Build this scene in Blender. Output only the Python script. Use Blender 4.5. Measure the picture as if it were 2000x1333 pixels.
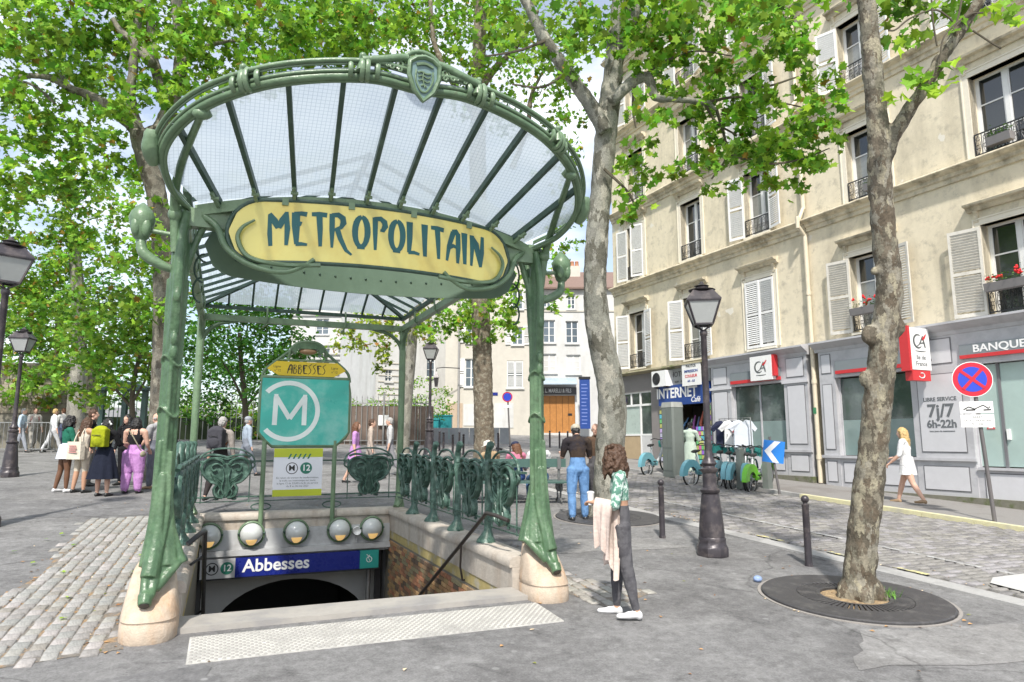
import bpy, math, random
import numpy as np
from mathutils import Vector, Matrix, noise
from math import sin, cos, pi, radians, sqrt, atan2, hypot
for o in list(bpy.data.objects): bpy.data.objects.remove(o)
SC = bpy.context.scene
COL = SC.collection
# ---------------------------------------------------------------- camera, sky, sun, exposure
FPX, HOR, CX, CY = 1333.0, 862.0, 1000.0, 666.5
CAM = Vector((0.0, 0.0, 1.69))
PITCH = math.atan((HOR - CY) / FPX)
YAW = math.atan(528 / hypot(FPX, HOR - CY))
cd = bpy.data.cameras.new('camera'); cam = bpy.data.objects.new('camera', cd); COL.objects.link(cam)
cam.location = CAM; cam.rotation_euler = (radians(90) + PITCH, 0, -YAW)
cd.sensor_width = 36; cd.lens = FPX / 2000 * 36; cd.clip_start = 0.05; cd.clip_end = 900
SC.camera = cam
SUN_EL, SUN_AZ = 50.0, 205.0      # azimuth: compass-like, 0 = +Y, 90 = +X (direction the light comes FROM)
W = bpy.data.worlds.new('World'); SC.world = W; W.use_nodes = True
nt = W.node_tree; nt.nodes.clear()
def N(t, typ, **kw):
    n = t.nodes.new(typ)
    for k, v in kw.items():
        if k.startswith('i_'):
            key = k[2:]; n.inputs[int(key) if key.isdigit() else key.replace('_', ' ')].default_value = v
        else: setattr(n, k, v)
    return n
sky = N(nt, 'ShaderNodeTexSky', sky_type='NISHITA', sun_disc=False)
sky.sun_elevation = radians(SUN_EL); sky.sun_rotation = radians(SUN_AZ); sky.air_density = 1.0; sky.dust_density = 1.5; sky.ozone_density = 1.5
tc = N(nt, 'ShaderNodeTexCoord')
mp = N(nt, 'ShaderNodeMapping'); mp.inputs['Scale'].default_value = (1, 1, 2.2)
cn = N(nt, 'ShaderNodeTexNoise', i_Scale=2.6, i_Detail=9.0, i_Roughness=0.58)
cr = N(nt, 'ShaderNodeValToRGB'); cr.color_ramp.elements[0].position = 0.44; cr.color_ramp.elements[1].position = 0.66
cr.color_ramp.elements[0].color = (0.22, 0.22, 0.22, 1)
cm = N(nt, 'ShaderNodeMix', data_type='RGBA'); cm.inputs[7].default_value = (7.4, 7.6, 7.9, 1)
bg = N(nt, 'ShaderNodeBackground', i_Strength=0.13); wo = N(nt, 'ShaderNodeOutputWorld')
nt.links.new(tc.outputs['Generated'], mp.inputs[0]); nt.links.new(mp.outputs[0], cn.inputs['Vector'])
nt.links.new(cn.outputs['Fac'], cr.inputs[0]); nt.links.new(cr.outputs[0], cm.inputs[0])
nt.links.new(sky.outputs[0], cm.inputs[6]); nt.links.new(cm.outputs[2], bg.inputs[0]); nt.links.new(bg.outputs[0], wo.inputs[0])
sl = bpy.data.lights.new('sun', 'SUN'); sun = bpy.data.objects.new('sun', sl); COL.objects.link(sun)
sl.energy = 3.4; sl.angle = radians(2.5); sl.color = (1.0, 0.95, 0.87)
_az, _el = radians(SUN_AZ), radians(SUN_EL)
sdir = Vector((sin(_az) * cos(_el), cos(_az) * cos(_el), sin(_el)))      # towards the sun
sun.rotation_euler = sdir.to_track_quat('Z', 'Y').to_euler(); sun.location = sdir * 60
SC.view_settings.view_transform = 'Standard'; SC.view_settings.look = 'None'
SC.view_settings.gamma = 1.0; SC.view_settings.exposure = 0.72; SC.view_settings.use_curve_mapping = False
SC.render.engine = 'CYCLES'; SC.render.resolution_x = 1024; SC.render.resolution_y = 682
SC.cycles.max_bounces = 7; SC.cycles.transparent_max_bounces = 12; SC.cycles.transmission_bounces = 6
# ---------------------------------------------------------------- pixel helpers (a pixel is only a direction)
_fw = Vector((sin(YAW) * cos(PITCH), cos(YAW) * cos(PITCH), sin(PITCH)))
_rt = Vector((cos(YAW), -sin(YAW), 0)); _up = _rt.cross(_fw)
def ray(px, py): return _fw + _rt * ((px - CX) / FPX) - _up * ((py - CY) / FPX)
def proj(p):
    v = Vector(p) - CAM; z = v.dot(_fw); return CX + FPX * v.dot(_rt) / z, CY - FPX * v.dot(_up) / z
def G(x, y=None):                                   # the hillside: rises 5 % away from the camera, steeper far off
    y = x if y is None else y
    return 0.05 * (y - 6) + 0.0015 * max(0.0, min(y, 45.0) - 25) ** 2
def gnd(px, py, off=0.0):
    d = ray(px, py); t0, t1 = 1.0, 140.0
    for _ in range(50):
        m = (t0 + t1) / 2; q = CAM + d * m
        if q.z > G(q.y) + off: t0 = m
        else: t1 = m
    return CAM + d * t0
def atdepth(px, py, dep): return CAM + ray(px, py) * dep     # dep = metres along the view axis
def aty(px, py, y): d = ray(px, py); return CAM + d * (y / d.y)
def depth_of(p): return (Vector(p) - CAM).dot(_fw)
# ---------------------------------------------------------------- mesh builder
class MB:
    def __init__(s): s.v = []; s.f = []; s.m = []; s.c = []
    def pts(s, L, mi=0):
        b = len(s.v); s.v += [tuple(p) for p in L]; return b
    def face(s, idx, mi=0): s.f.append(tuple(idx)); s.m.append(mi)
    def poly(s, L, mi=0):
        b = s.pts(L); s.face(range(b, b + len(L)), mi)
    def box(s, x0, y0, z0, x1, y1, z1, mi=0):
        if x0 > x1: x0, x1 = x1, x0
        if y0 > y1: y0, y1 = y1, y0
        if z0 > z1: z0, z1 = z1, z0
        b = s.pts([(x0,y0,z0),(x1,y0,z0),(x1,y1,z0),(x0,y1,z0),(x0,y0,z1),(x1,y0,z1),(x1,y1,z1),(x0,y1,z1)])
        for q in ((0,3,2,1),(4,5,6,7),(0,1,5,4),(1,2,6,5),(2,3,7,6),(3,0,4,7)): s.face([b + i for i in q], mi)
    def bar(s, p, q, w, h, up=(0, 0, 1), mi=0):
        p, q = Vector(p), Vector(q); d = (q - p)
        if d.length < 1e-6: return
        d.normalize(); u = Vector(up); r = d.cross(u)
        if r.length < 1e-4: r = d.cross(Vector((1, 0, 0)))
        r.normalize(); u = r.cross(d)
        a = r * (w / 2); c = u * (h / 2)
        b = s.pts([p-a-c, p+a-c, p+a+c, p-a+c, q-a-c, q+a-c, q+a+c, q-a+c])
        for k in ((0,1,2,3),(7,6,5,4),(0,4,5,1),(1,5,6,2),(2,6,7,3),(3,7,4,0)): s.face([b + i for i in k], mi)
    def prism(s, poly, f0, f1, mi=0):
        # poly: 2-D points; f0, f1: map (a,b)->3-D point for the two ends
        n = len(poly); b = s.pts([f0(*p) for p in poly] + [f1(*p) for p in poly])
        s.face([b + i for i in range(n)][::-1], mi); s.face([b + n + i for i in range(n)], mi)
        for i in range(n): j = (i + 1) % n; s.face((b + i, b + j, b + n + j, b + n + i), mi)
    def tube(s, path, r, n=8, caps=True, mi=0, flat=1.0, up=None, closed=False):
        P = [Vector(p) for p in path]; k = len(P)
        R = r if isinstance(r, (list, tuple)) else [r] * k
        T = []
        for i in range(k):
            if closed: t = P[(i + 1) % k] - P[i - 1]
            else: t = P[min(i + 1, k - 1)] - P[max(i - 1, 0)]
            T.append(t.normalized() if t.length > 1e-9 else Vector((0, 0, 1)))
        u = Vector(up) if up else (Vector((0, 0, 1)) if abs(T[0].z) < 0.9 else Vector((1, 0, 0)))
        b = len(s.v)
        for i in range(k):
            if up: u = Vector(up)
            u = u - T[i] * u.dot(T[i])
            if u.length < 1e-5: u = T[i].orthogonal()
            u.normalize(); w = T[i].cross(u)
            for j in range(n):
                a = 2 * pi * j / n
                s.v.append(tuple(P[i] + (u * (cos(a) * flat) + w * sin(a)) * R[i]))
        for i in range(k if closed else k - 1):
            i2 = (i + 1) % k
            for j in range(n):
                j2 = (j + 1) % n
                s.face((b + i*n + j, b + i*n + j2, b + i2*n + j2, b + i2*n + j), mi)
        if caps and not closed:
            s.face([b + j for j in range(n)][::-1], mi); s.face([b + (k-1)*n + j for j in range(n)], mi)
    def lathe(s, prof, n=16, c=(0, 0, 0), mi=0, sx=1, sy=1):
        b = len(s.v); k = len(prof)
        for r, z in prof:
            for j in range(n):
                a = 2 * pi * j / n + pi / n; s.v.append((c[0] + r * cos(a) * sx, c[1] + r * sin(a) * sy, c[2] + z))
        for i in range(k - 1):
            for j in range(n):
                j2 = (j + 1) % n; s.face((b + i*n + j, b + i*n + j2, b + (i+1)*n + j2, b + (i+1)*n + j), mi)
        s.face([b + j for j in range(n)][::-1], mi); s.face([b + (k-1)*n + j for j in range(n)], mi)
    def sphere(s, c, r, nu=10, nv=7, mi=0):
        rx, ry, rz = r if isinstance(r, (tuple, list)) else (r, r, r)
        b = len(s.v); s.v.append((c[0], c[1], c[2] - rz))
        for i in range(1, nv):
            t = -pi / 2 + pi * i / nv
            for j in range(nu):
                a = 2 * pi * j / nu; s.v.append((c[0] + rx*cos(t)*cos(a), c[1] + ry*cos(t)*sin(a), c[2] + rz*sin(t)))
        s.v.append((c[0], c[1], c[2] + rz)); e = len(s.v) - 1
        for j in range(nu):
            j2 = (j + 1) % nu
            s.face((b, b+1+j2, b+1+j), mi); s.face((e, b+1+(nv-2)*nu+j, b+1+(nv-2)*nu+j2), mi)
            for i in range(nv - 2): s.face((b+1+i*nu+j, b+1+i*nu+j2, b+1+(i+1)*nu+j2, b+1+(i+1)*nu+j), mi)
    def grid(s, fn, nu, nv, mi=0):                  # fn(u,v) with u,v in 0..1
        b = len(s.v)
        for i in range(nu + 1):
            for j in range(nv + 1): s.v.append(tuple(fn(i / nu, j / nv)))
        for i in range(nu):
            for j in range(nv):
                a = b + i*(nv+1) + j; s.face((a, a + nv + 1, a + nv + 2, a + 1), mi)
    def add(s, o, M=None, mi=None):
        b = len(s.v)
        s.v += [tuple(M @ Vector(p)) for p in o.v] if M else o.v
        s.f += [tuple(i + b for i in f) for f in o.f]; s.m += o.m if mi is None else [mi] * len(o.f)
    def mesh(s, name, mats, smooth=None):
        me = bpy.data.meshes.new(name); me.from_pydata(s.v, [], s.f)
        for m in (mats if isinstance(mats, (list, tuple)) else [mats]): me.materials.append(m)
        if any(s.m): me.polygons.foreach_set('material_index', s.m)
        if smooth is not None:
            me.polygons.foreach_set('use_smooth', [True] * len(me.polygons))
            if smooth < 170: me.set_sharp_from_angle(angle=radians(smooth))
        me.update(); return me
    def build(s, name, mats, parent=None, smooth=None, loc=None, rot=None):
        return obj(name, s.mesh(name, mats, smooth), parent, loc, rot)
def obj(name, me, parent=None, loc=None, rot=None):
    o = bpy.data.objects.new(name, me); COL.objects.link(o)
    if parent: o.parent = parent
    if loc is not None: o.location = loc
    if rot is not None: o.rotation_euler = rot
    return o
def tag(o, label=None, cat=None, group=None, kind=None):
    if label: o['label'] = label
    if cat: o['category'] = cat
    if group: o['group'] = group
    if kind: o['kind'] = kind
    return o
def thing(name, label, cat, loc=(0, 0, 0), rz=0.0, group=None):
    o = bpy.data.objects.new(name, None); COL.objects.link(o); o.empty_display_size = 0.2
    o.location = loc; o.rotation_euler = (0, 0, rz)
    return tag(o, label, cat, group)
def dup(root, loc, rz=None, label=None, scale=None):
    def cp(o, par):
        c = o.copy(); COL.objects.link(c); c.parent = par
        for ch in o.children: cp(ch, c)
        return c
    r = cp(root, None); r.location = loc
    if rz is not None: r.rotation_euler = (0, 0, rz)
    if label: r['label'] = label
    if scale: r.scale = (scale,) * 3
    return r
_S2 = bpy.data.scenes.new('workbench')              # small helper scene so that applying a modifier does not re-evaluate everything
def evalmesh(o, name):                              # modifiers applied -> new mesh; the helper object is removed
    vl = _S2.view_layers[0]; vl.update(); dg = vl.depsgraph; dg.update()
    me = bpy.data.meshes.new_from_object(o.evaluated_get(dg)); me.name = name
    old = o.data; bpy.data.objects.remove(o)
    if old.users == 0: (bpy.data.meshes if isinstance(old, bpy.types.Mesh) else bpy.data.curves).remove(old)
    return me
def remesh(mb, name, voxel, mats, smooth_it=4):
    me = bpy.data.meshes.new('tmp'); me.from_pydata(mb.v, [], mb.f)
    o = bpy.data.objects.new('tmp', me); _S2.collection.objects.link(o)
    m = o.modifiers.new('r', 'REMESH'); m.mode = 'VOXEL'; m.voxel_size = voxel
    if smooth_it:
        k = o.modifiers.new('s', 'SMOOTH'); k.iterations = smooth_it; k.factor = 0.5
    me = evalmesh(o, name); me.materials.clear()
    for x in (mats if isinstance(mats, (list, tuple)) else [mats]): me.materials.append(x)
    me.polygons.foreach_set('use_smooth', [True] * len(me.polygons)); return me
def textmesh(txt, size, mat, extrude=0.002, align='CENTER', shear=0, bold=0.0, space=1.0, xs=1.0):
    c = bpy.data.curves.new('txt', 'FONT'); c.body = txt; c.size = size; c.extrude = extrude; c.align_x = align; c.align_y = 'CENTER'
    c.shear = shear; c.offset = bold; c.space_character = space; c.resolution_u = 3
    o = bpy.data.objects.new('txt', c); _S2.collection.objects.link(o)
    me = evalmesh(o, 'lettering'); me.materials.clear(); me.materials.append(mat)
    if xs != 1: me.transform(Matrix.Diagonal((xs, 1, 1, 1)))
    return me
# ---------------------------------------------------------------- materials
MATS = {}
def mat(name, col, rough=0.6, metal=0.0, var=0.12, vs=6.0, bump=0.0, bs=40.0, spec=0.5, col2=None, c2s=2.0, c2p=(0.5, 0.62), streak=False, attr=None, trans=0.0, coat=0.0, emit=None, es=0.0):
    """principled with two noise layers: fine value variation, and patches of a second colour (stains, wear)"""
    if name in MATS: return MATS[name]
    m = bpy.data.materials.new(name); m.use_nodes = True; t = m.node_tree; t.nodes.clear()
    L = t.links.new
    out = N(t, 'ShaderNodeOutputMaterial'); b = N(t, 'ShaderNodeBsdfPrincipled')
    b.inputs['Roughness'].default_value = rough; b.inputs['Metallic'].default_value = metal
    b.inputs['Specular IOR Level'].default_value = spec; b.inputs['Coat Weight'].default_value = coat
    co = N(t, 'ShaderNodeTexCoord'); src = co.outputs['Object']
    cur = None
    rgb = N(t, 'ShaderNodeRGB'); rgb.outputs[0].default_value = (*col, 1); cur = rgb.outputs[0]
    if attr:
        a = N(t, 'ShaderNodeAttribute', attribute_name=attr)
        mx = N(t, 'ShaderNodeMix', data_type='RGBA', blend_type='MULTIPLY'); mx.inputs[0].default_value = 1
        L(cur, mx.inputs[6]); L(a.outputs['Color'], mx.inputs[7]); cur = mx.outputs[2]
    if col2:
        vec = src
        if streak:
            mpp = N(t, 'ShaderNodeMapping'); mpp.inputs['Scale'].default_value = (1, 1, 0.25); L(src, mpp.inputs[0]); vec = mpp.outputs[0]
        n2 = N(t, 'ShaderNodeTexNoise', i_Scale=c2s, i_Detail=8.0, i_Roughness=0.65); L(vec, n2.inputs['Vector'])
        r2 = N(t, 'ShaderNodeMapRange'); r2.inputs[1].default_value = c2p[0]; r2.inputs[2].default_value = c2p[1]; L(n2.outputs['Fac'], r2.inputs[0])
        mx = N(t, 'ShaderNodeMix', data_type='RGBA'); L(r2.outputs[0], mx.inputs[0]); L(cur, mx.inputs[6]); mx.inputs[7].default_value = (*col2, 1); cur = mx.outputs[2]
    if var:
        n1 = N(t, 'ShaderNodeTexNoise', i_Scale=vs, i_Detail=7.0, i_Roughness=0.7); L(src, n1.inputs['Vector'])
        r1 = N(t, 'ShaderNodeMapRange'); r1.inputs[1].default_value = 0.25; r1.inputs[2].default_value = 0.75
        r1.inputs[3].default_value = 1 - var; r1.inputs[4].default_value = 1 + var; L(n1.outputs['Fac'], r1.inputs[0])
        mx = N(t, 'ShaderNodeMix', data_type='RGBA', blend_type='MULTIPLY'); mx.inputs[0].default_value = 1
        L(cur, mx.inputs[6]); L(r1.outputs[0], mx.inputs[7]); cur = mx.outputs[2]
        rr = N(t, 'ShaderNodeMapRange'); rr.inputs[3].default_value = max(0, rough - 0.12); rr.inputs[4].default_value = min(1, rough + 0.12)
        L(n1.outputs['Fac'], rr.inputs[0]); L(rr.outputs[0], b.inputs['Roughness'])
    L(cur, b.inputs['Base Color'])
    if bump:
        nb = N(t, 'ShaderNodeTexNoise', i_Scale=bs, i_Detail=4.0); L(src, nb.inputs['Vector'])
        bp = N(t, 'ShaderNodeBump', i_Strength=bump, i_Distance=0.02); L(nb.outputs['Fac'], bp.inputs['Height']); L(bp.outputs[0], b.inputs['Normal'])
    if emit:
        b.inputs['Emission Color'].default_value = (*emit, 1); b.inputs['Emission Strength'].default_value = es
    if trans:
        tr = N(t, 'ShaderNodeBsdfTranslucent'); L(cur, tr.inputs[0]); ms = N(t, 'ShaderNodeMixShader'); ms.inputs[0].default_value = trans
        L(b.outputs[0], ms.inputs[1]); L(tr.outputs[0], ms.inputs[2]); L(ms.outputs[0], out.inputs[0])
    else: L(b.outputs[0], out.inputs[0])
    MATS[name] = m; return m
def setattr_color(me, per_face, name='tint'):
    at = me.attributes.new(name, 'FLOAT_COLOR', 'FACE')
    flat = []
    for c in per_face: flat += [c[0], c[1], c[2], 1.0]
    at.data.foreach_set('color', flat)
RNG = random.Random(7)
# shared materials
def ridge_highlight_grime(m, col, lo=.52, hi=.60, amt=.7):          # casting ridges painted lighter, like highlights, to sharpen relief; random grime spots on top
    t = m.node_tree; L = t.links.new; b = [n for n in t.nodes if n.type == 'BSDF_PRINCIPLED'][0]; src = [l.from_socket for l in t.links if l.to_node == b and l.to_socket.name == 'Base Color'][0]
    g = N(t, 'ShaderNodeNewGeometry'); r = N(t, 'ShaderNodeMapRange'); r.inputs[1].default_value = lo; r.inputs[2].default_value = hi; r.inputs[4].default_value = amt; L(g.outputs['Pointiness'], r.inputs[0])
    mx = N(t, 'ShaderNodeMix', data_type='RGBA'); L(r.outputs[0], mx.inputs[0]); L(src, mx.inputs[6]); mx.inputs[7].default_value = (*col, 1)
    co = N(t, 'ShaderNodeTexCoord'); nz = N(t, 'ShaderNodeTexNoise', i_Scale=9.0, i_Detail=9.0, i_Roughness=.78); L(co.outputs['Object'], nz.inputs['Vector']); rz = N(t, 'ShaderNodeMapRange'); rz.inputs[1].default_value = .60; rz.inputs[2].default_value = .68; rz.inputs[4].default_value = .75; L(nz.outputs['Fac'], rz.inputs[0])
    m2 = N(t, 'ShaderNodeMix', data_type='RGBA'); L(rz.outputs[0], m2.inputs[0]); L(mx.outputs[2], m2.inputs[6]); m2.inputs[7].default_value = (.075,.065,.04, 1); L(m2.outputs[2], b.inputs['Base Color']); return m
M_GREEN = mat('verdigris_iron', (0.064, 0.125, 0.062), 0.36, 0.0, 0.35, 11, 0.3, 26, col2=(0.135, 0.215, 0.12), c2s=4, c2p=(0.46, 0.72), streak=True)
ridge_highlight_grime(M_GREEN, (.23,.32,.20), .52, .62, .6)
M_GREEND = mat('dark_green_iron', (0.035, 0.072, 0.052), 0.45, 0.0, 0.2, 9, 0.1, 40, col2=(0.085, 0.145, 0.11), c2s=7, c2p=(0.5, 0.75))
M_RAIL = mat('railing_green_iron', (0.040, 0.088, 0.066), 0.40, 0.0, 0.3, 14, 0.15, 40, col2=(0.15, 0.25, 0.205), c2s=12, c2p=(0.48, 0.72))
M_BLACK = mat('black_iron', (0.02, 0.02, 0.022), 0.45, 0, 0.2, 10)
M_LAMPIRON = mat('lamp_iron', (0.048, 0.042, 0.048), 0.38, 0.25, 0.25, 12, 0.1, 60, col2=(0.10, 0.085, 0.085), c2s=5)
M_STONE = mat('pale_stone', (0.47, 0.385, 0.30), 0.75, 0, 0.2, 14, 0.35, 60, col2=(0.42, 0.255, 0.14), c2s=3.5, c2p=(0.48, 0.74), streak=True)
M_COPING = mat('coping_stone', (0.46, 0.415, 0.36), 0.75, 0, 0.2, 12, 0.3, 60, col2=(0.33, 0.26, 0.20), c2s=2.6, c2p=(0.47, 0.72), streak=True)
M_WHITE = mat('white_paint', (0.78, 0.78, 0.77), 0.45, 0, 0.06, 8)
M_DARKGLASS = mat('window_glass', (0.018, 0.022, 0.022), 0.04, 0, 0.1, 3, spec=0.9, coat=0.4)
# ---------------------------------------------------------------- ground
MC = Vector((1.22, 7.05, 0.0)); MA = radians(1.3)            # metro entrance: front centre and heading
def mw(lx, ly, z=0.0): return Vector((MC.x + lx*cos(MA) - ly*sin(MA), MC.y + lx*sin(MA) + ly*cos(MA), z))
def ml(p): d = Vector(p) - MC; return Vector((d.x*cos(MA) + d.y*sin(MA), -d.x*sin(MA) + d.y*cos(MA), d.z))
ASPH = mat('asphalt', (0.225, 0.222, 0.22), 0.9, 0, 0.34, 55, 0.7, 220, spec=0.2, col2=(0.125, 0.122, 0.122), c2s=0.7, c2p=(0.46, 0.74))
def asphalt_detail(m):
    t = m.node_tree; L = t.links.new
    b = [n for n in t.nodes if n.type == 'BSDF_PRINCIPLED'][0]; src = [l.from_socket for l in t.links if l.to_node == b and l.to_socket.name == 'Base Color'][0]
    co = N(t, 'ShaderNodeTexCoord')
    # pale spots of gum and drips
    v = N(t, 'ShaderNodeTexVoronoi', i_Scale=2.3); L(co.outputs['Object'], v.inputs['Vector'])
    r = N(t, 'ShaderNodeMapRange'); r.inputs[1].default_value = 0.085; r.inputs[2].default_value = 0.05; L(v.outputs['Distance'], r.inputs[0])
    k = N(t, 'ShaderNodeMath', operation='MULTIPLY'); k.inputs[1].default_value = 0.30; L(r.outputs[0], k.inputs[0])
    mx = N(t, 'ShaderNodeMix', data_type='RGBA'); L(k.outputs[0], mx.inputs[0]); L(src, mx.inputs[6]); mx.inputs[7].default_value = (0.5, 0.5, 0.49, 1)
    # cracks and repair seams
    n = N(t, 'ShaderNodeTexNoise', i_Scale=1.2, i_Detail=5.0); L(co.outputs['Object'], n.inputs['Vector'])
    mv = N(t, 'ShaderNodeMix', data_type='VECTOR'); mv.inputs[0].default_value = 0.45; L(co.outputs['Object'], mv.inputs[4]); L(n.outputs['Color'], mv.inputs[5])
    v2 = N(t, 'ShaderNodeTexVoronoi', i_Scale=0.33, feature='DISTANCE_TO_EDGE'); L(mv.outputs[1], v2.inputs['Vector'])
    r2 = N(t, 'ShaderNodeMapRange'); r2.inputs[1].default_value = 0.0; r2.inputs[2].default_value = 0.005; r2.inputs[3].default_value = 0.62; r2.inputs[4].default_value = 1.0; L(v2.outputs['Distance'], r2.inputs[0])
    m2 = N(t, 'ShaderNodeMix', data_type='RGBA', blend_type='MULTIPLY'); m2.inputs[0].default_value = 1; L(mx.outputs[2], m2.inputs[6]); L(r2.outputs[0], m2.inputs[7])
    # broad pale scuffs
    n3 = N(t, 'ShaderNodeTexNoise', i_Scale=1.7, i_Detail=10.0, i_Roughness=0.75); L(co.outputs['Object'], n3.inputs['Vector'])
    r3 = N(t, 'ShaderNodeMapRange'); r3.inputs[1].default_value = 0.50; r3.inputs[2].default_value = 0.74; r3.inputs[3].default_value = 0; r3.inputs[4].default_value = 0.75; L(n3.outputs['Fac'], r3.inputs[0])
    m3 = N(t, 'ShaderNodeMix', data_type='RGBA'); L(r3.outputs[0], m3.inputs[0]); L(m2.outputs[2], m3.inputs[6]); m3.inputs[7].default_value = (0.36, 0.355, 0.35, 1)
    n5 = N(t, 'ShaderNodeTexNoise', i_Scale=11.0, i_Detail=9.0, i_Roughness=0.8); L(co.outputs['Object'], n5.inputs['Vector']); r5 = N(t, 'ShaderNodeMapRange'); r5.inputs[1].default_value = .32; r5.inputs[2].default_value = .68; r5.inputs[3].default_value = .72; r5.inputs[4].default_value = 1.28; L(n5.outputs['Fac'], r5.inputs[0])
    n6 = N(t, 'ShaderNodeTexNoise', i_Scale=2.1, i_Detail=6.0, i_Roughness=0.6, i_Distortion=1.2); L(co.outputs['Object'], n6.inputs['Vector']); r6 = N(t, 'ShaderNodeMapRange'); r6.inputs[1].default_value = .56; r6.inputs[2].default_value = .70; r6.inputs[3].default_value = 1.0; r6.inputs[4].default_value = .66; L(n6.outputs['Fac'], r6.inputs[0])
    k5 = N(t, 'ShaderNodeMath', operation='MULTIPLY'); L(r5.outputs[0], k5.inputs[0]); L(r6.outputs[0], k5.inputs[1]); m5 = N(t, 'ShaderNodeMix', data_type='RGBA', blend_type='MULTIPLY'); m5.inputs[0].default_value = 1; L(m3.outputs[2], m5.inputs[6]); L(k5.outputs[0], m5.inputs[7]); L(m5.outputs[2], b.inputs['Base Color'])
asphalt_detail(ASPH)
mb = MB()
def gstrip(lx0, lx1, ly0, ly1, ny):
    for i in range(ny):
        a, b = ly0 + (ly1-ly0)*i/ny, ly0 + (ly1-ly0)*(i+1)/ny
        q = [mw(lx0, a), mw(lx1, a), mw(lx1, b), mw(lx0, b)]
        mb.poly([(p.x, p.y, G(p.y)) for p in q])
for (x0, x1) in ((-150, -2.0), (-2.0, 2.0), (2.0, 150)):
    gstrip(x0, x1, -40, 0.15, 4)
    if x0 != -2.0: gstrip(x0, x1, 0.15, 6.75, 2)
    gstrip(x0, x1, 6.75, 18, 3); gstrip(x0, x1, 18, 50, 32); gstrip(x0, x1, 50, 180, 13)
ground = tag(mb.build('ground', ASPH, smooth=180), 'grey asphalt of the sloping square', None, None, 'structure')
# --- road of stone setts on the right, with its kerbs
KA, KB = Vector((7.72, 5.01, 0)), Vector((7.24, 12.07, 0)); KD = (KB - KA).normalized()      # near kerb line
PE_A, PE_B = Vector((12.80, 8.13, 0)), Vector((12.50, 12.3, 0))
def kx(y): return KA.x + (y - KA.y) * (KB.x - KA.x) / (KB.y - KA.y)
def pxx(y): return 12.80 - (y - 8.13) * 0.0699                 # far kerb runs with the facades (4 degrees)
JOINT = mat('sett_joint_sand', (0.15, 0.14, 0.125), 0.95, 0, 0.3, 40, 0.6, 150)
SETT = mat('granite_sett', (0.215, 0.21, 0.208), 0.82, 0, 0.22, 25, 0.4, 90, attr='tint', spec=0.35)
mb = MB()
ys = [-12 + i * 3.0 for i in range(13)] + [27 + i * 1.5 for i in range(14)]
for a, b in zip(ys, ys[1:]):
    mb.poly([(kx(a)+.1, a, G(a)+.006), (pxx(a)+.1, a, G(a)+.006), (pxx(b)+.1, b, G(b)+.006), (kx(b)+.1, b, G(b)+.006)])
road = tag(mb.build('road', JOINT), 'road bed of grey stone setts along the bank', None, None, 'structure')
def sett_mb(w, l, h, mb, x, y, z, rz, tl=(0, 0), bev=0.012):
    c, s_ = cos(rz), sin(rz)
    def T(px, py, pz): return (x + px*c - py*s_, y + px*s_ + py*c, z + pz + px*tl[0] + py*tl[1])
    a, b = w/2, l/2; a2, b2 = a - bev, b - bev
    i = mb.pts([T(-a,-b,0),T(a,-b,0),T(a,b,0),T(-a,b,0),T(-a,-b,h-bev),T(a,-b,h-bev),T(a,b,h-bev),T(-a,b,h-bev),T(-a2,-b2,h),T(a2,-b2,h),T(a2,b2,h),T(-a2,b2,h)])
    for q in ((8,9,10,11),(4,5,9,8),(5,6,10,9),(6,7,11,10),(7,4,8,11),(0,1,5,4),(1,2,6,5),(2,3,7,6),(3,0,4,7)): mb.face([i + k for k in q])
    return 9
variants = []
for k in range(6):
    m1 = MB(); sett_mb(0.176 + .006*k % .01, 0.118, 0.03 + 0.002*k, m1, 0, 0, 0, 0, (RNG.uniform(-.03,.03), RNG.uniform(-.04,.04)), 0.016)
    me = m1.mesh('sett', SETT, 60); g = 0.82 + 0.09*k; setattr_color(me, [(g*1.02, g, g*RNG.uniform(.94,1.03))]*len(me.polygons)); variants.append(me)
cand = []
y = 2.0
row = 0
while y < 36:
    x = kx(y) + 0.42 + (row % 2) * 0.095
    while x < pxx(y) - 0.12:
        cand.append((x + RNG.uniform(-.008,.008), y + RNG.uniform(-.006,.006))); x += 0.19
    y += 0.132 * (1 if y < 20 else 1.0); row += 1
def inview(x, y, m=20):
    v = Vector((x, y, G(y))) - CAM
    if v.dot(_fw) < 0.5: return False
    u, w = proj((x, y, G(y))); return -m < u < 2000 + m and w < 1333 + m
vis = [p for p in cand if inview(*p)]
vis.sort(key=lambda p: depth_of((p[0], p[1], G(p[1]))))
rest = MB(); tints = []
for i, (x, y) in enumerate(vis):
    if i < 290:
        o = obj('sett', variants[RNG.randrange(6)], road, (x, y, G(y) + .004), (radians(2.86), 0, radians(4) + RNG.uniform(-.05,.05) + (pi if RNG.random() < .5 else 0)))
    else:
        n = sett_mb(0.178, 0.118, 0.03 + RNG.uniform(-.006,.006), rest, x, y, G(y) + .004, radians(4) + RNG.uniform(-.05,.05), (RNG.uniform(-.04,.04), .05 + RNG.uniform(-.05,.05)), 0.016)
        g = RNG.uniform(.72, 1.3); tints += [(g*1.02, g, g*RNG.uniform(.92,1.03))] * n
me = rest.mesh('setts_beyond', SETT, 60); setattr_color(me, tints)
tag(obj('setts_beyond', me, road), kind='stuff')
GRAN = mat('granite_kerb', (0.36, 0.355, 0.345), 0.8, 0, 0.12, 20, 0.3, 80, col2=(0.27, 0.265, 0.26), c2s=1.5)
YEL = mat('kerb_yellow_paint', (0.62, 0.58, 0.36), 0.7, 0, 0.12, 12, 0.2, 60, col2=(0.42, 0.40, 0.33), c2s=3, c2p=(0.5, 0.7))
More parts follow.
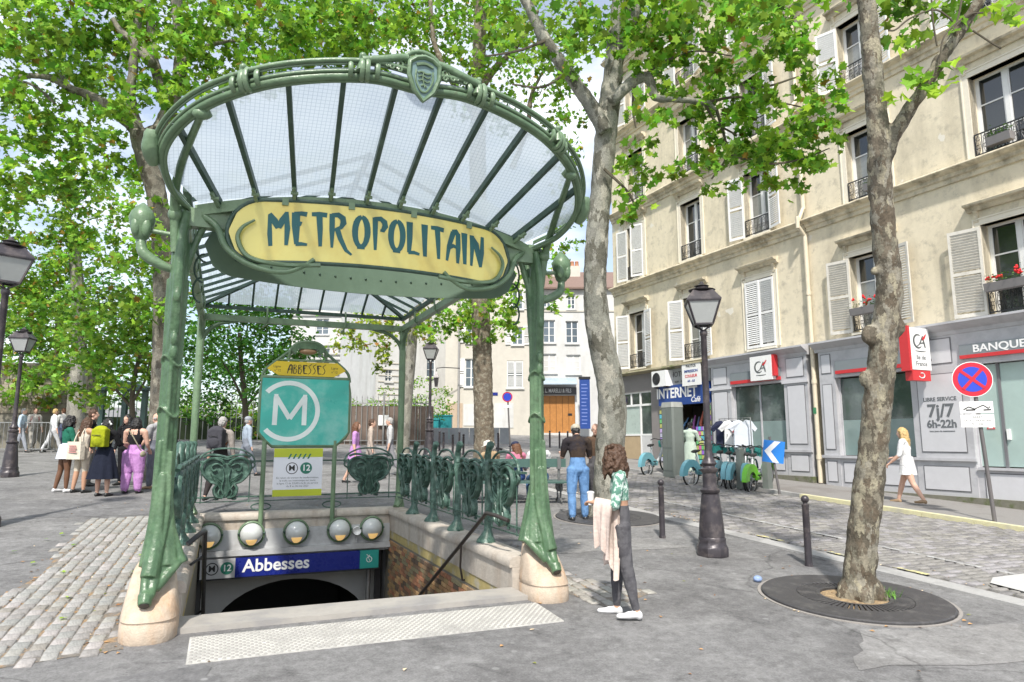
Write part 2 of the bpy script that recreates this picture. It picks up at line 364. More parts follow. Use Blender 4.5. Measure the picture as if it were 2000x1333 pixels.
LINE = mat('worn_white_line', (0.44, 0.44, 0.43), 0.8, 0, 0.15, 30, 0.3, 80, col2=(0.27, 0.265, 0.26), c2s=9, c2p=(0.44, 0.50))
LINEY = mat('worn_yellow_line', (0.60, 0.54, 0.25), 0.8, 0, 0.15, 30, 0.3, 80, col2=(0.25, 0.25, 0.22), c2s=8, c2p=(0.44, 0.53))
def strip(name, x0f, x1f, y0, y1, off, m, parent, step=1.0, thick=0.0, side=None):
    mb = MB(); n = max(1, int((y1 - y0) / step))
    for i in range(n):
        a, b = y0 + (y1-y0)*i/n, y0 + (y1-y0)*(i+1)/n
        g = 0.004 if thick else 0
        P = [(x0f(a), a+g), (x1f(a), a+g), (x1f(b), b-g), (x0f(b), b-g)]
        if thick: mb.prism(P, lambda x, y: (x, y, G(y) - .05), lambda x, y: (x, y, G(y) + off))
        else: mb.poly([(x, y, G(y) + off) for x, y in P])
    return mb.build(name, m, parent)
kerb = tag(strip('kerb', lambda y: kx(y), lambda y: kx(y) + .30, -4, 34, 0.03, GRAN, None, 1.0, 1), 'pale flush granite kerb along the square', None, None, 'structure')
# worn painted parking line and dashes on the setts
tag(strip('lane_marking', lambda y: kx(y)+1.42, lambda y: kx(y)+1.52, 5.6, 13.5, 0.041, LINE, None, .5), 'worn white line painted on the setts', None, None, 'structure')
for i, (a, b) in enumerate(((6.3, 6.75), (7.3, 7.75), (8.6, 9.1))):
    tag(strip('yellow_marking', lambda y: kx(y)+.33, lambda y: kx(y)+.42, a, b, 0.041, LINEY, None, .25), 'short yellow dash painted beside the kerb', None, None, 'structure')
mb = MB(); q = [gnd(1940,1137), gnd(2010,1128), gnd(2010,1168), gnd(1935,1148)]
mb.poly([(p.x, p.y, G(p.y)+.054) for p in q]); tag(mb.build('concrete_patch', mat('concrete_patch', (0.46,0.455,0.44),0.85,0,.1,10,.2,60)), 'pale concrete repair patch in the setts', None, None, 'structure')
# far pavement
PAVE = mat('pavement_asphalt', (0.235, 0.225, 0.215), 0.9, 0, 0.14, 40, 0.4, 200, col2=(0.19, 0.175, 0.165), c2s=0.8)
mb = MB()
for a, b in zip(ys, ys[1:]):
    P = [(pxx(a)+.14, a), (pxx(a)+3.4, a), (pxx(b)+3.4, b), (pxx(b)+.14, b)]
    mb.poly([(x, y, G(y)+.09) for x, y in P])
pav = tag(mb.build('pavement', PAVE), 'asphalt pavement in front of the bank', None, None, 'structure')
for i in range(34):                                               # kerb stones, the nearer ones painted yellow
    a = -4 + i * 1.0; b = a + 1.0; ym = 13.1
    mb = MB(); P = [(pxx(a), a+.004), (pxx(a)+.15, a+.004), (pxx(b)+.15, b-.004), (pxx(b), b-.004)]
    mb.prism(P, lambda x, y: (x, y, G(y)-.02), lambda x, y: (x, y, G(y)+.094))
    mb.build('kerb_stone', YEL if b < 13.2 else GRAN, pav)
# --- strip of large setts on the left of the metro entrance
SETT2 = mat('plaza_sett', (0.30, 0.295, 0.285), 0.85, 0, 0.32, 22, 0.7, 60, attr='tint', spec=0.3)
JOINT2 = mat('leafy_joint', (0.21, 0.19, 0.165), 0.95, 0, 0.45, 40, 0.8, 150, col2=(0.34, 0.23, 0.13), c2s=5, c2p=(0.52, 0.60))
def sett_area(name, label, poly, l, w, seed):
    R = random.Random(seed); mb = MB(); mb.poly([(x, y, G(y)+.004) for x, y in poly])
    base = tag(mb.build(name, JOINT2), label, None, None, 'structure')
    var = []
    for k in range(7):
        m1 = MB(); sett_mb(l*R.uniform(.84,.97), w*R.uniform(.80,.94), 0.014+.005*R.random(), m1, 0, 0, 0, R.uniform(-.05,.05), (R.uniform(-.02,.02), R.uniform(-.02,.02)), 0.012)
        me = m1.mesh('sett', SETT2, 60); g = R.uniform(.84,1.18); setattr_color(me, [(g*R.uniform(.98,1.06), g, g*R.uniform(.90,1.0))]*len(me.polygons)); var.append(me)
    def inside(x, y):
        c = False; n = len(poly)
        for i in range(n):
            (x1, y1), (x2, y2) = poly[i], poly[(i+1) % n]
            if (y1 > y) != (y2 > y) and x < (x2-x1)*(y-y1)/(y2-y1)+x1: c = not c
        return c
    x0, x1 = min(p[0] for p in poly), max(p[0] for p in poly); y0, y1 = min(p[1] for p in poly), max(p[1] for p in poly)
    n = 0; x = x0 + w/2; r = 0; spots = []
    while x < x1:
        y = y0 + (r % 2) * l * .5
        while y < y1:
            if inside(x + R.gauss(0,.05), y + R.gauss(0,.09)): spots.append((y, x))
            y += l
        x += w; r += 1
    rest = MB(); tn = []
    for y, x in sorted(spots):
        if n < 296: obj('sett', var[R.randrange(7)], base, (x + R.uniform(-.008,.008), y + R.uniform(-.015,.015), G(y)+.001), (0, -radians(2.86), pi/2 + R.uniform(-.06,.06)))
        else: k = sett_mb(l*R.uniform(.84,.97), w*R.uniform(.80,.94), .016, rest, x, y, G(y)+.001, pi/2 + R.uniform(-.06,.06), (.05, 0), .012); g = R.uniform(.84,1.18); tn += [(g, g, g*.97)]*k
        n += 1
    if tn: me = rest.mesh('setts_beyond', SETT2, 60); setattr_color(me, tn); tag(obj('setts_beyond', me, base), kind='stuff')
    return base
sett_area('sett_strip', 'strip of pale weathered setts beside the metro steps', [(-2.35,13.6),(-0.86,13.9),(-0.98,7.5),(-0.80,6.55),(-1.75,6.35),(-2.45,7.0),(-2.05,9.5)], .175, .135, 3)
sett_area('sett_margin', 'narrow margin of setts beside the stone plinth', [(3.55,6.35),(4.35,6.75),(3.75,7.6),(3.52,9.6),(3.30,9.6),(3.38,7.0)], .17, .13, 4)
mb = MB(); q = [(-3.3,8.2),(-2.15,8.2),(-2.45,6.9),(-3.3,6.9)]
mb.poly([(x, y, G(y)+.005) for x, y in q][::-1]); tag(mb.build('concrete_slab', mat('pale_slab', (0.47,0.445,0.40),0.85,0,.1,10,.2,60)), 'pale slab let into the asphalt', None, None, 'structure')

# asphalt repairs: sheets of slightly different tone with their own outline
AP1 = mat('asphalt_new', (.175,.173,.174), .9, 0, .25, 50, .6, 220, spec=.2); AP2 = mat('asphalt_old', (.255,.25,.244), .9, 0, .25, 45, .6, 200, spec=.2, col2=(.21,.205,.20), c2s=1.2)
for m in (AP1, AP2): asphalt_detail(m)
for i, (P, m, lb) in enumerate(([[(4.6,4.3),(7.2,3.7),(7.5,4.6),(5.4,5.0)], AP2, 'pale worn asphalt repair by the tree grate'], [[(-4.2,13.9),(-1.2,14.0),(0.2,14.4),(-.4,16.2),(-4.6,16.4)], AP1, 'dark asphalt repair where the group stands'], [[(-.9,5.9),(-.2,6.0),(.1,5.2),(-.6,4.7),(-1.3,5.3)], AP1, 'dark damp asphalt patch before the stone plinth'], [[(3.6,9.9),(6.0,9.6),(6.3,8.7),(4.2,8.9)], AP2, 'pale worn asphalt beside the railing'], [[(1.2,3.7),(4.2,3.9),(3.6,3.0),(1.2,2.9)], AP2, 'pale worn asphalt repair in the foreground'])):
    mb = MB(); n = len(P); Q = []
    for k in range(n):
        a, b = P[k], P[(k+1) % n]
        for j in range(8): t_ = j/8; Q.append((a[0]+(b[0]-a[0])*t_ + RNG.gauss(0,.025), a[1]+(b[1]-a[1])*t_ + RNG.gauss(0,.025)))
    mb.poly([(x, y, G(y)+.0035) for x, y in Q]); tag(mb.build('asphalt_patch', m), lb, None, None, 'structure')
# ---------------------------------------------------------------- the two houses on the right
FA = radians(4); F0 = Vector((15.15, 13.5, 0))
FU = Vector((-sin(FA), cos(FA), 0)); FN = Vector((-cos(FA), -sin(FA), 0))     # along the wall (away), out of the wall (to the street)
def fz(px, py):
    d = ray(px, py); t = (F0 - CAM).dot(FN) / d.dot(FN); q = CAM + d * t - F0; return q.dot(FU), q.z
# local frame of a house: x = along wall AWAY from camera (u), y = into the building, z up
FROT = radians(90) + FA
PLAST = mat('cream_render', (0.68, 0.61, 0.465), 0.9, 0, 0.10, 5, 0.3, 60, col2=(0.40, 0.355, 0.265), c2s=1.2, c2p=(0.48, 0.80), streak=True, spec=0.2)
def plaster_detail(m):
    t = m.node_tree; L = t.links.new
    b = [n for n in t.nodes if n.type == 'BSDF_PRINCIPLED'][0]; src = [l.from_socket for l in t.links if l.to_node == b and l.to_socket.name == 'Base Color'][0]
    co = N(t, 'ShaderNodeTexCoord')
    n3 = N(t, 'ShaderNodeTexNoise', i_Scale=3.2, i_Detail=9.0, i_Roughness=0.72); L(co.outputs['Object'], n3.inputs['Vector'])
    r3 = N(t, 'ShaderNodeMapRange'); r3.inputs[1].default_value = 0.52; r3.inputs[2].default_value = 0.68; r3.inputs[3].default_value = 0; r3.inputs[4].default_value = 0.68; L(n3.outputs['Fac'], r3.inputs[0])
    m3 = N(t, 'ShaderNodeMix', data_type='RGBA'); L(r3.outputs[0], m3.inputs[0]); L(src, m3.inputs[6]); m3.inputs[7].default_value = (0.33, 0.30, 0.24, 1)
    n4 = N(t, 'ShaderNodeTexNoise', i_Scale=1.3, i_Detail=3.0, i_Roughness=0.5); mp4 = N(t, 'ShaderNodeMapping'); mp4.inputs['Location'].default_value = (5, 3, 9); L(co.outputs['Object'], mp4.inputs[0]); L(mp4.outputs[0], n4.inputs['Vector'])
    r4 = N(t, 'ShaderNodeMapRange'); r4.inputs[1].default_value = 0.69; r4.inputs[2].default_value = 0.70; r4.inputs[3].default_value = 0; r4.inputs[4].default_value = 0.8; L(n4.outputs['Fac'], r4.inputs[0])
    m4 = N(t, 'ShaderNodeMix', data_type='RGBA'); L(r4.outputs[0], m4.inputs[0]); L(m3.outputs[2], m4.inputs[6]); m4.inputs[7].default_value = (0.70, 0.67, 0.60, 1)
    L(m4.outputs[2], b.inputs['Base Color'])
plaster_detail(PLAST)
CORN = mat('cornice_stone', (0.63, 0.56, 0.42), 0.85, 0, 0.1, 6, 0.2, 50, col2=(0.27, 0.235, 0.17), c2s=2.6, c2p=(0.46, 0.68), streak=False)
SURR = mat('window_surround', (0.70, 0.65, 0.54), 0.8, 0, 0.08, 6, 0.15, 50)
SHUT = mat('shutter_white', (0.70, 0.70, 0.69), 0.55, 0, 0.08, 6, col2=(0.52, 0.51, 0.48), c2s=3, c2p=(0.55, 0.8))
SHUT2 = mat('shutter_stone_grey', (0.57, 0.55, 0.50), 0.6, 0, 0.1, 6, col2=(0.42, 0.40, 0.35), c2s=4, c2p=(0.5, 0.75)); CURG = mat('curtained_glass', (0.20, 0.21, 0.20), 0.05, 0, 0.25, 9, spec=0.8, coat=0.4)
FRAME = mat('casement_white', (0.74, 0.74, 0.73), 0.45, 0, 0.05, 8)
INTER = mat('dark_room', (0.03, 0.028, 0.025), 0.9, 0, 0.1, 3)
CURT = mat('net_curtain', (0.30, 0.31, 0.30), 0.9, 0, 0.15, 8)
ROOFZ = mat('zinc_roof', (0.26, 0.28, 0.30), 0.5, 0.3, 0.1, 4)
GREY = mat('shop_grey_paint', (0.47, 0.47, 0.49), 0.45, 0, 0.05, 5, col2=(0.40, 0.40, 0.42), c2s=2)
GREYL = mat('shop_light_grey', (0.56, 0.56, 0.585), 0.4, 0, 0.05, 5)
GREYD = mat('shop_dark_line', (0.16, 0.16, 0.17), 0.5, 0, 0.05, 5)
SLATE = mat('band_grey', (0.20, 0.225, 0.24), 0.4, 0, 0.04, 5)
CARED = mat('bank_red', (0.55, 0.035, 0.04), 0.4, 0, 0.04, 5)
SHOPGLASS = mat('shop_glass', (0.05, 0.075, 0.07), 0.05, 0, 0.25, 1.5, spec=0.9, coat=0.5, col2=(0.10, 0.13, 0.12), c2s=1.2)
FROST = mat('frosted_film', (0.20, 0.27, 0.26), 0.09, 0, 0.12, 1.5, spec=0.7, coat=0.3)
shared = {}
def shutter_mesh(w, h, closed=False, m=None):
    k = ('sh', round(w, 2), round(h, 2), m)
    if k in shared: return shared[k]
    mb = MB(); t = .035; fr = .055
    mb.box(0, 0, 0, fr, t, h); mb.box(w-fr, 0, 0, w, t, h)
    for z0, z1 in ((0, fr*1.6), (h*.5-fr*.7, h*.5+fr*.7), (h-fr*1.4, h)): mb.box(fr, .001, z0, w-fr, t-.001, z1)
    n = max(6, int(h / .062))
    for i in range(n):
        z = h * (i + .5) / n
        if abs(z - h*.5) < .07 or z < .10 or z > h - .09: continue
        mb.prism([(0.004, z + .022), (0.010, z + .028), (t - .004, z - .020), (t - .010, z - .026)], lambda y, zz: (fr, y, zz), lambda y, zz: (w - fr, y, zz))
    shared[k] = mb.mesh('shutter', m or SHUT); return shared[k]
def rail_mesh(w, h):
    k = ('rl', round(w, 2), round(h, 2))
    if k in shared: return shared[k]
    mb = MB()
    for z in (0.03, h): mb.box(0, -.012, z-.014, w, .012, z+.014)
    mb.box(0, -.01, 0.0, .02, .01, h); mb.box(w-.02, -.01, 0, w, .01, h)
    n = max(3, round(w / .16)); s = w / n
    for i in range(n):
        c = s * (i + .5)
        for sg in (-1, 1):
            pts = [(c + sg*s*.46*sin(pi*t)*(1 - .55*t), 0, .05 + (h-.07)*t) for t in [j/9 for j in range(10)]]
            mb.tube(pts, .007, 4, False)
            mb.tube([(c + sg*(s*.10 + .045*cos(a)), 0, h*.42 + .05*sin(a)) for a in [j*pi/4 for j in range(8)]], .006, 4, False)
        mb.tube([(c + .05*cos(a), 0, h*.80 + .05*sin(a)) for a in [j*pi/4 for j in range(9)]], .006, 4, False)
        mb.box(s*i - .006, -.006, 0.03, s*i + .006, .006, h)
    shared[k] = mb.mesh('window_railing', M_BLACK); return shared[k]
def window(house, uc, z0, w, h, sh=(None, None), lintel=True, rail=True, curtain=False, closed=False, surround=True):
    """casement window with surround; sh = opening angle (degrees) of the left/right shutter leaf seen from the street, None = no shutter"""
    x0, x1 = uc - w/2, uc + w/2
    mb = MB(); d = .26; fr = .05                                     # window frame, set back in the wall
    mb.box(x0, d, z0, x0+fr, d+.06, z0+h); mb.box(x1-fr, d, z0, x1, d+.06, z0+h); mb.box(x0+fr, d+.001, z0+h-fr, x1-fr, d+.059, z0+h); mb.box(x0+fr, d+.001, z0, x1-fr, d+.059, z0+fr*1.3)
    mb.box(uc-.05, d-.012, z0+fr*1.3, uc+.05, d+.05, z0+h-fr)
    nr = 3
    for s0, s1 in ((x0+fr, uc-.05), (uc+.05, x1-fr)):
        for i in range(1, nr): zz = z0 + h*i/nr; mb.box(s0, d+.006, zz-.016, s1, d+.05, zz+.016)
        mb.box(s0, d+.003, z0+fr*1.3, s0+.03, d+.055, z0+h-fr); mb.box(s1-.03, d+.003, z0+fr*1.3, s1, d+.055, z0+h-fr)
    win = mb.build('window', FRAME, house)
    pw, ph = (w/2 - fr - .05 - .06), h/nr - .036
    for gm in (M_DARKGLASS, CURG):
        k = ('pane', round(pw, 2), round(ph, 2), gm)
        if k not in shared: p = MB(); p.box(-pw/2, -.004, -ph/2, pw/2, .004, ph/2); shared[k] = p.mesh('pane', gm)
    cur = RNG.random()
    for sx in (-1, 1):
        for i in range(nr): obj('pane', shared[('pane', round(pw, 2), round(ph, 2), CURG if (cur < .35 and i < 2) or (.35 < cur < .55 and sx > 0) else M_DARKGLASS)], win, (uc + sx*(.05 + .03 + pw/2), d+.03, z0 + h*(i+.5)/nr + (.02 if i == 0 else (-.014 if i == nr-1 else 0))), (RNG.uniform(-.012,.012), 0, RNG.uniform(-.012,.012)))
    if surround:
        s = MB(); e = .13
        s.box(x0-e, -.028, z0, x0, .2, z0+h); s.box(x1, -.028, z0, x1+e, .2, z0+h); s.box(x0-e, -.030, z0+h, x1+e, .2, z0+h+e)
        s.box(x0-e-.03, -.045, z0, x0-e, .1, z0+h+e); s.box(x1+e, -.045, z0, x1+e+.03, .1, z0+h+e); s.box(x0-e-.032, -.047, z0+h+e, x1+e+.032, .1, z0+h+e+.03)
        s.build('surround', SURR, win)
    if lintel:
        s = MB(); a, b = x0-.24, x1+.24; zt = z0 + h + .34
        s.prism([(0.05, zt), (-.06, zt), (-.10, zt+.05), (-.12, zt+.09), (-.22, zt+.11), (-.24, zt+.16), (-.20, zt+.18), (0.05, zt+.22)], lambda y, z: (a, y, z), lambda y, z: (b, y, z))
        for bx in (x0-.10, x1+.02): s.prism([(0.02, zt-.30), (-.045, zt-.26), (-.05, zt-.1), (-.10, zt-.02), (-.10, zt), (.02, zt)], lambda y, z: (bx, y, z), lambda y, z: (bx+.09, y, z))
        s.build('lintel', CORN, win)
    s = MB(); s.box(x0-.02, -.10, z0-.06, x1+.02, d, z0-.002); s.build('sill', SURR, win)
    if rail: obj('window_railing', rail_mesh(w - .04, .52), win, (x0+.02, -.03, z0+.04))
    for side, ang in zip((1, -1), sh):                               # left as seen from the street = larger u
        if ang is None: continue
        me = shutter_mesh(w/2 + .02, h - .06, m=(SHUT2 if uc < 1.3 and z0 < 8 else None))
        hinge = Vector((uc + side*(w/2), -.055, z0 + .02))
        o = obj('shutter', me, win, hinge)
        # leaf along +x from the hinge; closed leaf points to the middle, open leaf swings away
        o.rotation_euler = (0, 0, (pi if side > 0 else 0) + (radians(ang) if side > 0 else -radians(ang)))
    return win
def wall_with_holes(mb, u0, u1, z0, z1, holes, depth, y0=0.0):
    us = sorted({u0, u1, *[h[0] for h in holes], *[h[1] for h in holes]}); zs = sorted({z0, z1, *[h[2] for h in holes], *[h[3] for h in holes]})
    for a, b in zip(us, us[1:]):
        for c, d in zip(zs, zs[1:]):
            if any(h[0] <= (a+b)/2 <= h[1] and h[2] <= (c+d)/2 <= h[3] for h in holes): continue
            mb.poly([(a, y0, c), (b, y0, c), (b, y0, d), (a, y0, d)][::-1])
    for h in holes:
        a, b, c, d = h
        mb.poly([(a, y0, c), (a, y0, d), (a, y0+depth, d), (a, y0+depth, c)]); mb.poly([(b, y0, c), (b, y0+depth, c), (b, y0+depth, d), (b, y0, d)])
        mb.poly([(a, y0, d), (b, y0, d), (b, y0+depth, d), (a, y0+depth, d)]); mb.poly([(a, y0, c), (a, y0+depth, c), (b, y0+depth, c), (b, y0, c)])
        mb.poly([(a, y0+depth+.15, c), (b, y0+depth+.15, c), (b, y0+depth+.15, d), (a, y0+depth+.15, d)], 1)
def cornice(house, u0, u1, z, deep=.28, high=.34):
    mb = MB(); P = [(.05, z-high), (-.05, z-high), (-.06, z-high*.7), (-.11, z-high*.62), (-.13, z-high*.38), (-deep*.82, z-high*.26), (-deep, z-high*.14), (-deep, z-.03), (-deep+.03, z), (.05, z+.05)]
    mb.prism(P, lambda y, zz: (u0, y, zz), lambda y, zz: (u1, y, zz)); return mb.build('cornice', CORN, house)
def make_house(name, label, u0, u1, floors, top, cols, wins, roofcol):
    h = thing(name, label, 'house', (F0.x, F0.y, 0), FROT)
    holes = []
    for (uc, z0, w, hh, *_r) in wins: holes.append((uc - w/2, uc + w/2, z0, z0 + hh))
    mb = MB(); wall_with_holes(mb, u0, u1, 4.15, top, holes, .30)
    mb.poly([(u0, 0, -1), (u0, 9, -1), (u0, 9, top), (u0, 0, top)]); mb.poly([(u1, 0, -1), (u1, 9, -1), (u1, 9, top), (u1, 0, top)])
    mb.poly([(u0, 9, -1), (u1, 9, -1), (u1, 9, top), (u0, 9, top)])
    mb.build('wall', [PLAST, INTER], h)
    mb = MB(); mb.prism([(-.35, top), (-.35, top+.18), (1.6, top+2.6), (9, top+3.2), (9, top)], lambda y, z: (u0, y, z), lambda y, z: (u1, y, z)); rf = mb.build('roof', ROOFZ, h)
    mb = MB(); mb.box(u0+1, 3, top+2.6, u0+2.6, 3.7, top+4.4); mb.build('chimney', PLAST, rf)
    for z in floors: cornice(h, u0+.012, u1-.012, z)
    cornice(h, u0+.012, u1-.012, top+.05, .45, .5)
    for wv in wins:
        uc, z0, w, hh = wv[:4]; kw = wv[4] if len(wv) > 4 else {}
        window(h, uc, z0, w, hh, **kw)
    return h
HW = 1.08
OP = (168, 168)
winsL = [(9.70, 4.55, HW, 2.25, dict(sh=(150, 168))), (6.35, 4.55, HW, 2.25, dict(sh=(150, 165))), (3.22, 4.55, HW+.05, 2.2, dict(sh=(0.5, 0.5), rail=False)),
         (9.70, 8.18, HW, 2.2, dict(sh=(165, 25))), (6.33, 8.18, HW, 2.15, dict()), (3.15, 8.18, HW, 2.15, dict(sh=(165, 165))),
         (9.60, 11.42, HW, 2.1, dict()), (6.31, 11.42, HW, 2.1, dict()), (3.10, 11.42, HW, 2.1, dict(sh=(165, 165))),
         (9.60, 14.95, HW, 2.0, dict(sh=(165, 165))), (6.31, 14.95, HW, 2.0, dict(sh=(165, 165))), (2.85, 14.95, HW, 2.0, dict(sh=(165, 150)))]
houseL = make_house('town_house', 'cream rendered house above the internet shop with many white shutters', 1.30, 11.35, (8.05, 11.25, 14.72), 18.2, 3, winsL, None)
winsR = [(-.62, 4.55, 1.2, 2.08, dict(sh=(168, 168), curtain=True)), (-4.1, 4.45, 1.3, 2.1, dict(sh=(168, 168))),
         (-.75, 8.12, 1.2, 2.0, dict()), (-4.15, 8.10, 1.3, 2.0, dict()),
         (-.70, 11.45, 1.1, 1.9, dict(sh=(160, 165))), (-4.1, 11.45, 1.2, 1.9, dict(sh=(165, 165))), (-.70, 14.95, 1.1, 1.9, dict()), (-4.1, 14.95, 1.2, 1.9, dict())]
houseR = make_house('town_house', 'cream rendered house above the bank with flower boxes and wide windows', -7.5, 1.30-.004, (8.07, 11.43, 14.80), 18.6, 2, winsR, None)
# downpipe on the joint between the houses
PIPE = mat('cream_pipe', (0.62, 0.55, 0.42), 0.5, 0, 0.1, 6)
dpp = thing('drainpipe', 'cream cast downpipe running down between the two cream houses', 'drainpipe', (F0.x, F0.y, 0), FROT)
mb = MB(); mb.tube([(1.30, -.10, z) for z in (.55, 4.2, 7.65)], .062, 10); mb.tube([(1.30, -.36, 7.8), (1.30, -.36, 8.15)], .06, 8); mb.tube([(1.30, -.10, 7.6), (1.30, -.34, 7.85)], .055, 8); mb.tube([(1.30, -.34, 8.0), (1.30, -.10, 8.45)], .055, 8)
mb.tube([(1.30, -.10, 8.4), (1.30, -.10, 11.0)], .062, 10); mb.tube([(1.30, -.10, 11.0), (1.30, -.38, 11.25), (1.30, -.38, 11.5), (1.30, -.10, 11.8), (1.30, -.10, 14.4), (1.3, -.38, 14.7), (1.3, -.38, 14.9), (1.3, -.1, 15.2), (1.3, -.1, 18)], .06, 10); mb.build('pipe', PIPE, dpp, 50)
for z in (5.9, 3.35, 1.25, 10.0):
    mb = MB(); mb.tube([(1.30, -.10, z-.06), (1.30, -.10, z+.06)], .078, 10); mb.build('collar', PIPE, dpp, 50)
mb = MB(); mb.box(1.255, -.168, 2.45, 1.345, -.10, 2.62); mb.build('sticker', mat('green_sticker', (.05,.22,.1), .6), dpp)
# ---------------------------------------------------------------- shopfronts (local x = u, y<0 is the street)
def sp(par, name, m, *boxes, smooth=None):
    r = [sp1(par, name, m, b) for b in boxes]; return r[0]
def sp1(par, name, m, *boxes, smooth=None):
    mb = MB()
    for b in boxes: mb.box(*b)
    return mb.build(name, m, par, smooth)
def panel(par, u0, u1, z0, z1, y, name='panel'):
    p = sp(par, name, GREYL, (u0, y-.018, z0, u1, y, z1))
    mb = MB(); t = .022
    for b in ((u0-t, u0, z0-t, z1+t), (u1, u1+t, z0-t, z1+t), (u0, u1, z0-t, z0), (u0, u1, z1, z1+t)): mb.box(b[0], y-.010, b[2], b[1], y, b[3])
    mb.build('moulding', GREYD, p)
def shop_base(name, label, u0, u1, cat='shopfront'):
    return thing(name, label, cat, (F0.x, F0.y, 0), FROT)
def gl(u): return G(F0.y + u)          # ground level along the wall
def shopcornice(s, u0, u1, z, m=GREY):
    mb = MB(); mb.prism([(.02, z-.28), (-.16, z-.28), (-.18, z-.2), (-.26, z-.15), (-.36, z-.08), (-.40, z-.06), (-.40, z-.01), (.02, z+.06)], lambda y, zz: (u0, y, zz), lambda y, zz: (u1, y, zz)); return mb.build('cornice', m, s)
# bank, left unit (under the left house)
s = shop_base('bank_shopfront', 'small grey bank shopfront with one wide window below closed shutters', 1.5, 5.5); bankL = s
Y = -.14
shopcornice(s, 1.42, 5.55, 4.42)
sp(s, 'fascia', GREY, (1.5, Y, 3.42, 5.45, .2, 4.15)); sp(s, 'pier', GREY, (1.5, Y, gl(3.5)-.3, 2.36, .2, 3.42), (4.55, Y, gl(3.5)-.3, 5.45, .2, 3.42)); sp(s, 'stall_riser', GREY, (2.36, Y+.02, gl(3.5)-.3, 4.55, .2, 1.42)); sp(s, 'ledge', GREY, (1.46, Y-.06, 1.38, 5.48, Y+.019, 1.45)); sp(s, 'plinth', mat('mossy_plinth', (.17,.165,.13), .9, 0, .2, 8, .3, 50, col2=(.10,.12,.05), c2s=3), (1.44, Y-.10, gl(3.5)-.4, 5.5, .1, gl(3.5)+.16))
for a, b in ((1.62, 2.22), (4.72, 5.32)): panel(s, a, b, 3.55, 4.08, Y-.001); panel(s, a, b, 1.62, 3.28, Y-.001); panel(s, a, b, .85, 1.28, Y-.001)
panel(s, 2.5, 4.4, .85, 1.28, Y+.019); sp(s, 'pier_trim', GREYL, (1.46, Y-.05, 3.36, 2.40, Y-.002, 3.44), (4.51, Y-.05, 3.36, 5.49, Y-.002, 3.44))
sp(s, 'band', SLATE, (2.45, Y-.05, 3.60, 4.50, Y-.002, 3.86)); sp(s, 'red_stripe', CARED, (2.45, Y-.055, 3.50, 4.50, Y-.003, 3.60))
for a, b in ((2.38, 3.42), (3.48, 4.53)):
    sp(s, 'pane', SHOPGLASS, (a, .03, 2.30, b, .05, 3.40)); sp(s, 'pane', FROST, (a, .03, 1.46, b, .05, 2.297))
sp(s, 'window_frame', GREY, (2.36, .0, 1.45, 2.40, .06, 3.42), (3.425, 0, 1.45, 3.475, .06, 3.42), (4.51, .0, 1.45, 4.55, .06, 3.42))
def ca_logo(par, x, y, z, sz, m=None):     # swash C and A with a red tick and a rule below, facing -y (street)
    DK = mat('logo_grey', (.10,.11,.11), .4, 0, 0)
    def rib(pts, ws, mm, nm, dy):
        mb = MB(); n = len(pts); L = []; Rr = []
        for i, (a, b) in enumerate(pts):
            p0 = Vector(pts[max(0,i-1)]); p1 = Vector(pts[min(n-1,i+1)]); t = (p1-p0).normalized(); nn = Vector((-t.y, t.x)) * ws[i] / 2
            L.append((a+nn.x, b+nn.y)); Rr.append((a-nn.x, b-nn.y))
        for i in range(n-1):
            q = [L[i], L[i+1], Rr[i+1], Rr[i]]
            mb.prism([( -a*sz, b*sz) for a, b in q], lambda a, b: (x+a, y-dy, z+b), lambda a, b: (x+a, y, z+b))
        mb.build(nm, mm, par)
    C = [(.02+.30*cos(radians(a))*1.0-.14, .04+.30*sin(radians(a))) for a in range(60, 330, 18)]
    rib(C, [.03+.075*sin(pi*i/(len(C)-1)) for i in range(len(C))], DK, 'logo_letter', .004)
    rib([(-.26,-.20),(-.05,-.10),(.12,.14),(.22,.30)], [.02,.05,.075,.06], DK, 'logo_letter', .006)
    rib([(.24,.12),(.30,-.08),(.34,-.24)], [.06,.075,.06], DK, 'logo_letter', .008)
    rib([(-.02,-.05),(.16,-.02),(.30,-.01)], [.03,.05,.04], DK, 'logo_letter', .010)
    rib([(.17,.13),(.30,.22),(.44,.38)], [.10,.10,.03], CARED, 'logo_tick', .012)
    rib([(-.36,-.40),(.0,-.42),(.36,-.41)], [.02,.05,.02], DK, 'logo_rule', .004)
csg = thing('bank_sign', 'square white bank sign with swash logo and red edge above the bank window', 'sign', F0 + FU*3.0 + FN*.2 + Vector((0,0,3.52)), FROT)
mb = MB(); mb.box(-.42, -.16, 0, .44, .02, .74); mb.build('sign_box', M_WHITE, csg); mb = MB(); mb.box(-.50, -.15, .10, -.421, .02, .74); mb.build('red_edge', CARED, csg)
ca_logo(csg, 0.01, -.162, .38, .55)
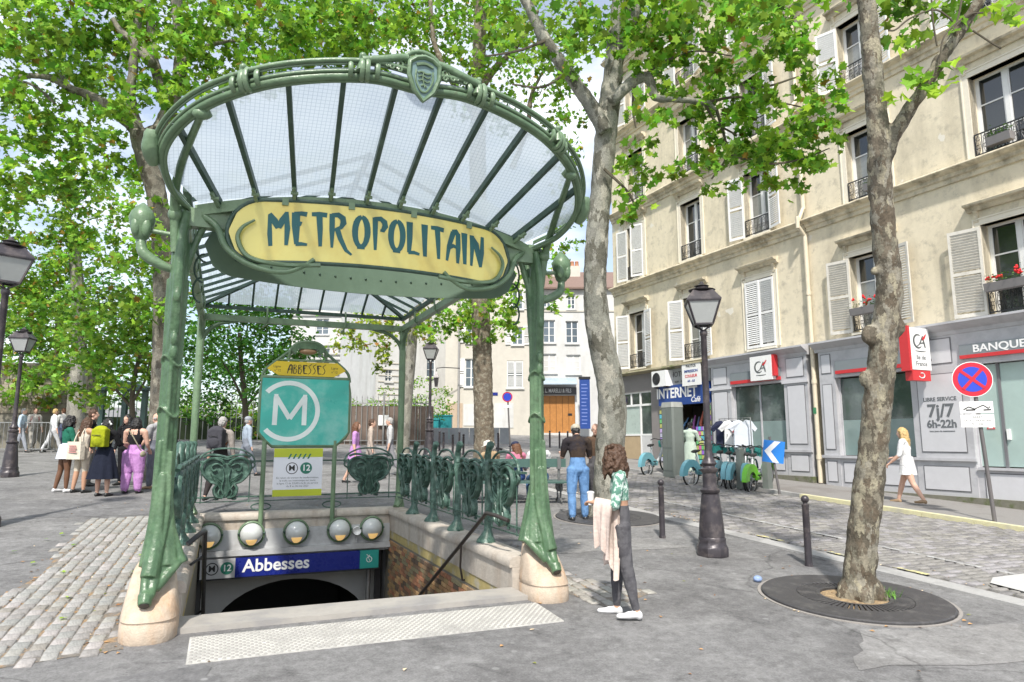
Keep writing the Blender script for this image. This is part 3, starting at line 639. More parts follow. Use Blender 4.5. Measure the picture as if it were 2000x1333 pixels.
# bank, right unit
s = shop_base('bank_shopfront', 'long grey bank shopfront with panelled piers behind the leaning trunk', -7.5, 1.1); bankR = s
shopcornice(s, -7.4, 1.18, 4.42)
gz = gl(-1) - .4
sp(s, 'fascia', GREY, (-7.4, Y, 3.40, 1.08, .2, 4.15)); sp(s, 'pier', GREY, (.58, Y, gz, 1.08, .2, 3.40), (-2.93, Y, gz, -1.56, .2, 3.40)); sp(s, 'stall_riser', GREY, (-1.56, Y+.02, gz, .58, .2, 1.28), (-7.4, Y+.02, gz, -2.93, .2, 1.10)); sp(s, 'ledge', GREY, (-2.98, Y-.06, 1.24, 1.12, Y+.019, 1.31), (-7.4, Y-.05, 1.06, -2.985, Y+.019, 1.12))
sp(s, 'plinth', MATS['mossy_plinth'], (-7.4, Y-.08, gz, 1.12, .1, gl(-.5)+.10))
panel(s, .70, .98, 3.55, 4.05, Y-.001); panel(s, .70, .98, 1.48, 3.22, Y-.001); panel(s, .70, .98, .62, 1.14, Y-.001); panel(s, -1.42, -.55, .62, 1.12, Y+.019); panel(s, -.45, .48, .62, 1.12, Y+.019)
panel(s, -2.76, -1.74, .58, 1.10, Y-.001); panel(s, -2.76, -1.74, 1.45, 3.24, Y-.001); panel(s, -2.60, -1.85, 3.50, 4.06, Y-.001)
for i in range(4): panel(s, -4.0 - i*.98, -3.1 - i*.98, .42, .98, Y+.019)
sp(s, 'band', SLATE, (-1.45, Y-.05, 3.58, .52, Y-.002, 3.84), (-7.4, Y-.05, 3.62, -2.82, Y-.002, 3.86)); sp(s, 'red_stripe', CARED, (-1.45, Y-.055, 3.49, .52, Y-.003, 3.58), (-7.4, Y-.055, 3.54, -2.82, Y-.003, 3.62))
sp(s, 'pane', SHOPGLASS, (-1.52, .03, 2.25, .54, .05, 3.36)); sp(s, 'pane', FROST, (-1.52, .03, 1.32, .54, .05, 2.247))
AQUA = mat('aqua_frosted', (0.36, 0.47, 0.44), 0.15, 0, 0.12, 1.2, spec=0.7, coat=0.4)
for a, b in ((-3.46, -2.96), (-4.1, -3.52), (-5.2, -4.16), (-6.3, -5.26)): sp(s, 'pane', AQUA, (a, .03, 1.14, b, .05, 3.38))
sp(s, 'window_frame', GREY, (-1.56, 0, 1.31, -1.52, .06, 3.40), (.54, 0, 1.31, .58, .06, 3.40), (-2.96, 0, 1.12, -2.93, .06, 3.4), (-4.16, 0, 1.12, -4.10, .06, 3.4), (-5.26, 0, 1.12, -5.2, .06, 3.4)); sp(s, 'window_frame', GREYD, (-3.52, .0, 1.12, -3.46, .07, 3.4))
sp(s, 'interior_lamp', mat('pendant_grey', (.25,.25,.26), .5), (-.9, .02, 2.95, -.35, .028, 3.05)) if False else None
def letter(par, txt, size, m, x, y, z, bold=0.0, name='lettering', xs=1.0, space=1.0, shear=0):
    me = textmesh(txt, size, m, .003, bold=bold, xs=xs, space=space, shear=shear)
    o = obj(name, me, par, (x, y, z), (pi/2, 0, 0)); o['keep'] = 1; return o
# facing the street: local -y; the text's x must run towards smaller u (right as seen from the street)
def wallz(): pass
TXG = mat('text_grey', (.13,.14,.15), .5, 0, 0); TXW = mat('text_white', (.8,.8,.8), .5, 0, 0); TXK = mat('text_black', (.02,.02,.02), .5, 0, 0)
letter(s, 'LIBRE SERVICE', .125, TXG, -2.25, Y-.022, 2.66, .002); letter(s, '7j/7', .42, TXG, -2.25, Y-.022, 2.38, .010); letter(s, '6h-22h', .25, TXG, -2.25, Y-.022, 2.08, .007); letter(s, 'hors jours de maintenance', .055, TXG, -2.25, Y-.022, 1.92)
letter(s, 'BANQUE et ASSURANCES', .235, TXW, -4.66, Y-.054, 3.735, .004, xs=1.15)
mb = MB(); mb.prism([(-.09, 0), (.09, 0), (0, .16)], lambda a, b: (-3.22+a, .028, 1.95+b), lambda a, b: (-3.22+a, .020, 1.95+b)); mb.build('warning_sticker', CARED, s)
mb = MB(); mb.prism([(-.055, .02), (.055, .02), (0, .12)], lambda a, b: (-3.22+a, .019, 1.95+b), lambda a, b: (-3.22+a, .0165, 1.95+b)); mb.build('sticker_centre', M_WHITE, s)
sp(s, 'door_handle', M_WHITE, (-3.62, -.03, 1.72, -3.56, .03, 1.95))
# projecting bank sign
ps = thing('projecting_sign', 'white projecting bank sign with red spine and cash point tab', 'sign', F0 + FU*(-2.12) + FN*.14, FROT)
# the box stands out from the wall and faces along the street
mb = MB(); mb.box(-.10, -.86, 3.33, .10, -.16, 4.32); mb.build('sign_box', M_WHITE, ps); mb = MB(); mb.box(-.11, -.94, 3.30, .11, -.863, 4.35); mb.build('red_spine', CARED, ps); mb = MB(); mb.box(-.09, -.84, 3.08, .09, -.20, 3.326); mb.build('red_tab', CARED, ps)
mb = MB(); mb.bar((0, -.15, 3.6), (0, .02, 3.6), .05, .05); mb.bar((0, -.15, 4.1), (0, .02, 4.1), .05, .05); mb.build('bracket', M_BLACK, ps)
pse = bpy.data.objects.new('x', None)
def ca_on_side(par):
    # logo drawn on the side that looks at the camera (local -x)
    h = MB()
    hold = thing('tmp', None, None); hold.rotation_euler = (0, 0, -pi/2)
    ca_logo(hold, 0, 0, 0, .52)
    for c in list(hold.children):
        me = c.data; me.transform(Matrix.Translation((-.102, -.51, 3.98)) @ Matrix.Rotation(-pi/2, 4, 'Z')); c.parent = par
    bpy.data.objects.remove(hold)
ca_on_side(ps); bpy.data.objects.remove(pse)
for t, z, sz in (('Ile de', 3.62, .15), ('France', 3.47, .15)):
    me = textmesh(t, sz, TXG, .002); o = obj('lettering', me, ps, (-.1045, -.51, z), (pi/2, 0, pi/2)); o['keep'] = 1
mb = MB(); mb.tube([(-.092, -.52 + .10*cos(a), 3.20 + .06*sin(a)) for a in [radians(k) for k in range(200, 500, 30)]], .012, 5); mb.build('tab_symbol', TXW, ps)
# internet and souvenir shop, u 5.55..8.35
s = shop_base('souvenir_shop', 'narrow internet and souvenir shop with blue fascia and open doorway', 5.6, 8.4, 'shopfront'); shop = s
BLUE = mat('fascia_blue', (0.02, 0.06, 0.25), 0.4, 0, 0.06, 5)
sp(s, 'upper_board', mat('dull_grey_board', (.30,.31,.31), .7, 0, .1, 4), (5.58, -.06, 3.72, 8.4, .2, 4.3)); sp(s, 'fascia', BLUE, (5.60, -.16, 2.98, 8.30, .1, 3.70))
sp(s, 'doorway_back', INTER, (5.6, 1.5, .2, 8.4, 1.55, 3.0)); sp(s, 'jamb', mat('jamb_grey', (.28,.27,.27), .7), (5.55, -.06, .2, 5.75, .2, 3.0), (8.1, -.06, .2, 8.4, .2, 3.0))
mb = MB(); mb.prism([(.02,4.42),(-.30,4.42),(-.32,4.36),(.02,4.28)], lambda y, z: (5.56, y, z), lambda y, z: (11.3, y, z)); mb.build('ledge', mat('mossy_ledge', (.30,.27,.18), .9, 0, .2, 5, col2=(.13,.15,.06), c2s=2), s)
letter(s, 'INTERNET', .50, TXW, 7.28, -.166, 3.40, .014, xs=.98); letter(s, 'Café', .26, TXW, 6.25, -.166, 3.12, .004, shear=.25); letter(s, 'PHOTOCOPIES', .27, TXK, 6.90, -.064, 4.08, .0); letter(s, 'scan   impression', .13, TXK, 7.0, -.064, 3.83)
mb = MB(); mb.box(5.78, -.30, 3.60, 6.75, -.27, 4.40); pst = mb.build('hanging_placard', M_WHITE, s)
for t, z, m, sz in (('PHOTOS', 4.28, TXK, .13), ('IMPRESSION', 4.10, BLUE, .13), ('COULEUR', 3.93, CARED, .14), ('A4 - A3', 3.76, BLUE, .12)):
    o = letter(s, t, sz, m, 6.27, -.304, z, .002); o.parent = pst
# goods hung round the doorway: postcard racks, scarves
R_ = random.Random(5)
for k, (u0, u1, z0, z1, y) in enumerate(((8.12, 8.38, .95, 2.85, -.075), (5.60, 5.74, 1.2, 2.9, -.075), (5.95, 6.45, .9, 2.2, -.02))):
    mb = MB(); rack = sp(s, 'postcard_rack', M_BLACK, (u0, y, z0, u1, y+.01, z1))
    nx = max(1, round((u1-u0)/.13)); nz = round((z1-z0)/.17)
    for i in range(nx):
        for j in range(nz):
            c = (R_.uniform(.05,.7), R_.uniform(.05,.6), R_.uniform(.1,.7)); kk = R_.randrange(8)
            m = mat('postcard_%d' % kk, c, .5, 0, .25, 20)
            w = (u1-u0)/nx; sp(rack, 'postcard', m, (u0+w*i+.01, y-.012, z0+(z1-z0)/nz*j+.015, u0+w*(i+1)-.01, y-.001, z0+(z1-z0)/nz*(j+1)-.015))
# lamps and goods inside the doorway catch some light
for k in range(9):
    u = 6.2 + .2*k; mb = MB(); z = 2.75 - .3*R_.random(); l = .4 + .5*R_.random()
    mb.tube([(u, .35 + .4*R_.random(), z), (u+.02, .36, z-l*.5), (u-.01, .38, z-l)], [.02, .06, .04], 7); mb.build('hanging_scarf', mat('scarf_%d' % k, (R_.uniform(.1,.6), R_.uniform(.1,.5), R_.uniform(.1,.6)), .9), s, 60)
for k, (du, dz, c) in enumerate(((7.72, 2.62, (.10,.08,.45)), (7.55, 2.70, (.75,.28,.45)), (7.66, 2.50, (.08,.12,.5)))):
    mb = MB(); mb.sphere((du, -.12, dz), (.12,.12,.14), 12, 8); tag(mb.build('balloon', mat('balloon_%d' % k, c, .25), None, 180, F0, (0,0,FROT)), ['dark violet balloon hanging at the souvenir shop door', 'pink balloon hanging at the souvenir shop door', 'blue balloon lowest of the three at the shop door'][k], 'balloon', 'balloons at the souvenir shop')
# grey ground floor at the far end
s = shop_base('grey_shopfront', 'dull grey ground floor with small top lights and tan stall riser', 8.4, 11.35)
GR = mat('dull_grey_render', (.22,.205,.20), .8, 0, .08, 4)
mb = MB(); wall_with_holes(mb, 8.4, 11.35, -.2, 4.3, [(8.95, 11.0, 1.0, 3.62)], .22, -.02); mb.build('wall', [GR, INTER], s)
sp(s, 'stall_riser', mat('tan_riser', (.42,.32,.20), .8, 0, .12, 4), (9.75, .05, 1.0, 10.98, .12, 1.95)); sp(s, 'door', mat('pale_door', (.55,.55,.55), .5), (8.97, .04, 1.0-.6, 9.70, .1, 1.9))
sp(s, 'window_frame', M_WHITE, (8.95, .03, 3.56, 11.0, .12, 3.62), (8.95, .03, 3.05, 11.0, .12, 3.13), (9.68, .031, 1.0, 9.76, .121, 3.05), (8.95, .032, 1.9, 11.0, .119, 1.97), (10.3, .031, 3.13, 10.36, .121, 3.56), (9.68, .031, 3.13, 9.76, .121, 3.56))
for a, b in ((8.97, 9.68), (9.76, 10.3), (10.36, 10.98)): sp(s, 'pane', M_DARKGLASS, (a, .07, 3.13, b, .08, 3.56))
sp(s, 'pane', mat('pale_green_film', (.42,.50,.46), .3), (9.76, .07, 1.97, 10.98, .08, 3.05)); sp(s, 'pane', SHOPGLASS, (8.97, .07, 1.97, 9.68, .08, 3.05))
# air conditioner
ac = thing('air_conditioner', 'white outdoor air conditioner unit above the internet shop', 'air conditioner', F0 + FU*7.98 + FN*.02 + Vector((0,0,3.68)), FROT)
mb = MB(); mb.box(-.42, -.36, 0, .42, -.04, .58); mb.build('casing', M_WHITE, ac); mb = MB(); mb.tube([(.14 + .22*cos(a), -.363, .29 + .22*sin(a)) for a in [k*pi/9 for k in range(18)]], .012, 4, closed=True)
for k in range(4): mb.tube([(.14 + .055*(k+.4)*cos(a), -.363, .29 + .055*(k+.4)*sin(a)) for a in [j*pi/8 for j in range(16)]], .005, 4, closed=True)
mb.build('grille', M_BLACK, ac); mb = MB(); mb.prism([(.14 + .21*cos(a), .29 + .21*sin(a)) for a in [k*pi/9 for k in range(18)]], lambda a, b: (a, -.3605, b), lambda a, b: (a, -.35, b)); mb.build('fan_recess', M_BLACK, ac)
mb = MB(); mb.box(-.3, -.36, -.05, -.26, .02, 0); mb.box(.26, -.36, -.05, .3, .02, 0); mb.build('bracket', M_BLACK, ac)

# the parts above were written with x = distance along the wall going away; turn that into a right-handed frame
_done = set()
def _flip(o):
    if o.data is not None and not o.get('keep'):
        if o.data.name not in _done:
            _done.add(o.data.name); o.data.transform(Matrix.Diagonal((-1, 1, 1, 1))); o.data.flip_normals()
        o.rotation_euler.z *= -1
    for c in o.children:
        c.location.x *= -1; _flip(c)
    if 'keep' in o: del o['keep']
FROT2 = FA - pi/2
for o in [o for o in bpy.data.objects if o.parent is None and abs(o.rotation_euler.z - FROT) < 1e-4]:
    _flip(o); o.rotation_euler.z = FROT2
# ---------------------------------------------------------------- metro entrance (local frame: x across, y into the stairwell, origin front centre)
def catmull(P, n=10, closed=False, mirror_start=False):
    P = [Vector(p) for p in P]
    if closed: Q = [P[-1]] + P + [P[0], P[1]]
    else: Q = [(Vector((-P[1].x, P[1].y, P[1].z)) if mirror_start else 2*P[0]-P[1])] + P + [2*P[-1]-P[-2]]
    out = []
    for i in range(1, len(Q)-2):
        p0, p1, p2, p3 = Q[i-1:i+3]
        for k in range(n):
            t = k/n; out.append(.5*((2*p1)+(p2-p0)*t+(2*p0-5*p1+4*p2-p3)*t*t+(3*p1-p0-3*p2+p3)*t**3))
    if not closed: out.append(P[-1])
    return out
def metro_thing(name, label, cat, group=None): return thing(name, label, cat, (MC.x, MC.y, 0), MA, group)
BRICK = mat('stairwell_brick', (0.27, 0.19, 0.12), 0.85, 0, 0.25, 18, 0.3, 60, attr='tint')
MORT = mat('stairwell_mortar', (0.20, 0.185, 0.15), 0.95, 0, 0.2, 30, 0.3, 80)
YBAND = mat('ochre_band', (0.42, 0.34, 0.14), 0.85, 0, 0.2, 8, 0.2, 60, col2=(.40,.37,.30), c2s=3)
GREYP = mat('grey_painted_lintel', (0.48, 0.485, 0.49), 0.55, 0, 0.1, 5, col2=(.36,.36,.36), c2s=2.5)
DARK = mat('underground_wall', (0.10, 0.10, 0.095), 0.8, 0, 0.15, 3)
st = metro_thing('metro_stairwell', 'stone edged stairwell going down below the green canopy', 'stairwell')
IN, OUT, BK, ZC = 1.66, 1.96, 6.36, 0.42
GM = lambda ly: G(MC.y + ly)
# side walls: masonry core, coping stones on top, ochre band, bricks
for sx in (1, -1):
    mb = MB(); mb.prism([(0.22, -3.6), (0.22, .0), (BK+.3, .0), (BK+.3, -3.6)], lambda y, z: (sx*(IN+.012), y, z), lambda y, z: (sx*OUT, y, z)); mb.build('wall_core', MORT, st)
    mb = MB(); mb.box(sx*(IN-.006), .22, .003, sx*OUT, BK, .30); mb.build('parapet', M_COPING, st)
    mb = MB(); mb.box(sx*(IN+.004), .22, -.14, sx*(IN+.05), BK, .0); mb.build('ochre_band', YBAND, st)
    n = 6
    for i in range(n):
        a, b = .22 + (BK-.22)*i/n + .003, .22 + (BK-.22)*(i+1)/n - .003
        mb = MB(); x0, x1 = IN-.035, OUT+.03
        mb.prism([(x0, .302), (x0-.006, .33), (x0, .38), (x0+.03, .41), (x0+.08, ZC), (x1-.06, ZC), (x1-.01, .40), (x1, .36), (x1, .302)], lambda x, z: (sx*x, a, z), lambda x, z: (sx*x, b, z)); mb.build('coping_stone', M_COPING, st, 40)
# bricks on the right-hand wall (the one in view), nearest the top first
bricks = []
for r in range(40):
    z = -.145 - .067*(r+1); y = .24 + (.115 if r % 2 else 0)
    while y < BK - .1:
        if z > -.30 - .56*(y - .2) * 1.0 - .3 or True: bricks.append((y, z))
        y += .23
def bvis(y, z):                                   # above the sight line over the threshold
    p = mw(IN, y, z); v = p - CAM; t = (7.30 - CAM.y) / v.y; return CAM.z + v.z*t > -0.02
bricks = [b for b in bricks if bvis(*b)]
bricks.sort(key=lambda b: b[0]*.6 - b[1])
bv = []
for k in range(9):
    m1 = MB(); m1.box(-.012, -.109, -.0285, .03, .109, .0285); me = m1.mesh('brick', BRICK); c = [(1,.95,.85),(1.35,1.1,.8),(.7,.62,.6),(1.6,1.05,.9),(.9,1.1,1.0),(1.9,1.7,1.3),(.45,.45,.5),(1.3,1.25,.9),(1.1,.7,.6)][k]
    setattr_color(me, [c]*len(me.polygons)); bv.append(me)
extra = MB(); ext = []
for i, (y, z) in enumerate(bricks):
    if i < 295: obj('brick', bv[RNG.randrange(9)], st, (IN + RNG.uniform(-.004,.004), y, z))
    else:
        x = IN + RNG.uniform(-.004,.004); extra.box(x-.012, y-.109, z-.0285, x+.03, y+.109, z+.0285); c = RNG.choice([(1,.95,.85),(1.35,1.1,.8),(.7,.62,.6),(1.9,1.7,1.3)]); ext += [c]*6
if ext:
    me = extra.mesh('bricks_below', BRICK); setattr_color(me, ext); tag(obj('bricks_below', me, st), kind='stuff')
# back wall with painted lintel and the dark passage behind
mb = MB(); mb.box(-IN-.3, BK+.003, .135, IN+.3, BK+.30, .302); mb.build('parapet', M_COPING, st)
for i in range(3):
    a, b = -IN-.28 + (2*IN+.56)*i/3 + .003, -IN-.28 + (2*IN+.56)*(i+1)/3 - .003
    mb = MB(); y0 = BK-.035; mb.prism([(y0, .303), (y0-.006, .33), (y0, .38), (y0+.03, .41), (y0+.08, ZC+.001), (y0+.34, ZC+.001), (y0+.37, .36), (y0+.37, .303)], lambda y, z: (a, y, z), lambda y, z: (b, y, z)); mb.build('coping_stone', M_COPING, st, 40)
mb = MB(); mb.box(-IN+.002, BK-.05, -.20, IN-.002, BK+.30, .133); mb.box(-IN+.002, BK-.12, -.30, IN-.002, BK+.30, -.202); mb.build('lintel', GREYP, st)
mb = MB(); mb.box(-IN+.002, BK+.0, -.36, IN-.002, BK+.3, -.302); mb.build('lintel_soffit', GREYP, st)
# steps
for i in range(19):
    z = GM(.2) - .165*(i+1); y = .25 + .30*i
    mb = MB(); mb.box(-IN+.01, y, z-.3, IN-.01, y+.34, z); mb.build('step', mat('stone_step', (.30,.29,.275), .85, 0, .12, 10, .2, 60), st)
mb = MB(); mb.box(-IN, -.20, -.30, IN, .25, GM(.05)+.035); mb.build('threshold', mat('threshold_stone', (.345,.325,.295), .8, 0, .12, 10, .2, 60, col2=(.26,.25,.24), c2s=2.5), st)
# underground passage: side walls, vaulted ceiling with an arch ring
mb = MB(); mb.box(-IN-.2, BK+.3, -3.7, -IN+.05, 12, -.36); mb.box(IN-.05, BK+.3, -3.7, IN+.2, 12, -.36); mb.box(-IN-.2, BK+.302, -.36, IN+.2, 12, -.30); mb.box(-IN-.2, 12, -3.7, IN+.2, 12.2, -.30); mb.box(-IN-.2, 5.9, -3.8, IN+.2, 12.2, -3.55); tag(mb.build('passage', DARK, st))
mb = MB(); A = [(1.45*cos(a), -1.9 + 1.0*sin(a)) for a in [pi*k/20 for k in range(21)]]
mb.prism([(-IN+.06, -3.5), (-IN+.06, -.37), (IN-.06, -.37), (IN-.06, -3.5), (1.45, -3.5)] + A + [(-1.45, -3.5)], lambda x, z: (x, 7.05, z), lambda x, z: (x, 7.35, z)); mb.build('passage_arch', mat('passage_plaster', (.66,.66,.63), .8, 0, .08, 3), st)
mb = MB(); mb.tube([(1.30, BK+.10, -3.3), (1.30, BK+.10, -.37)], .045, 8); mb.build('gate_post', mat('steel_post', (.3,.3,.3), .4, .6), st, 60)
mb = MB(); mb.box(1.42, BK+.06, -3.4, 1.52, BK+.14, -.37); mb.build('gate_leaf', M_BLACK, st)
# station name sign
sg = metro_thing('station_sign', 'long blue enamel Abbesses sign over the passage with line 12 roundel', 'sign')
NAVY = mat('enamel_navy', (0.012, 0.022, 0.20), 0.28, 0, 0.05, 4); TEALS = mat('enamel_teal', (0.03, 0.30, 0.26), 0.3, 0, 0.05, 4); PALE = mat('enamel_pale', (.50,.50,.50), .35, 0, .05, 4)
LG = mat('line_green', (.02,.17,.115), .4, 0, 0)
ys_ = BK - .10; zt, zb = -.335, -.66
for nm, m, a, b in (('line_panel', PALE, -1.63, -1.07), ('name_panel', NAVY, -1.068, 1.09), ('corner_panel', TEALS, 1.092, 1.44)):
    mb = MB(); mb.box(a, ys_-.02, zb, b, ys_+.05, zt); mb.build(nm, m, sg)
mb = MB(); mb.box(-1.66, ys_-.01, zb-.03, 1.46, ys_+.07, zb-.002); mb.build('sign_rail', M_BLACK, sg)
def flat(par, name, me, x, y, z): return obj(name, me, par, (x, y, z), (pi/2, 0, 0))
flat(sg, 'lettering', textmesh('Abbesses', .30, TXW, .002, bold=.006), -.38, ys_-.024, -.485)
def disc(par, name, m, x, y, z, r, th=.003, r_in=0.0):
    mb = MB(); n = 28; o = [(r*cos(2*pi*k/n), r*sin(2*pi*k/n)) for k in range(n)]
    if r_in:
        for k in range(n):
            a, b = 2*pi*k/n, 2*pi*(k+1)/n
            q = [(r*cos(a), r*sin(a)), (r*cos(b), r*sin(b)), (r_in*cos(b), r_in*sin(b)), (r_in*cos(a), r_in*sin(a))]
            mb.prism(q, lambda u, v: (x+u, y, z+v), lambda u, v: (x+u, y-th, z+v))
    else: mb.prism(o, lambda u, v: (x+u, y, z+v), lambda u, v: (x+u, y-th, z+v))
    return mb.build(name, m, par)
disc(sg, 'metro_ring', TXK, -1.44, ys_-.021, -.495, .105, .003, .088); flat(sg, 'lettering', textmesh('M', .15, TXK, .001, bold=.003), -1.44, ys_-.0235, -.495)
disc(sg, 'line_disc', LG, -1.20, ys_-.021, -.495, .105); flat(sg, 'lettering', textmesh('12', .15, TXW, .001, bold=.003), -1.20, ys_-.0265, -.495)
disc(sg, 'operator_ring', TXW, 1.265, ys_-.021, -.50, .055, .003, .043); mb = MB(); mb.tube([(1.265-.05, ys_-.023, -.41), (1.265-.02, ys_-.023, -.435), (1.265+.01, ys_-.023, -.42), (1.25, ys_-.023, -.47), (1.28, ys_-.023, -.53)], .007, 4); mb.build('operator_profile', TXW, sg)
# five bulkhead lamps on the lintel
LENS = mat('bulkhead_lens', (.55,.57,.56), .12, 0, .06, 5, spec=.8, coat=.5); AMB = mat('bulkhead_amber', (.75,.52,.22), .3, 0, .15, 20, emit=(1,.62,.22), es=.35)
def bulkhead(x, label):
    l = metro_thing('bulkhead_lamp', label, 'lamp', 'bulkhead lamps over the passage'); l.location = mw(x, BK-.05, .06)
    mb = MB(); n = 24
    prof = [(.235, .02), (.245, -.03), (.225, -.075), (.20, -.085), (.185, -.085)]
    M = Matrix.Rotation(pi/2, 4, 'X')
    t = MB(); t.lathe([(.225, 0), (.232, .04), (.222, .085), (.208, .095), (.195, .075)], 28); mb.add(t, Matrix.Rotation(pi/2, 4, 'X')); mb.build('housing', M_GREEN, l, 40)
    t = MB(); t.sphere((0, 0, .055), (.196, .196, .175), 24, 14); mb = MB(); mb.add(t, Matrix.Rotation(pi/2, 4, 'X')); mb.build('lens', LENS, l, 180)
    t = MB(); R = .1975
    t.grid(lambda u, v: ((R*cos(-.42-.9*v)*sin(-.55+1.1*u)), -.058 - .178*cos(-.42-.9*v)*cos(-.55+1.1*u), R*sin(-.42-.9*v)*.98), 12, 10); t.build('amber_reflection', AMB, l, 180)  # inner reflection of the lens painted as an amber, faintly emissive patch
    for a in (.3, 2.84):
        mb = MB(); mb.sphere((.222*cos(a), -.10, .222*sin(a)-.05), .022, 8, 6); mb.build('screw', M_GREEND, l, 180)
LX = (-1.52, -.83, -.07, .70, 1.30)
for x, lb in zip(LX, ('round green bulkhead lamp beside the left handrail', 'round green bulkhead lamp under the first sign pole', 'round green bulkhead lamp midway between the two sign poles', 'round green bulkhead lamp beside the second sign pole', 'round green bulkhead lamp in the corner by the brick wall')): bulkhead(x, lb)
sk = metro_thing('loudspeaker', 'small white loudspeaker between the last two bulkhead lamps', 'speaker'); sk.location = mw(1.02, BK-.05, .03)
mb = MB(); t = MB(); t.lathe([(.07, 0), (.085, .07), (.075, .11), (.05, .08), (.03, .06)], 16); mb.add(t, Matrix.Rotation(pi/2, 4, 'X')); mb.build('horn', M_WHITE, sk, 40); mb = MB(); mb.tube([(0, -.04, -.02), (0, -.04, -.22)], .012, 6); mb.build('cable', GREYP, sk, 60)
# handrails
hr = metro_thing('stair_handrail', 'dark steel handrail running down the brick wall side', 'handrail')
mb = MB(); P = [(IN-.09, .45, .42), (IN-.09, .45, .78), (IN-.09, .55, .84), (IN-.09, .95, .84), (IN-.09, 4.6, -1.05), (IN-.09, 6.0, -1.75)]
mb.tube([(IN-.02, .30, .80), (IN-.09, .50, .84), (IN-.09, .82, .84), (IN-.09, 4.6, -1.12), (IN-.09, 6.0, -1.85)], .024, 8); mb.build('rail', mat('dark_steel', (.055,.045,.04), .45, .3, .2, 10), hr, 60)
for y in (1.75, 3.4, 5.0):
    z = .84 - (y-.82)*.5185; mb = MB(); mb.tube([(IN-.09, y, z), (IN-.085, y+.05, z-.30), (IN-.03, y+.12, z-.48), (IN+.01, y+.12, z-.48)], .015, 6); mb.build('bracket', MATS['dark_steel'], hr, 60)
hl = metro_thing('stair_handrail', 'polished end of the steel handrail behind the left stone plinth', 'handrail')
mb = MB(); P = [(-IN+.02, .35, .72), (-IN+.12, .42, .80), (-IN+.16, .60, .80), (-IN+.16, 4.6, -1.3), (-IN+.16, 6.0, -2.0)]; mb.tube(P, .026, 8); mb.build('rail', M_BLACK, hl, 60)
for y in (1.2, 3.0): mb = MB(); z = .8-(y-.6)*.525; mb.tube([(-IN+.16, y, z), (-IN+.02, y+.02, z-.1)], .014, 6); mb.build('bracket', M_BLACK, hl, 60)
# tactile warning strip
TAC = mat('tactile_white', (.50,.49,.455), .75, 0, .22, 30, .3, 90, col2=(.30,.29,.275), c2s=3, c2p=(.47,.70))
ts = tag(MB().build('tactile_strip', TAC), 'white strip of raised dots in front of the steps', 'tactile strip')
mb = MB(); P = [mw(-1.55, -.98), mw(1.68, -.98), mw(1.68, -.34), mw(-1.55, -.34)]
mb.prism([(p.x, p.y) for p in P], lambda x, y: (x, y, G(y)-.01), lambda x, y: (x, y, G(y)+.008)); bpy.data.objects.remove(ts)
ts = tag(mb.build('tactile_strip', TAC), 'white strip of raised dots in front of the steps', 'tactile strip')
mb = MB(); rr = 0
for j in range(17):
    for i in range(54):
        lx_, ly_ = -1.52 + i*.0605 + (j % 2)*.03, -.955 + j*.0372; p = mw(lx_, ly_)
        if lx_ > 1.66: continue
        z = G(p.y) + .0085; r0, r1 = .0165, .010; b = len(mb.v)
        for (r_, zz) in ((r0, z), (r1, z+.007)):
            for k in range(8): mb.v.append((p.x + r_*cos(k*pi/4), p.y + r_*sin(k*pi/4), zz))
        for k in range(8): mb.face((b+k, b+(k+1) % 8, b+8+(k+1) % 8, b+8+k))
        mb.face([b+8+k for k in range(8)])
tag(mb.build('raised_dots', mat('tactile_dot', (.30,.29,.27), .75, 0, .1, 30), ts), kind='stuff')
# ---------------------------------------------------------------- railings with cast cartouches
def cartouche_mesh():
    mb = MB(); pl = [(0,-.375),(.11,-.36),(.145,-.26),(.12,-.16),(.19,-.11),(.265,-.01),(.295,.11),(.265,.23),(.18,.29),(.08,.27),(0,.30)]
    full = pl + [(-x, z) for x, z in pl[-2:0:-1]]
    mb.prism(full, lambda x, z: (x, .012, z), lambda x, z: (x*.97, -.012, z*.98))
    for s in (-1, 1):
        def tb(pts, r, n=6): mb.tube(catmull([(s*x, y, z) for x, y, z in pts], 5), r, n)
        tb([(.03,-.02,-.37),(.12,-.025,-.33),(.145,-.03,-.22),(.115,-.03,-.14),(.19,-.03,-.10),(.27,-.03,.0),(.31,-.03,.13),(.27,-.03,.24),(.17,-.03,.29),(.07,-.03,.25),(.03,-.02,.18)], .022)
        tb([(.31,0,.10),(.36,0,.15),(.35,0,.21),(.31,0,.20)], .014); tb([(.0,-.02,.30),(.10,-.03,.335),(.22,-.03,.345),(.30,-.02,.31)], .020); tb([(.0,-.03,.27),(.12,-.035,.30),(.24,-.03,.275)], .013)
        tb([(.06,-.03,.16),(.13,-.035,.20),(.19,-.03,.15),(.165,-.03,.08),(.12,-.03,.10)], .013)
        for k in range(5):
            z = .02 - .045*k; x = .20 - .022*k
            tb([(.05, -.03, z-.10), (x*.7, -.04, z-.03), (x, -.03, z+.03)], .010, 5)
        tb([(.015,-.03,-.34),(.05,-.035,-.2),(.03,-.035,-.05),(.05,-.03,.12)], .013); tb([(.07,-.03,-.34),(.085,-.035,-.27),(.06,-.03,-.2)], .011)
    return mb.mesh('cartouche', M_RAIL, 50)
CART = cartouche_mesh()
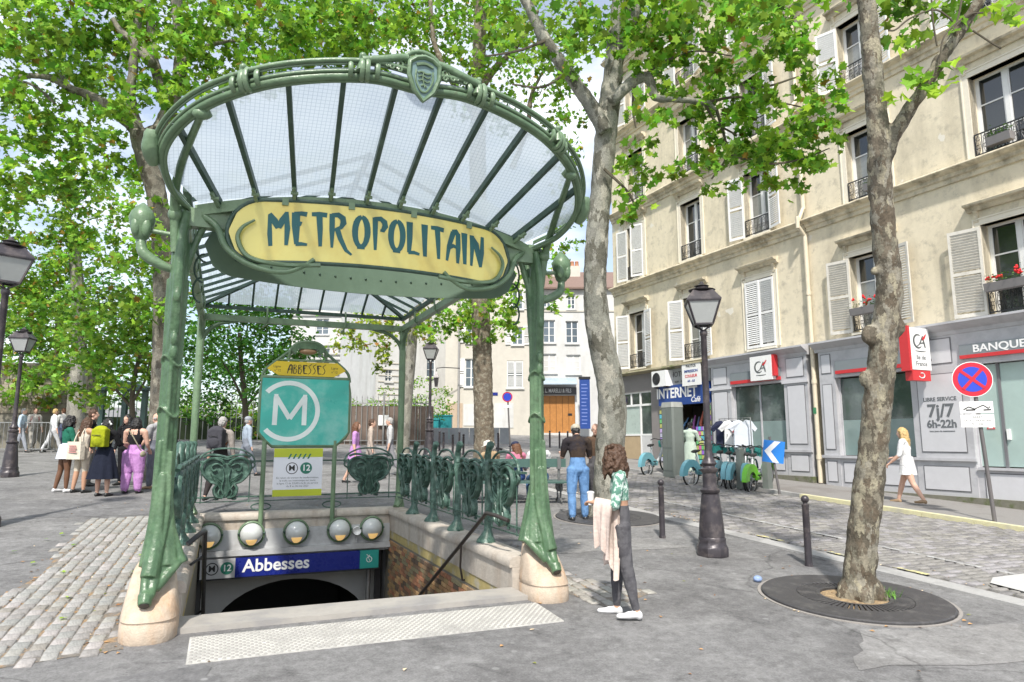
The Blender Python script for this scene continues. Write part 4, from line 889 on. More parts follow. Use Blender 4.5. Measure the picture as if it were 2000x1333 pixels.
def railing(name, label, length, bays, cartx, postx, loc_fn, rz, heavy=True):
    r = thing(name, label, 'railing', loc_fn, rz)
    for nm, z, t in (('top_rail', 1.33, .016), ('bottom_rail', .70, .015), ('lower_rail', .62, .010)):
        mb = MB(); mb.bar((0, 0, z), (length, 0, z), t*2.1, t*1.7); mb.build(nm, M_RAIL, r)
    for c in cartx:
        obj('cartouche', CART, r, (c, 0, 1.08), None).scale = (1.30, 1.6, 1.06)
        a, b = c-.48, c+.48
        mb = MB(); mb.tube(catmull([(a, 0, 1.30), (a+.06, 0, 1.43), (a+.25, 0, 1.535), (c, 0, 1.56), (b-.25, 0, 1.535), (b-.06, 0, 1.43), (b, 0, 1.30)], 5), .017, 6); mb.build('hoop', M_RAIL, r, 60)
        for x in (c-.40, c+.40):
            mb = MB(); mb.tube([(x, 0, .60), (x, 0, 1.36)], .010, 6); mb.build('upright', M_RAIL, r, 60)
        for x in (c-.15, c+.15):
            mb = MB(); mb.sphere((x, 0, .665), (.05,.02,.02), 8, 5); mb.build('rail_knot', M_RAIL, r, 180)
    if heavy:
        for x in postx:
            mb = MB(); mb.tube([(x, 0, .55), (x, 0, .75), (x, 0, 1.2), (x, 0, 1.40)], [.055, .050, .048, .058], 8, flat=.62); mb.tube(catmull([(x, 0, 1.38), (x-.02, .0, 1.50), (x+.03, 0, 1.60), (x+.10, 0, 1.66)], 4), [.046,.044,.04,.045,.05,.045,.042,.046,.046,.05,.054,.054,.04], 8)
            p = mb.build('post', M_RAIL, r, 50)
            mb = MB(); mb.tube([(x, 0, .63), (x, 0, .56), (x, -.01, .49), (x, -.02, .44), (x, -.02, .418)], [.045, .055, .085, .12, .135], 10)
            for s in (-1, 1): mb.tube([(x, 0, .50), (x+s*.09, -.02, .445), (x+s*.16, -.03, .43)], [.05, .035, .02], 6)
            mb.build('post_foot', M_RAIL, p, 60)
    return r
RX = 1.81
railing('entrance_railing', 'green cast iron railing on the right wall of the steps', 6.15, 5, [6.15-q for q in (5.49, 4.28, 3.05, 1.82, .66)], [6.15-q for q in (4.9, 3.68, 2.45, 1.2)], mw(RX, 6.35, 0), MA - pi/2)
railing('entrance_railing', 'green cast iron railing on the left wall of the steps', 6.15, 5, (.66, 1.82, 3.05, 4.28, 5.49), (1.2, 2.45, 3.68, 4.9), mw(-RX, .2, 0), MA + pi/2)
railing('entrance_railing', 'green cast iron railing behind the metro signboard with two shields', 3.6, 2, (.50, 3.05), (), mw(-1.80, 6.45, 0), MA, False)
# ---------------------------------------------------------------- signboard on two poles
tt = metro_thing('metro_signboard', 'green framed metro signboard with white M on turquoise and yellow name plate', 'signboard'); tt.location = mw(0, 6.27, 0); 
TURQ = mat('turquoise_panel', (0.05, 0.43, 0.36), 0.3, 0, 0.05, 3, col2=(.24,.54,.48), c2s=1.3, c2p=(.48,.7)); YELP = mat('yellow_plate', (0.68, 0.50, 0.03), 0.35, 0, 0.05, 5)
MW_ = mat('sign_white', (.72,.78,.76), .4, 0, .03, 4)
for x in (-.69, .56):
    mb = MB(); mb.tube([(x, 0, -.02), (x, 0, .3), (x, 0, 1.7)], .042, 10); p = mb.build('pole', M_GREEN, tt, 60)
    mb = MB(); mb.tube([(x+.17*cos(a), .12, .52+.06*sin(a)) for a in [k*pi/6 for k in range(13)]], .012, 5); mb.build('pole_ring', M_RAIL, p, 60)
W2 = .80
oct_ = [(-W2+.22, 1.60), (W2-.22, 1.60), (W2, 1.84), (W2, 2.72), (W2-.02, 2.92), (-W2+.02, 2.92), (-W2, 2.72), (-W2, 1.84)]
mb = MB(); mb.prism([(-W2+.22,1.62),(W2-.22,1.62),(W2-.01,1.85),(W2-.01,2.84),(-W2+.01,2.84),(-W2+.01,1.85)], lambda x, z: (x, .03, z), lambda x, z: (x, -.03, z)); pnl = mb.build('panel', TURQ, tt)
mb = MB(); loop = [(-W2+.02, 2.86), (-W2, 2.6), (-W2, 1.86), (-W2+.06, 1.76), (-W2+.24, 1.60), (W2-.24, 1.60), (W2-.06, 1.76), (W2, 1.86), (W2, 2.6), (W2-.02, 2.86)]
mb.tube([(x, 0, z) for x, z in loop], .036, 8, closed=True)
mb.tube(catmull([(-W2, 0, 2.80), (-W2+.05, 0, 2.98), (-W2+.25, 0, 3.17), (-.35, 0, 3.34), (-.24, 0, 3.44)], 5), .028, 8); mb.tube(catmull([(W2, 0, 2.80), (W2-.05, 0, 2.98), (W2-.25, 0, 3.17), (.35, 0, 3.34), (.24, 0, 3.44)], 5), .028, 8); mb.tube([(-.56, 0, 3.19), (.56, 0, 3.19)], .02, 6)
mb.build('frame', M_GREEN, tt, 50)
mb = MB(); yp = [(-W2+.08, 3.02), (-.55, 3.16), (.55, 3.16), (W2-.08, 3.02), (.50, 2.895), (-.50, 2.895)]
mb.prism(yp, lambda x, z: (x, .02, z), lambda x, z: (x, -.026, z)); npl = mb.build('name_plate', YELP, tt)
def strokes(par, name, m, strokes_, mapf, wd, dz0=0.0):
    """letter strokes: list of (points, widths); ribbons with a little thickness laid on a surface by mapf(x,z,d)"""
    mb = MB()
    for si, (pts, ws) in enumerate(strokes_):
        n = len(pts); ws = ws if isinstance(ws, (list, tuple)) else [ws]*n; A, B = [], []
        for i, (x, z) in enumerate(pts):
            p0, p1 = Vector(pts[max(0, i-1)]), Vector(pts[min(n-1, i+1)]); t = (p1-p0).normalized(); nn = Vector((-t.y, t.x))*(ws[i]*wd/2); A.append((x+nn.x, z+nn.y)); B.append((x-nn.x, z-nn.y))
        d = dz0 + .0012*(si+1); b = len(mb.v)
        for i in range(n): mb.v += [tuple(mapf(*A[i], d)), tuple(mapf(*B[i], d)), tuple(mapf(*A[i], -.001)), tuple(mapf(*B[i], -.001))]
        for i in range(n-1):
            q = b + 4*i
            mb.face((q, q+1, q+5, q+4)); mb.face((q, q+4, q+6, q+2)); mb.face((q+1, q+3, q+7, q+5))
        mb.face((b, b+2, b+3, b+1)); q = b + 4*(n-1); mb.face((q, q+1, q+3, q+2))
    return mb.build(name, m, par)
def arc(cx, cz, rx, rz, a0, a1, n=10): return [(cx + rx*cos(radians(a0+(a1-a0)*k/n)), cz + rz*sin(radians(a0+(a1-a0)*k/n))) for k in range(n+1)]
# art-nouveau alphabet, cell 0..w x 0..1
GLY = {
 'M': (.92, [([(.16,0),(.10,.35),(.06,.9)], [.9,1.1,.75]), ([(.06,.93),(.28,.72),(.47,.52)], [.9,1.6,1.3]), ([(.47,.52),(.64,.74),(.80,.97)], [1.3,1.6,.7]), ([(.80,.98),(.86,.5),(.84,.02)], [.8,1.3,.8])]),
 'E': (.72, [([(.16,.97),(.18,.6),(.24,.05)], [1.9,1.9,1.0]), ([(.08,.93),(.40,.94),(.66,.92)], [1.0,1.1,1.2]), ([(.20,.60),(.36,.62),(.42,.70)], [.9,.8,.5]), ([(.20,.05),(.45,.06),(.72,.04)], [.9,.9,.6])]),
 'T': (.72, [([(.02,.93),(.36,.94),(.72,.92)], [1.0,1.2,1.2]), ([(.36,.95),(.42,.5),(.46,.0)], [1.5,1.3,.8])]),
 'R': (.98, [([(.10,.97),(.12,.5),(.14,-.02)], [1.3,1.3,.6]), ([(.08,.93),(.38,.95),(.60,.86),(.64,.72),(.52,.58),(.28,.52)], [1.0,1.3,1.5,1.5,1.0,.7]), ([(.34,.56),(.52,.25),(.80,-.08),(1.06,-.20)], [1.3,1.2,.9,.5])]),
 'O': (.76, [(arc(.38,.50,.30,.44,90,270,10), [1.1,1.2,1.4,1.5,1.5,1.5,1.4,1.3,1.2,1.2,1.2]), (arc(.38,.50,.30,.44,90,-90,10), [1.1,1.2,1.4,1.5,1.5,1.5,1.4,1.3,1.2,1.2,1.2]), ([(.20,.05),(.56,.05)], 1.0)]),
 'P': (.72, [([(.14,.97),(.16,.5),(.18,0)], [1.4,1.2,.7]), ([(.08,.92),(.40,.95),(.60,.86),(.64,.74),(.52,.60),(.40,.60)], [1.0,1.3,1.5,1.5,1.1,.6])]),
 'L': (.62, [([(.12,.98),(.14,.5),(.12,.05)], [1.7,1.5,1.0]), ([(.08,.05),(.38,.07),(.66,.04)], [.9,.9,.7])]),
 'I': (.34, [([(.15,.98),(.17,.5),(.20,0)], [1.8,1.4,1.0])]),
 'A': (.74, [([(.06,0),(.16,.45),(.40,.93)], [.7,1.2,1.5]), ([(.34,.93),(.54,.96),(.68,.86)], [1.2,1.5,1.2]), ([(.66,.92),(.68,.45),(.66,-.02)], [1.3,1.4,.8]), ([(.16,.40),(.40,.50),(.66,.46)], [.8,1.0,.8])]),
 'N': (.76, [([(.10,0),(.14,.5),(.12,.97)], [.7,1.2,1.3]), ([(.12,.93),(.36,.72),(.52,.35),(.64,.02)], [1.1,1.8,1.4,.8]), ([(.64,.05),(.72,.5),(.74,1.0)], [.9,1.3,.9])]),
 'B': (.62, [([(.14,.97),(.14,.5),(.12,.0)], .9), ([(.10,.95),(.42,.96),(.48,.8),(.14,.56)], .7), ([(.14,.56),(.50,.50),(.56,.26),(.40,.02),(.10,.02)], .7)]),
 'S': (.58, [([(.56,1.12),(.34,.98),(.12,.86),(.30,.62),(.46,.40),(.36,.14),(.06,-.04)], [.5,.8,.8,.8,.8,.8,.5])]),
}
def word(par, name, m, txt, x0, x1, zbase, hgt, mapf, gap=.10, wd=.085):
    tot = sum(GLY[c][0] for c in txt) + gap*(len(txt)-1); k = (x1-x0)/tot; x = x0
    for c in txt:
        w, ss = GLY[c]
        strokes(par, name, m, [([(x + a*k, zbase + b*hgt) for a, b in pts], ws) for pts, ws in ss], mapf, wd*hgt/ .5 if wd else .05); x += (w+gap)*k
word(npl, 'letter', TXK, 'ABBESSES', -.36, .34, 2.935, .17, lambda x, z, d: (x, -.0265-d, z), .06, .05)
for t, z, x in (('Ligne', 3.06, -.54), ('n°12', 2.985, -.53), ('Ligne', 3.06, .50), ('n°12', 2.985, .50)): o = flat(tt, 'lettering', textmesh(t, .062, TXK, .0006), x, -.0265, z); o.parent = npl
mb = MB(); n = 44; cx_, cz_, r0, r1 = -.30, 2.24, .56, .475      # the ring is cut by the panel edge on the left
for k in range(n):
    a, b = 2*pi*k/n, 2*pi*(k+1)/n
    q = [(cx_+r*cos(t), cz_+r*sin(t)) for r, t in ((r0,a),(r0,b),(r1,b),(r1,a))]
    if min(p[0] for p in q) < -W2+.045: continue
    mb.prism(q, lambda u, v: (u, -.03, v), lambda u, v: (u, -.034, v))
mb.build('metro_ring', MW_, pnl)
strokes(pnl, 'metro_letter', MW_, [([(-.54,1.98),(-.53,2.50)], 1), ([(-.53,2.50),(-.28,2.10)], 1), ([(-.28,2.10),(-.02,2.50)], 1), ([(-.02,2.50),(-.02,1.98)], 1), ([(-.565,2.52),(-.495,2.52)], .6), ([(-.055,2.52),(.015,2.52)], .6)], lambda x, z, d: (x, -.0305-d*1.5, z), .085)
mb = MB(); mb.prism([(-.30,3.36),(-.26,3.46),(-.12,3.52),(.12,3.52),(.26,3.46),(.30,3.36),(.22,3.30),(.18,3.40),(-.18,3.40),(-.22,3.30)], lambda x, z: (x, .07, z), lambda x, z: (x, -.10, z)); mb.tube(catmull([(-.34,0,3.22),(-.30,-.05,3.40),(-.15,-.08,3.52),(.15,-.08,3.52),(.30,-.05,3.40),(.34,0,3.22)], 5), .03, 8); mb.build('lamp_hood', M_GREEN, tt, 50)
mb = MB(); mb.sphere((0, -.03, 3.36), (.17,.08,.06), 12, 7); mb.build('lamp_glass', mat('amber_glass', (.36,.22,.12), .3), tt, 180)
# poster under the board
po = metro_thing('works_poster', 'white notice with lime bands about line 12 under the signboard', 'poster'); po.location = mw(0, 6.20, 0)
mb = MB(); mb.box(-.52, 0, .70, .34, .02, 1.56); mb.build('sheet', mat('poster_paper', (.72,.73,.78), .5, 0, .02, 3), po)
LIME = mat('lime_band', (.46,.52,.03), .5, 0, .03, 4)
mb = MB(); mb.box(-.519, -.003, 1.40, .339, -.0005, 1.559); mb.build('band', LIME, po); mb = MB(); mb.box(-.519, -.003, .701, .339, -.0005, .82); mb.build('band', LIME, po)
for k in range(5):
    x = -.28 + .085*k; mb = MB(); mb.prism([(x, 1.37), (x+.03, 1.37), (x+.075, 1.46), (x+.045, 1.46)], lambda u, v: (u, -.0032, v), lambda u, v: (u, -.0045, v)); mb.build('slash', LG, po)
disc(po, 'metro_ring', TXK, -.20, -.0005, 1.20, .105, .002, .092); flat(po, 'lettering', textmesh('M', .15, TXK, .0008, bold=.002), -.20, -.0015, 1.20); disc(po, 'line_disc', LG, .05, -.0005, 1.20, .105, .002); flat(po, 'lettering', textmesh('12', .15, TXW, .0008, bold=.003), .05, -.004, 1.20)
for t, z in (('En raison de travaux de modernisation,', 1.03), ('le trafic est interrompu sur toute', .98), ('la ligne 12 de 22h45 à la fin du service', .93), ('du 8 au 26 mai 2023', .88)): flat(po, 'lettering', textmesh(t, .047, TXG, .0005), -.09, -.0012, z)
# ---------------------------------------------------------------- the canopy itself
cn_ = metro_thing('metro_canopy', 'green iron and wired glass art nouveau metro canopy over the steps', 'canopy')
def wired_glass():
    m = bpy.data.materials.new('wired_glass'); m.use_nodes = True; t = m.node_tree; t.nodes.clear(); L = t.links.new
    out = N(t, 'ShaderNodeOutputMaterial'); co = N(t, 'ShaderNodeTexCoord'); sep = N(t, 'ShaderNodeSeparateXYZ'); L(co.outputs['Object'], sep.inputs[0])
    lines = []
    for ax in (0, 1):
        a = N(t, 'ShaderNodeMath', operation='MULTIPLY'); a.inputs[1].default_value = 27.0; L(sep.outputs[ax], a.inputs[0])
        b = N(t, 'ShaderNodeMath', operation='FRACT'); L(a.outputs[0], b.inputs[0]); c = N(t, 'ShaderNodeMath', operation='LESS_THAN'); c.inputs[1].default_value = 0.13; L(b.outputs[0], c.inputs[0]); lines.append(c)
    mx = N(t, 'ShaderNodeMath', operation='MAXIMUM'); L(lines[0].outputs[0], mx.inputs[0]); L(lines[1].outputs[0], mx.inputs[1])
    no = N(t, 'ShaderNodeTexNoise', i_Scale=2.0, i_Detail=6.0); L(co.outputs['Object'], no.inputs['Vector'])
    rp = N(t, 'ShaderNodeMapRange'); rp.inputs[1].default_value = .3; rp.inputs[2].default_value = .75; rp.inputs[3].default_value = .72; rp.inputs[4].default_value = .93; L(no.outputs['Fac'], rp.inputs[0])
    cx = N(t, 'ShaderNodeMix', data_type='RGBA'); L(mx.outputs[0], cx.inputs[0]); cx.inputs[6].default_value = (.44,.495,.54,1); cx.inputs[7].default_value = (.31,.355,.395,1)
    tl = N(t, 'ShaderNodeBsdfTranslucent'); L(cx.outputs[2], tl.inputs[0]); df = N(t, 'ShaderNodeBsdfDiffuse'); L(cx.outputs[2], df.inputs[0])
    tp = N(t, 'ShaderNodeBsdfTransparent'); tp.inputs[0].default_value = (.86,.90,.91,1); gl_ = N(t, 'ShaderNodeBsdfGlossy'); gl_.inputs['Roughness'].default_value = .12
    m1 = N(t, 'ShaderNodeMixShader'); m1.inputs[0].default_value = .12; L(tl.outputs[0], m1.inputs[1]); L(df.outputs[0], m1.inputs[2])
    ad = N(t, 'ShaderNodeMath', operation='MAXIMUM'); L(rp.outputs[0], ad.inputs[0]); sc = N(t, 'ShaderNodeMath', operation='MULTIPLY'); sc.inputs[1].default_value = .85; L(mx.outputs[0], sc.inputs[0]); L(sc.outputs[0], ad.inputs[1])
    m2 = N(t, 'ShaderNodeMixShader'); L(ad.outputs[0], m2.inputs[0]); L(tp.outputs[0], m2.inputs[1]); L(m1.outputs[0], m2.inputs[2])
    m3 = N(t, 'ShaderNodeMixShader'); m3.inputs[0].default_value = .05; L(m2.outputs[0], m3.inputs[1]); L(gl_.outputs[0], m3.inputs[2]); L(m3.outputs[0], out.inputs[0]); return m
WGL = wired_glass()
RIMP = [(0,-1.716,4.693),(.417,-1.728,4.702),(.949,-1.645,4.626),(1.383,-1.473,4.529),(1.776,-1.167,4.395),(2.011,-.786,4.199),(1.972,-.417,4.002),(1.82,.039,3.93)]
RR = catmull(RIMP, 12, mirror_start=True); RL = [Vector((-p.x, p.y, p.z)) for p in RR[::-1]]
RIM = RL[:-1] + RR
def rim_at(lx):                                    # point of the front part of the rim with that x
    return min(RIM[22:-22], key=lambda p: abs(p.x - lx))
def bow(lx): return -.26*(1 - (lx/1.75)**2) + .02        # plan of the transom and the front sign
def trans(lx): return Vector((lx, bow(lx), 4.055 - .175*(abs(lx)/1.72)**2.2))
# rim: two roll mouldings with a web, from column to column
cen = Vector((0, -.5, 4.2))
def off(i, o, h):
    p = RIM[i]; t = (RIM[min(i+1, len(RIM)-1)] - RIM[max(i-1, 0)]).normalized(); n = Vector((t.y, -t.x, 0)); n = n.normalized() if n.length > 1e-6 else Vector((0,-1,0))
    if n.dot(p - cen) < 0: n = -n
    return p + n*o + Vector((0, 0, h))
idx = range(len(RIM))
mb = MB(); mb.tube([off(i, -.02, -.035) for i in idx], .033, 9); mb.tube([off(i, .008, .0) for i in idx], .016, 7); mb.tube([off(i, .040, .075) for i in idx], .020, 7); mb.tube([off(i, .025, .05) for i in idx], .010, 6); mb.tube([off(i, -.046, -.06) for i in idx], .016, 7); mb.build('rim', M_GREEN, cn_, 60)
def knot(lx, front=True):
    i = min(range(len(RIM)), key=lambda k: abs(RIM[k].x - lx) + (0 if RIM[k].y < -.5 or not front else 9)); mb = MB()
    for d, rr in ((-2, .045), (0, .070), (1, .075), (3, .045)):
        j = max(1, min(len(RIM)-2, i+d)); c = off(j, .010, .012); t = (RIM[j+1]-RIM[j-1]).normalized(); u = Vector((0,0,1)); w = t.cross(u).normalized()
        mb.tube([c + (u*cos(a)*1.15 + w*sin(a)*.9)*rr for a in [k*pi/6 for k in range(12)]], .022, 6, closed=True)
    c = off(i, .035, .085); mb.tube(catmull([c + Vector((0,0,-.10)), c, c + Vector((0,-.03,.05))], 4), [.05,.045,.04,.035,.03,.03,.028,.028,.01][:9], 8); mb.build('rim_knot', M_GREEN, cn_, 60)
for x in (-.50, .50, -1.40, 1.40): knot(x)
for s in (-1, 1):
    i = 5 if s < 0 else len(RIM)-6
    mb = MB(); i2 = min(range(len(RIM)), key=lambda k: (RIM[k] - Vector((s*2.01, -.72, 4.17))).length); c = off(i2, .02, .03)
    mb.tube(catmull([c+Vector((s*.03,.10,-.14)), c+Vector((s*.05,.02,-.03)), c+Vector((s*.04,-.05,.12))], 5), [.035,.05,.062,.07,.075,.08,.08,.075,.07,.07,.05][:11], 8); mb.build('rim_knot', M_GREEN, cn_, 60)
# centre crest: shield, wings with scrolls, fan-shaped comb
A0 = rim_at(0); 
cr_ = MB(); sh = [(0,-.22),(.10,-.12),(.155,.03),(.15,.16),(.08,.21),(0,.23)]; shf = sh + [(-x, z) for x, z in sh[-2:0:-1]]
f_ = lambda d: (lambda x, z: (A0.x + x*.8, A0.y - .05 - d - .10*z, A0.z - .01 + z*.78))
cr_.prism(shf, f_(0), f_(.05)); crest = cr_.build('crest_shield', mat('pale_shield', (.15,.24,.235), .45, 0, .15, 10), cn_)
mb = MB(); mb.tube([Vector(f_(.05)(x*1.04, z*1.04)) for x, z in shf], .022, 6, closed=True); mb.build('shield_border', M_GREEN, crest, 60)
def SH(pts, r, par, nm='shield_relief', m=M_GREEN): mb = MB(); mb.tube(catmull([Vector(f_(.058)(x, z)) for x, z in pts], 5), r, 5); return mb.build(nm, m, par, 60)
SH([(-.09,.14),(0,.165),(.09,.14)], .014, crest); SH([(-.09,.09),(-.09,-.02),(-.04,-.12),(.0,-.14),(.04,-.12),(.09,-.02),(.09,.09)], .008, crest)
SH([(-.07,.06),(-.03,.075),(.02,.06),(.07,.07)], .008, crest); SH([(-.065,.02),(-.02,.035),(.03,.015),(.065,.03)], .007, crest); SH([(-.06,-.025),(-.02,-.01),(.03,-.03),(.06,-.015)], .007, crest); SH([(-.03,-.075),(.0,-.06),(.03,-.08)], .007, crest); SH([(-.01,.08),(-.015,.0),(.01,-.09)], .006, crest)
for s in (-1, 1):
    mb = MB(); pts = [off(min(range(len(RIM)), key=lambda k: abs(RIM[k].x - s*q) + (0 if RIM[k].y < -1 else 9)), .05, h) for q, h in ((.13,.17),(.19,.155),(.30,.115),(.42,.085),(.50,.075))]
    mb.tube(catmull(pts, 5), .034, 8); w = mb.build('crest_wing', M_GREEN, cn_, 60)
    for q, h, rr in ((.21,.095,.035),(.26,.06,.03),(.32,.065,.024),(.19,.05,.024),(.37,.05,.018)):
        b = off(min(range(len(RIM)), key=lambda k: abs(RIM[k].x - s*q) + (0 if RIM[k].y < -1 else 9)), .05, h); mb = MB()
        mb.tube([b + Vector((s*rr*cos(a)*(1-.06*k), 0, rr*sin(a)*(1-.06*k))) for k, a in enumerate([j*pi/5 for j in range(13)])], .009, 5); mb.build('scroll', M_GREEN, w, 60)
mb = MB(); C0 = A0 + Vector((0, -.02, .13)); arcp = [C0 + Vector((.17*cos(a), .0, .15*sin(a))) for a in [radians(8+164*k/14) for k in range(15)]]
mb.tube(arcp, .022, 7); mb.tube([C0 + (p-C0)*.72 for p in arcp], .016, 6)
for k in range(1, 14, 2): mb.tube([C0 + (arcp[k]-C0)*.35, arcp[k]], .010, 5)
mb.tube([C0 + Vector((-.2,0,-.01)), C0 + Vector((.2,0,-.01))], .03, 7); mb.build('crest_comb', M_GREEN, cn_, 60)
# transom above the sign
tp_ = [trans(-1.74 + 3.48*k/28) for k in range(29)]
mb = MB()
for a, b in zip(tp_, tp_[1:]): mb.bar(a + Vector((0,0,.02)), b + Vector((0,0,.02)), .09, .085); mb.bar(a + Vector((0,-.05,-.035)), b + Vector((0,-.05,-.035)), .03, .03)
mb.build('transom', M_GREEN, cn_)
# fan of ribs and panes
RX_T = [-1.54,-1.2,-.86,-.52,-.17,.17,.52,.86,1.2,1.54]; RX_R = [-1.91,-1.51,-1.06,-.63,-.2,.2,.63,1.06,1.51,1.91]
ribs = []
for a, b in zip(RX_T, RX_R):
    p, q = trans(a) + Vector((0, -.02, .06)), (rim_at(b) if abs(b) < 1.8 else min(RIM, key=lambda k: (k - Vector((b, -1.0, 4.31))).length))
    ribs.append((p, q)); mb = MB(); mb.bar(p, q, .042, .062); r = mb.build('rib', M_GREEND, cn_)
    d = (q-p).normalized(); c = p + d*.13 + Vector((0,0,-.05)); mb = MB(); mb.bar(p + d*.02 + Vector((0,0,-.045)), p + d*.22 + Vector((0,0,-.04)), .03, .05); mb.tube([c + Vector((-.035,-.03,0)), c + Vector((.035,-.03,0))], .018, 6); mb.build('rib_shoe', M_GREEN, r)
ends = [(trans(-1.72) + Vector((0,0,.06)), min(RIM, key=lambda k: (k - Vector((-2.0,-.55,4.07))).length))] + ribs + [(trans(1.72) + Vector((0,0,.06)), min(RIM, key=lambda k: (k - Vector((2.0,-.55,4.07))).length))]
def pane(par, a, b, c, d, n=5, th=.012, name='pane'):        # a-b lower edge, d-c upper edge
    mb = MB(); up = ((b-a).cross(d-a)).normalized()
    F = lambda u, v: (a.lerp(b, u)).lerp(d.lerp(c, u), v)
    mb.grid(lambda u, v: F(u, v) + up*(.010*sin(pi*u)), n, n); return mb.build(name, WGL, par, 180)
for (p, q), (p2, q2) in zip(ends, ends[1:]):
    i0 = min(range(len(RIM)), key=lambda k: (RIM[k]-q).length); i1 = min(range(len(RIM)), key=lambda k: (RIM[k]-q2).length)
    mb = MB(); n = max(2, i1-i0)
    def F(u, v, p=p, p2=p2, i0=i0, i1=i1):
        x = i0 + (i1-i0)*u; k = int(min(x, len(RIM)-2)); r = RIM[k].lerp(RIM[k+1], x-k); s = p.lerp(p2, u); return s.lerp(r, v) + Vector((0,0,.03))
    mb.grid(F, n, 6); mb.build('pane', WGL, cn_, 180)
# front sign
SY = mat('sign_yellow', (0.76, 0.66, 0.19), 0.32, 0, 0.05, 3, col2=(.70,.54,.12), c2s=1.6, c2p=(.5,.72), coat=.3); SLET = mat('sign_letter_green', (.006,.095,.10), .35, 0, .08, 6)
zc = lambda lx: 3.735 - .05*(lx/1.45)**2
SW, SHH = 1.45, .30
def smap(x, z, d): return Vector((x, bow(x) - .045 - d, zc(x) + z))
def stadium(w, h, n=10):
    pts = [(-w+h, -h)]; pts += [(w-h, -h)]
    P = [(w-h + h*cos(radians(-90+180*k/n)), h*sin(radians(-90+180*k/n))) for k in range(n+1)]
    Q = [(-w+h + h*cos(radians(90+180*k/n)), h*sin(radians(90+180*k/n))) for k in range(n+1)]
    bot = [(-w+h + (2*w-2*h)*k/16, -h) for k in range(1, 16)]; top = [(w-h - (2*w-2*h)*k/16, h) for k in range(1, 16)]
    return bot + P + top + Q
def curved_plate(w, h, mapf, d0, d1):
    mb = MB(); n = 40; xs = [-w + 2*w*k/n for k in range(n+1)]
    def hh(x): e = abs(x) - (w-h); return h if e <= 0 else sqrt(max(0, h*h - e*e))
    b = len(mb.v)
    for x in xs:
        for z, d in ((hh(x), d0), (-hh(x), d0), (hh(x), d1), (-hh(x), d1)): mb.v.append(tuple(mapf(x, z, d)))
    for i in range(n):
        q = b + 4*i; mb.face((q, q+4, q+5, q+1)); mb.face((q+2, q+3, q+7, q+6)); mb.face((q, q+2, q+6, q+4)); mb.face((q+1, q+5, q+7, q+3))
    return mb
ps_ = curved_plate(SW, SHH, smap, 0, .03).build('name_panel', SY, cn_)
mb = MB(); mb.tube([smap(x, z, .02) for x, z in stadium(SW+.01, SHH+.01, 14)], .022, 7, closed=True); mb.build('panel_border', M_GREEND, ps_, 60)
word(ps_, 'letter', SLET, 'METROPOLITAIN', -1.10, 1.12, -.155, .35, lambda x, z, d: smap(x, z + .02*cos(x*1.3), .031 + d), .13, .058)
for s in (-1, 1):
    mb = MB(); mb.tube(catmull([smap(s*1.22,.10,.06), smap(s*1.33,.02,.07), smap(s*1.36,-.10,.07), smap(s*1.25,-.27,.06), smap(s*.95,-.34,.05), smap(s*.6,-.33,.04)], 6), [.012+.012*min(1, k/12) for k in range(31)], 6); mb.build('border_tendril', M_GREEN, ps_, 60)
    mb = MB(); mb.tube(catmull([(s*1.70, -.02, 3.85), (s*1.55, -.10, 3.72), (s*1.46, -.14, 3.52), (s*1.25, -.20, 3.36), (s*.95, -.25, 3.30), (s*.75, -.27, 3.38), (s*.66, -.29, 3.45)], 6), [.035-.0004*k for k in range(37)], 7); mb.build('sign_bracket', M_GREEN, cn_, 60)
    mb = MB(); mb.box(s*1.30, -.06, 3.72, s*1.86, .06, 3.90); mb.build('sign_beam', M_GREEN, cn_)
for k in (-.95, -.32, .32, .95): mb = MB(); c = smap(k, .29, .035); mb.box(c.x-.03, c.y-.01, c.z-.03, c.x+.03, c.y+.03, c.z+.04); mb.build('sign_clip', M_GREEN, ps_)
# rear name panel, bowed inwards; only its riveted back is seen
def rmap(x, z, d): return Vector((x, .10 + .46*(1-(x/1.68)**2) + d, 3.60 + z))
rp_ = curved_plate(1.66, .27, rmap, 0, .02).build('rear_panel', mat('rear_panel_green', (.10,.16,.115), .5, 0, .12, 5), cn_)
for k in range(17): mb = MB(); c = rmap(-1.36+.17*k, -.10, -.004); mb.sphere(c, .013, 7, 5); mb.build('rivet', M_GREEND, rp_, 180)
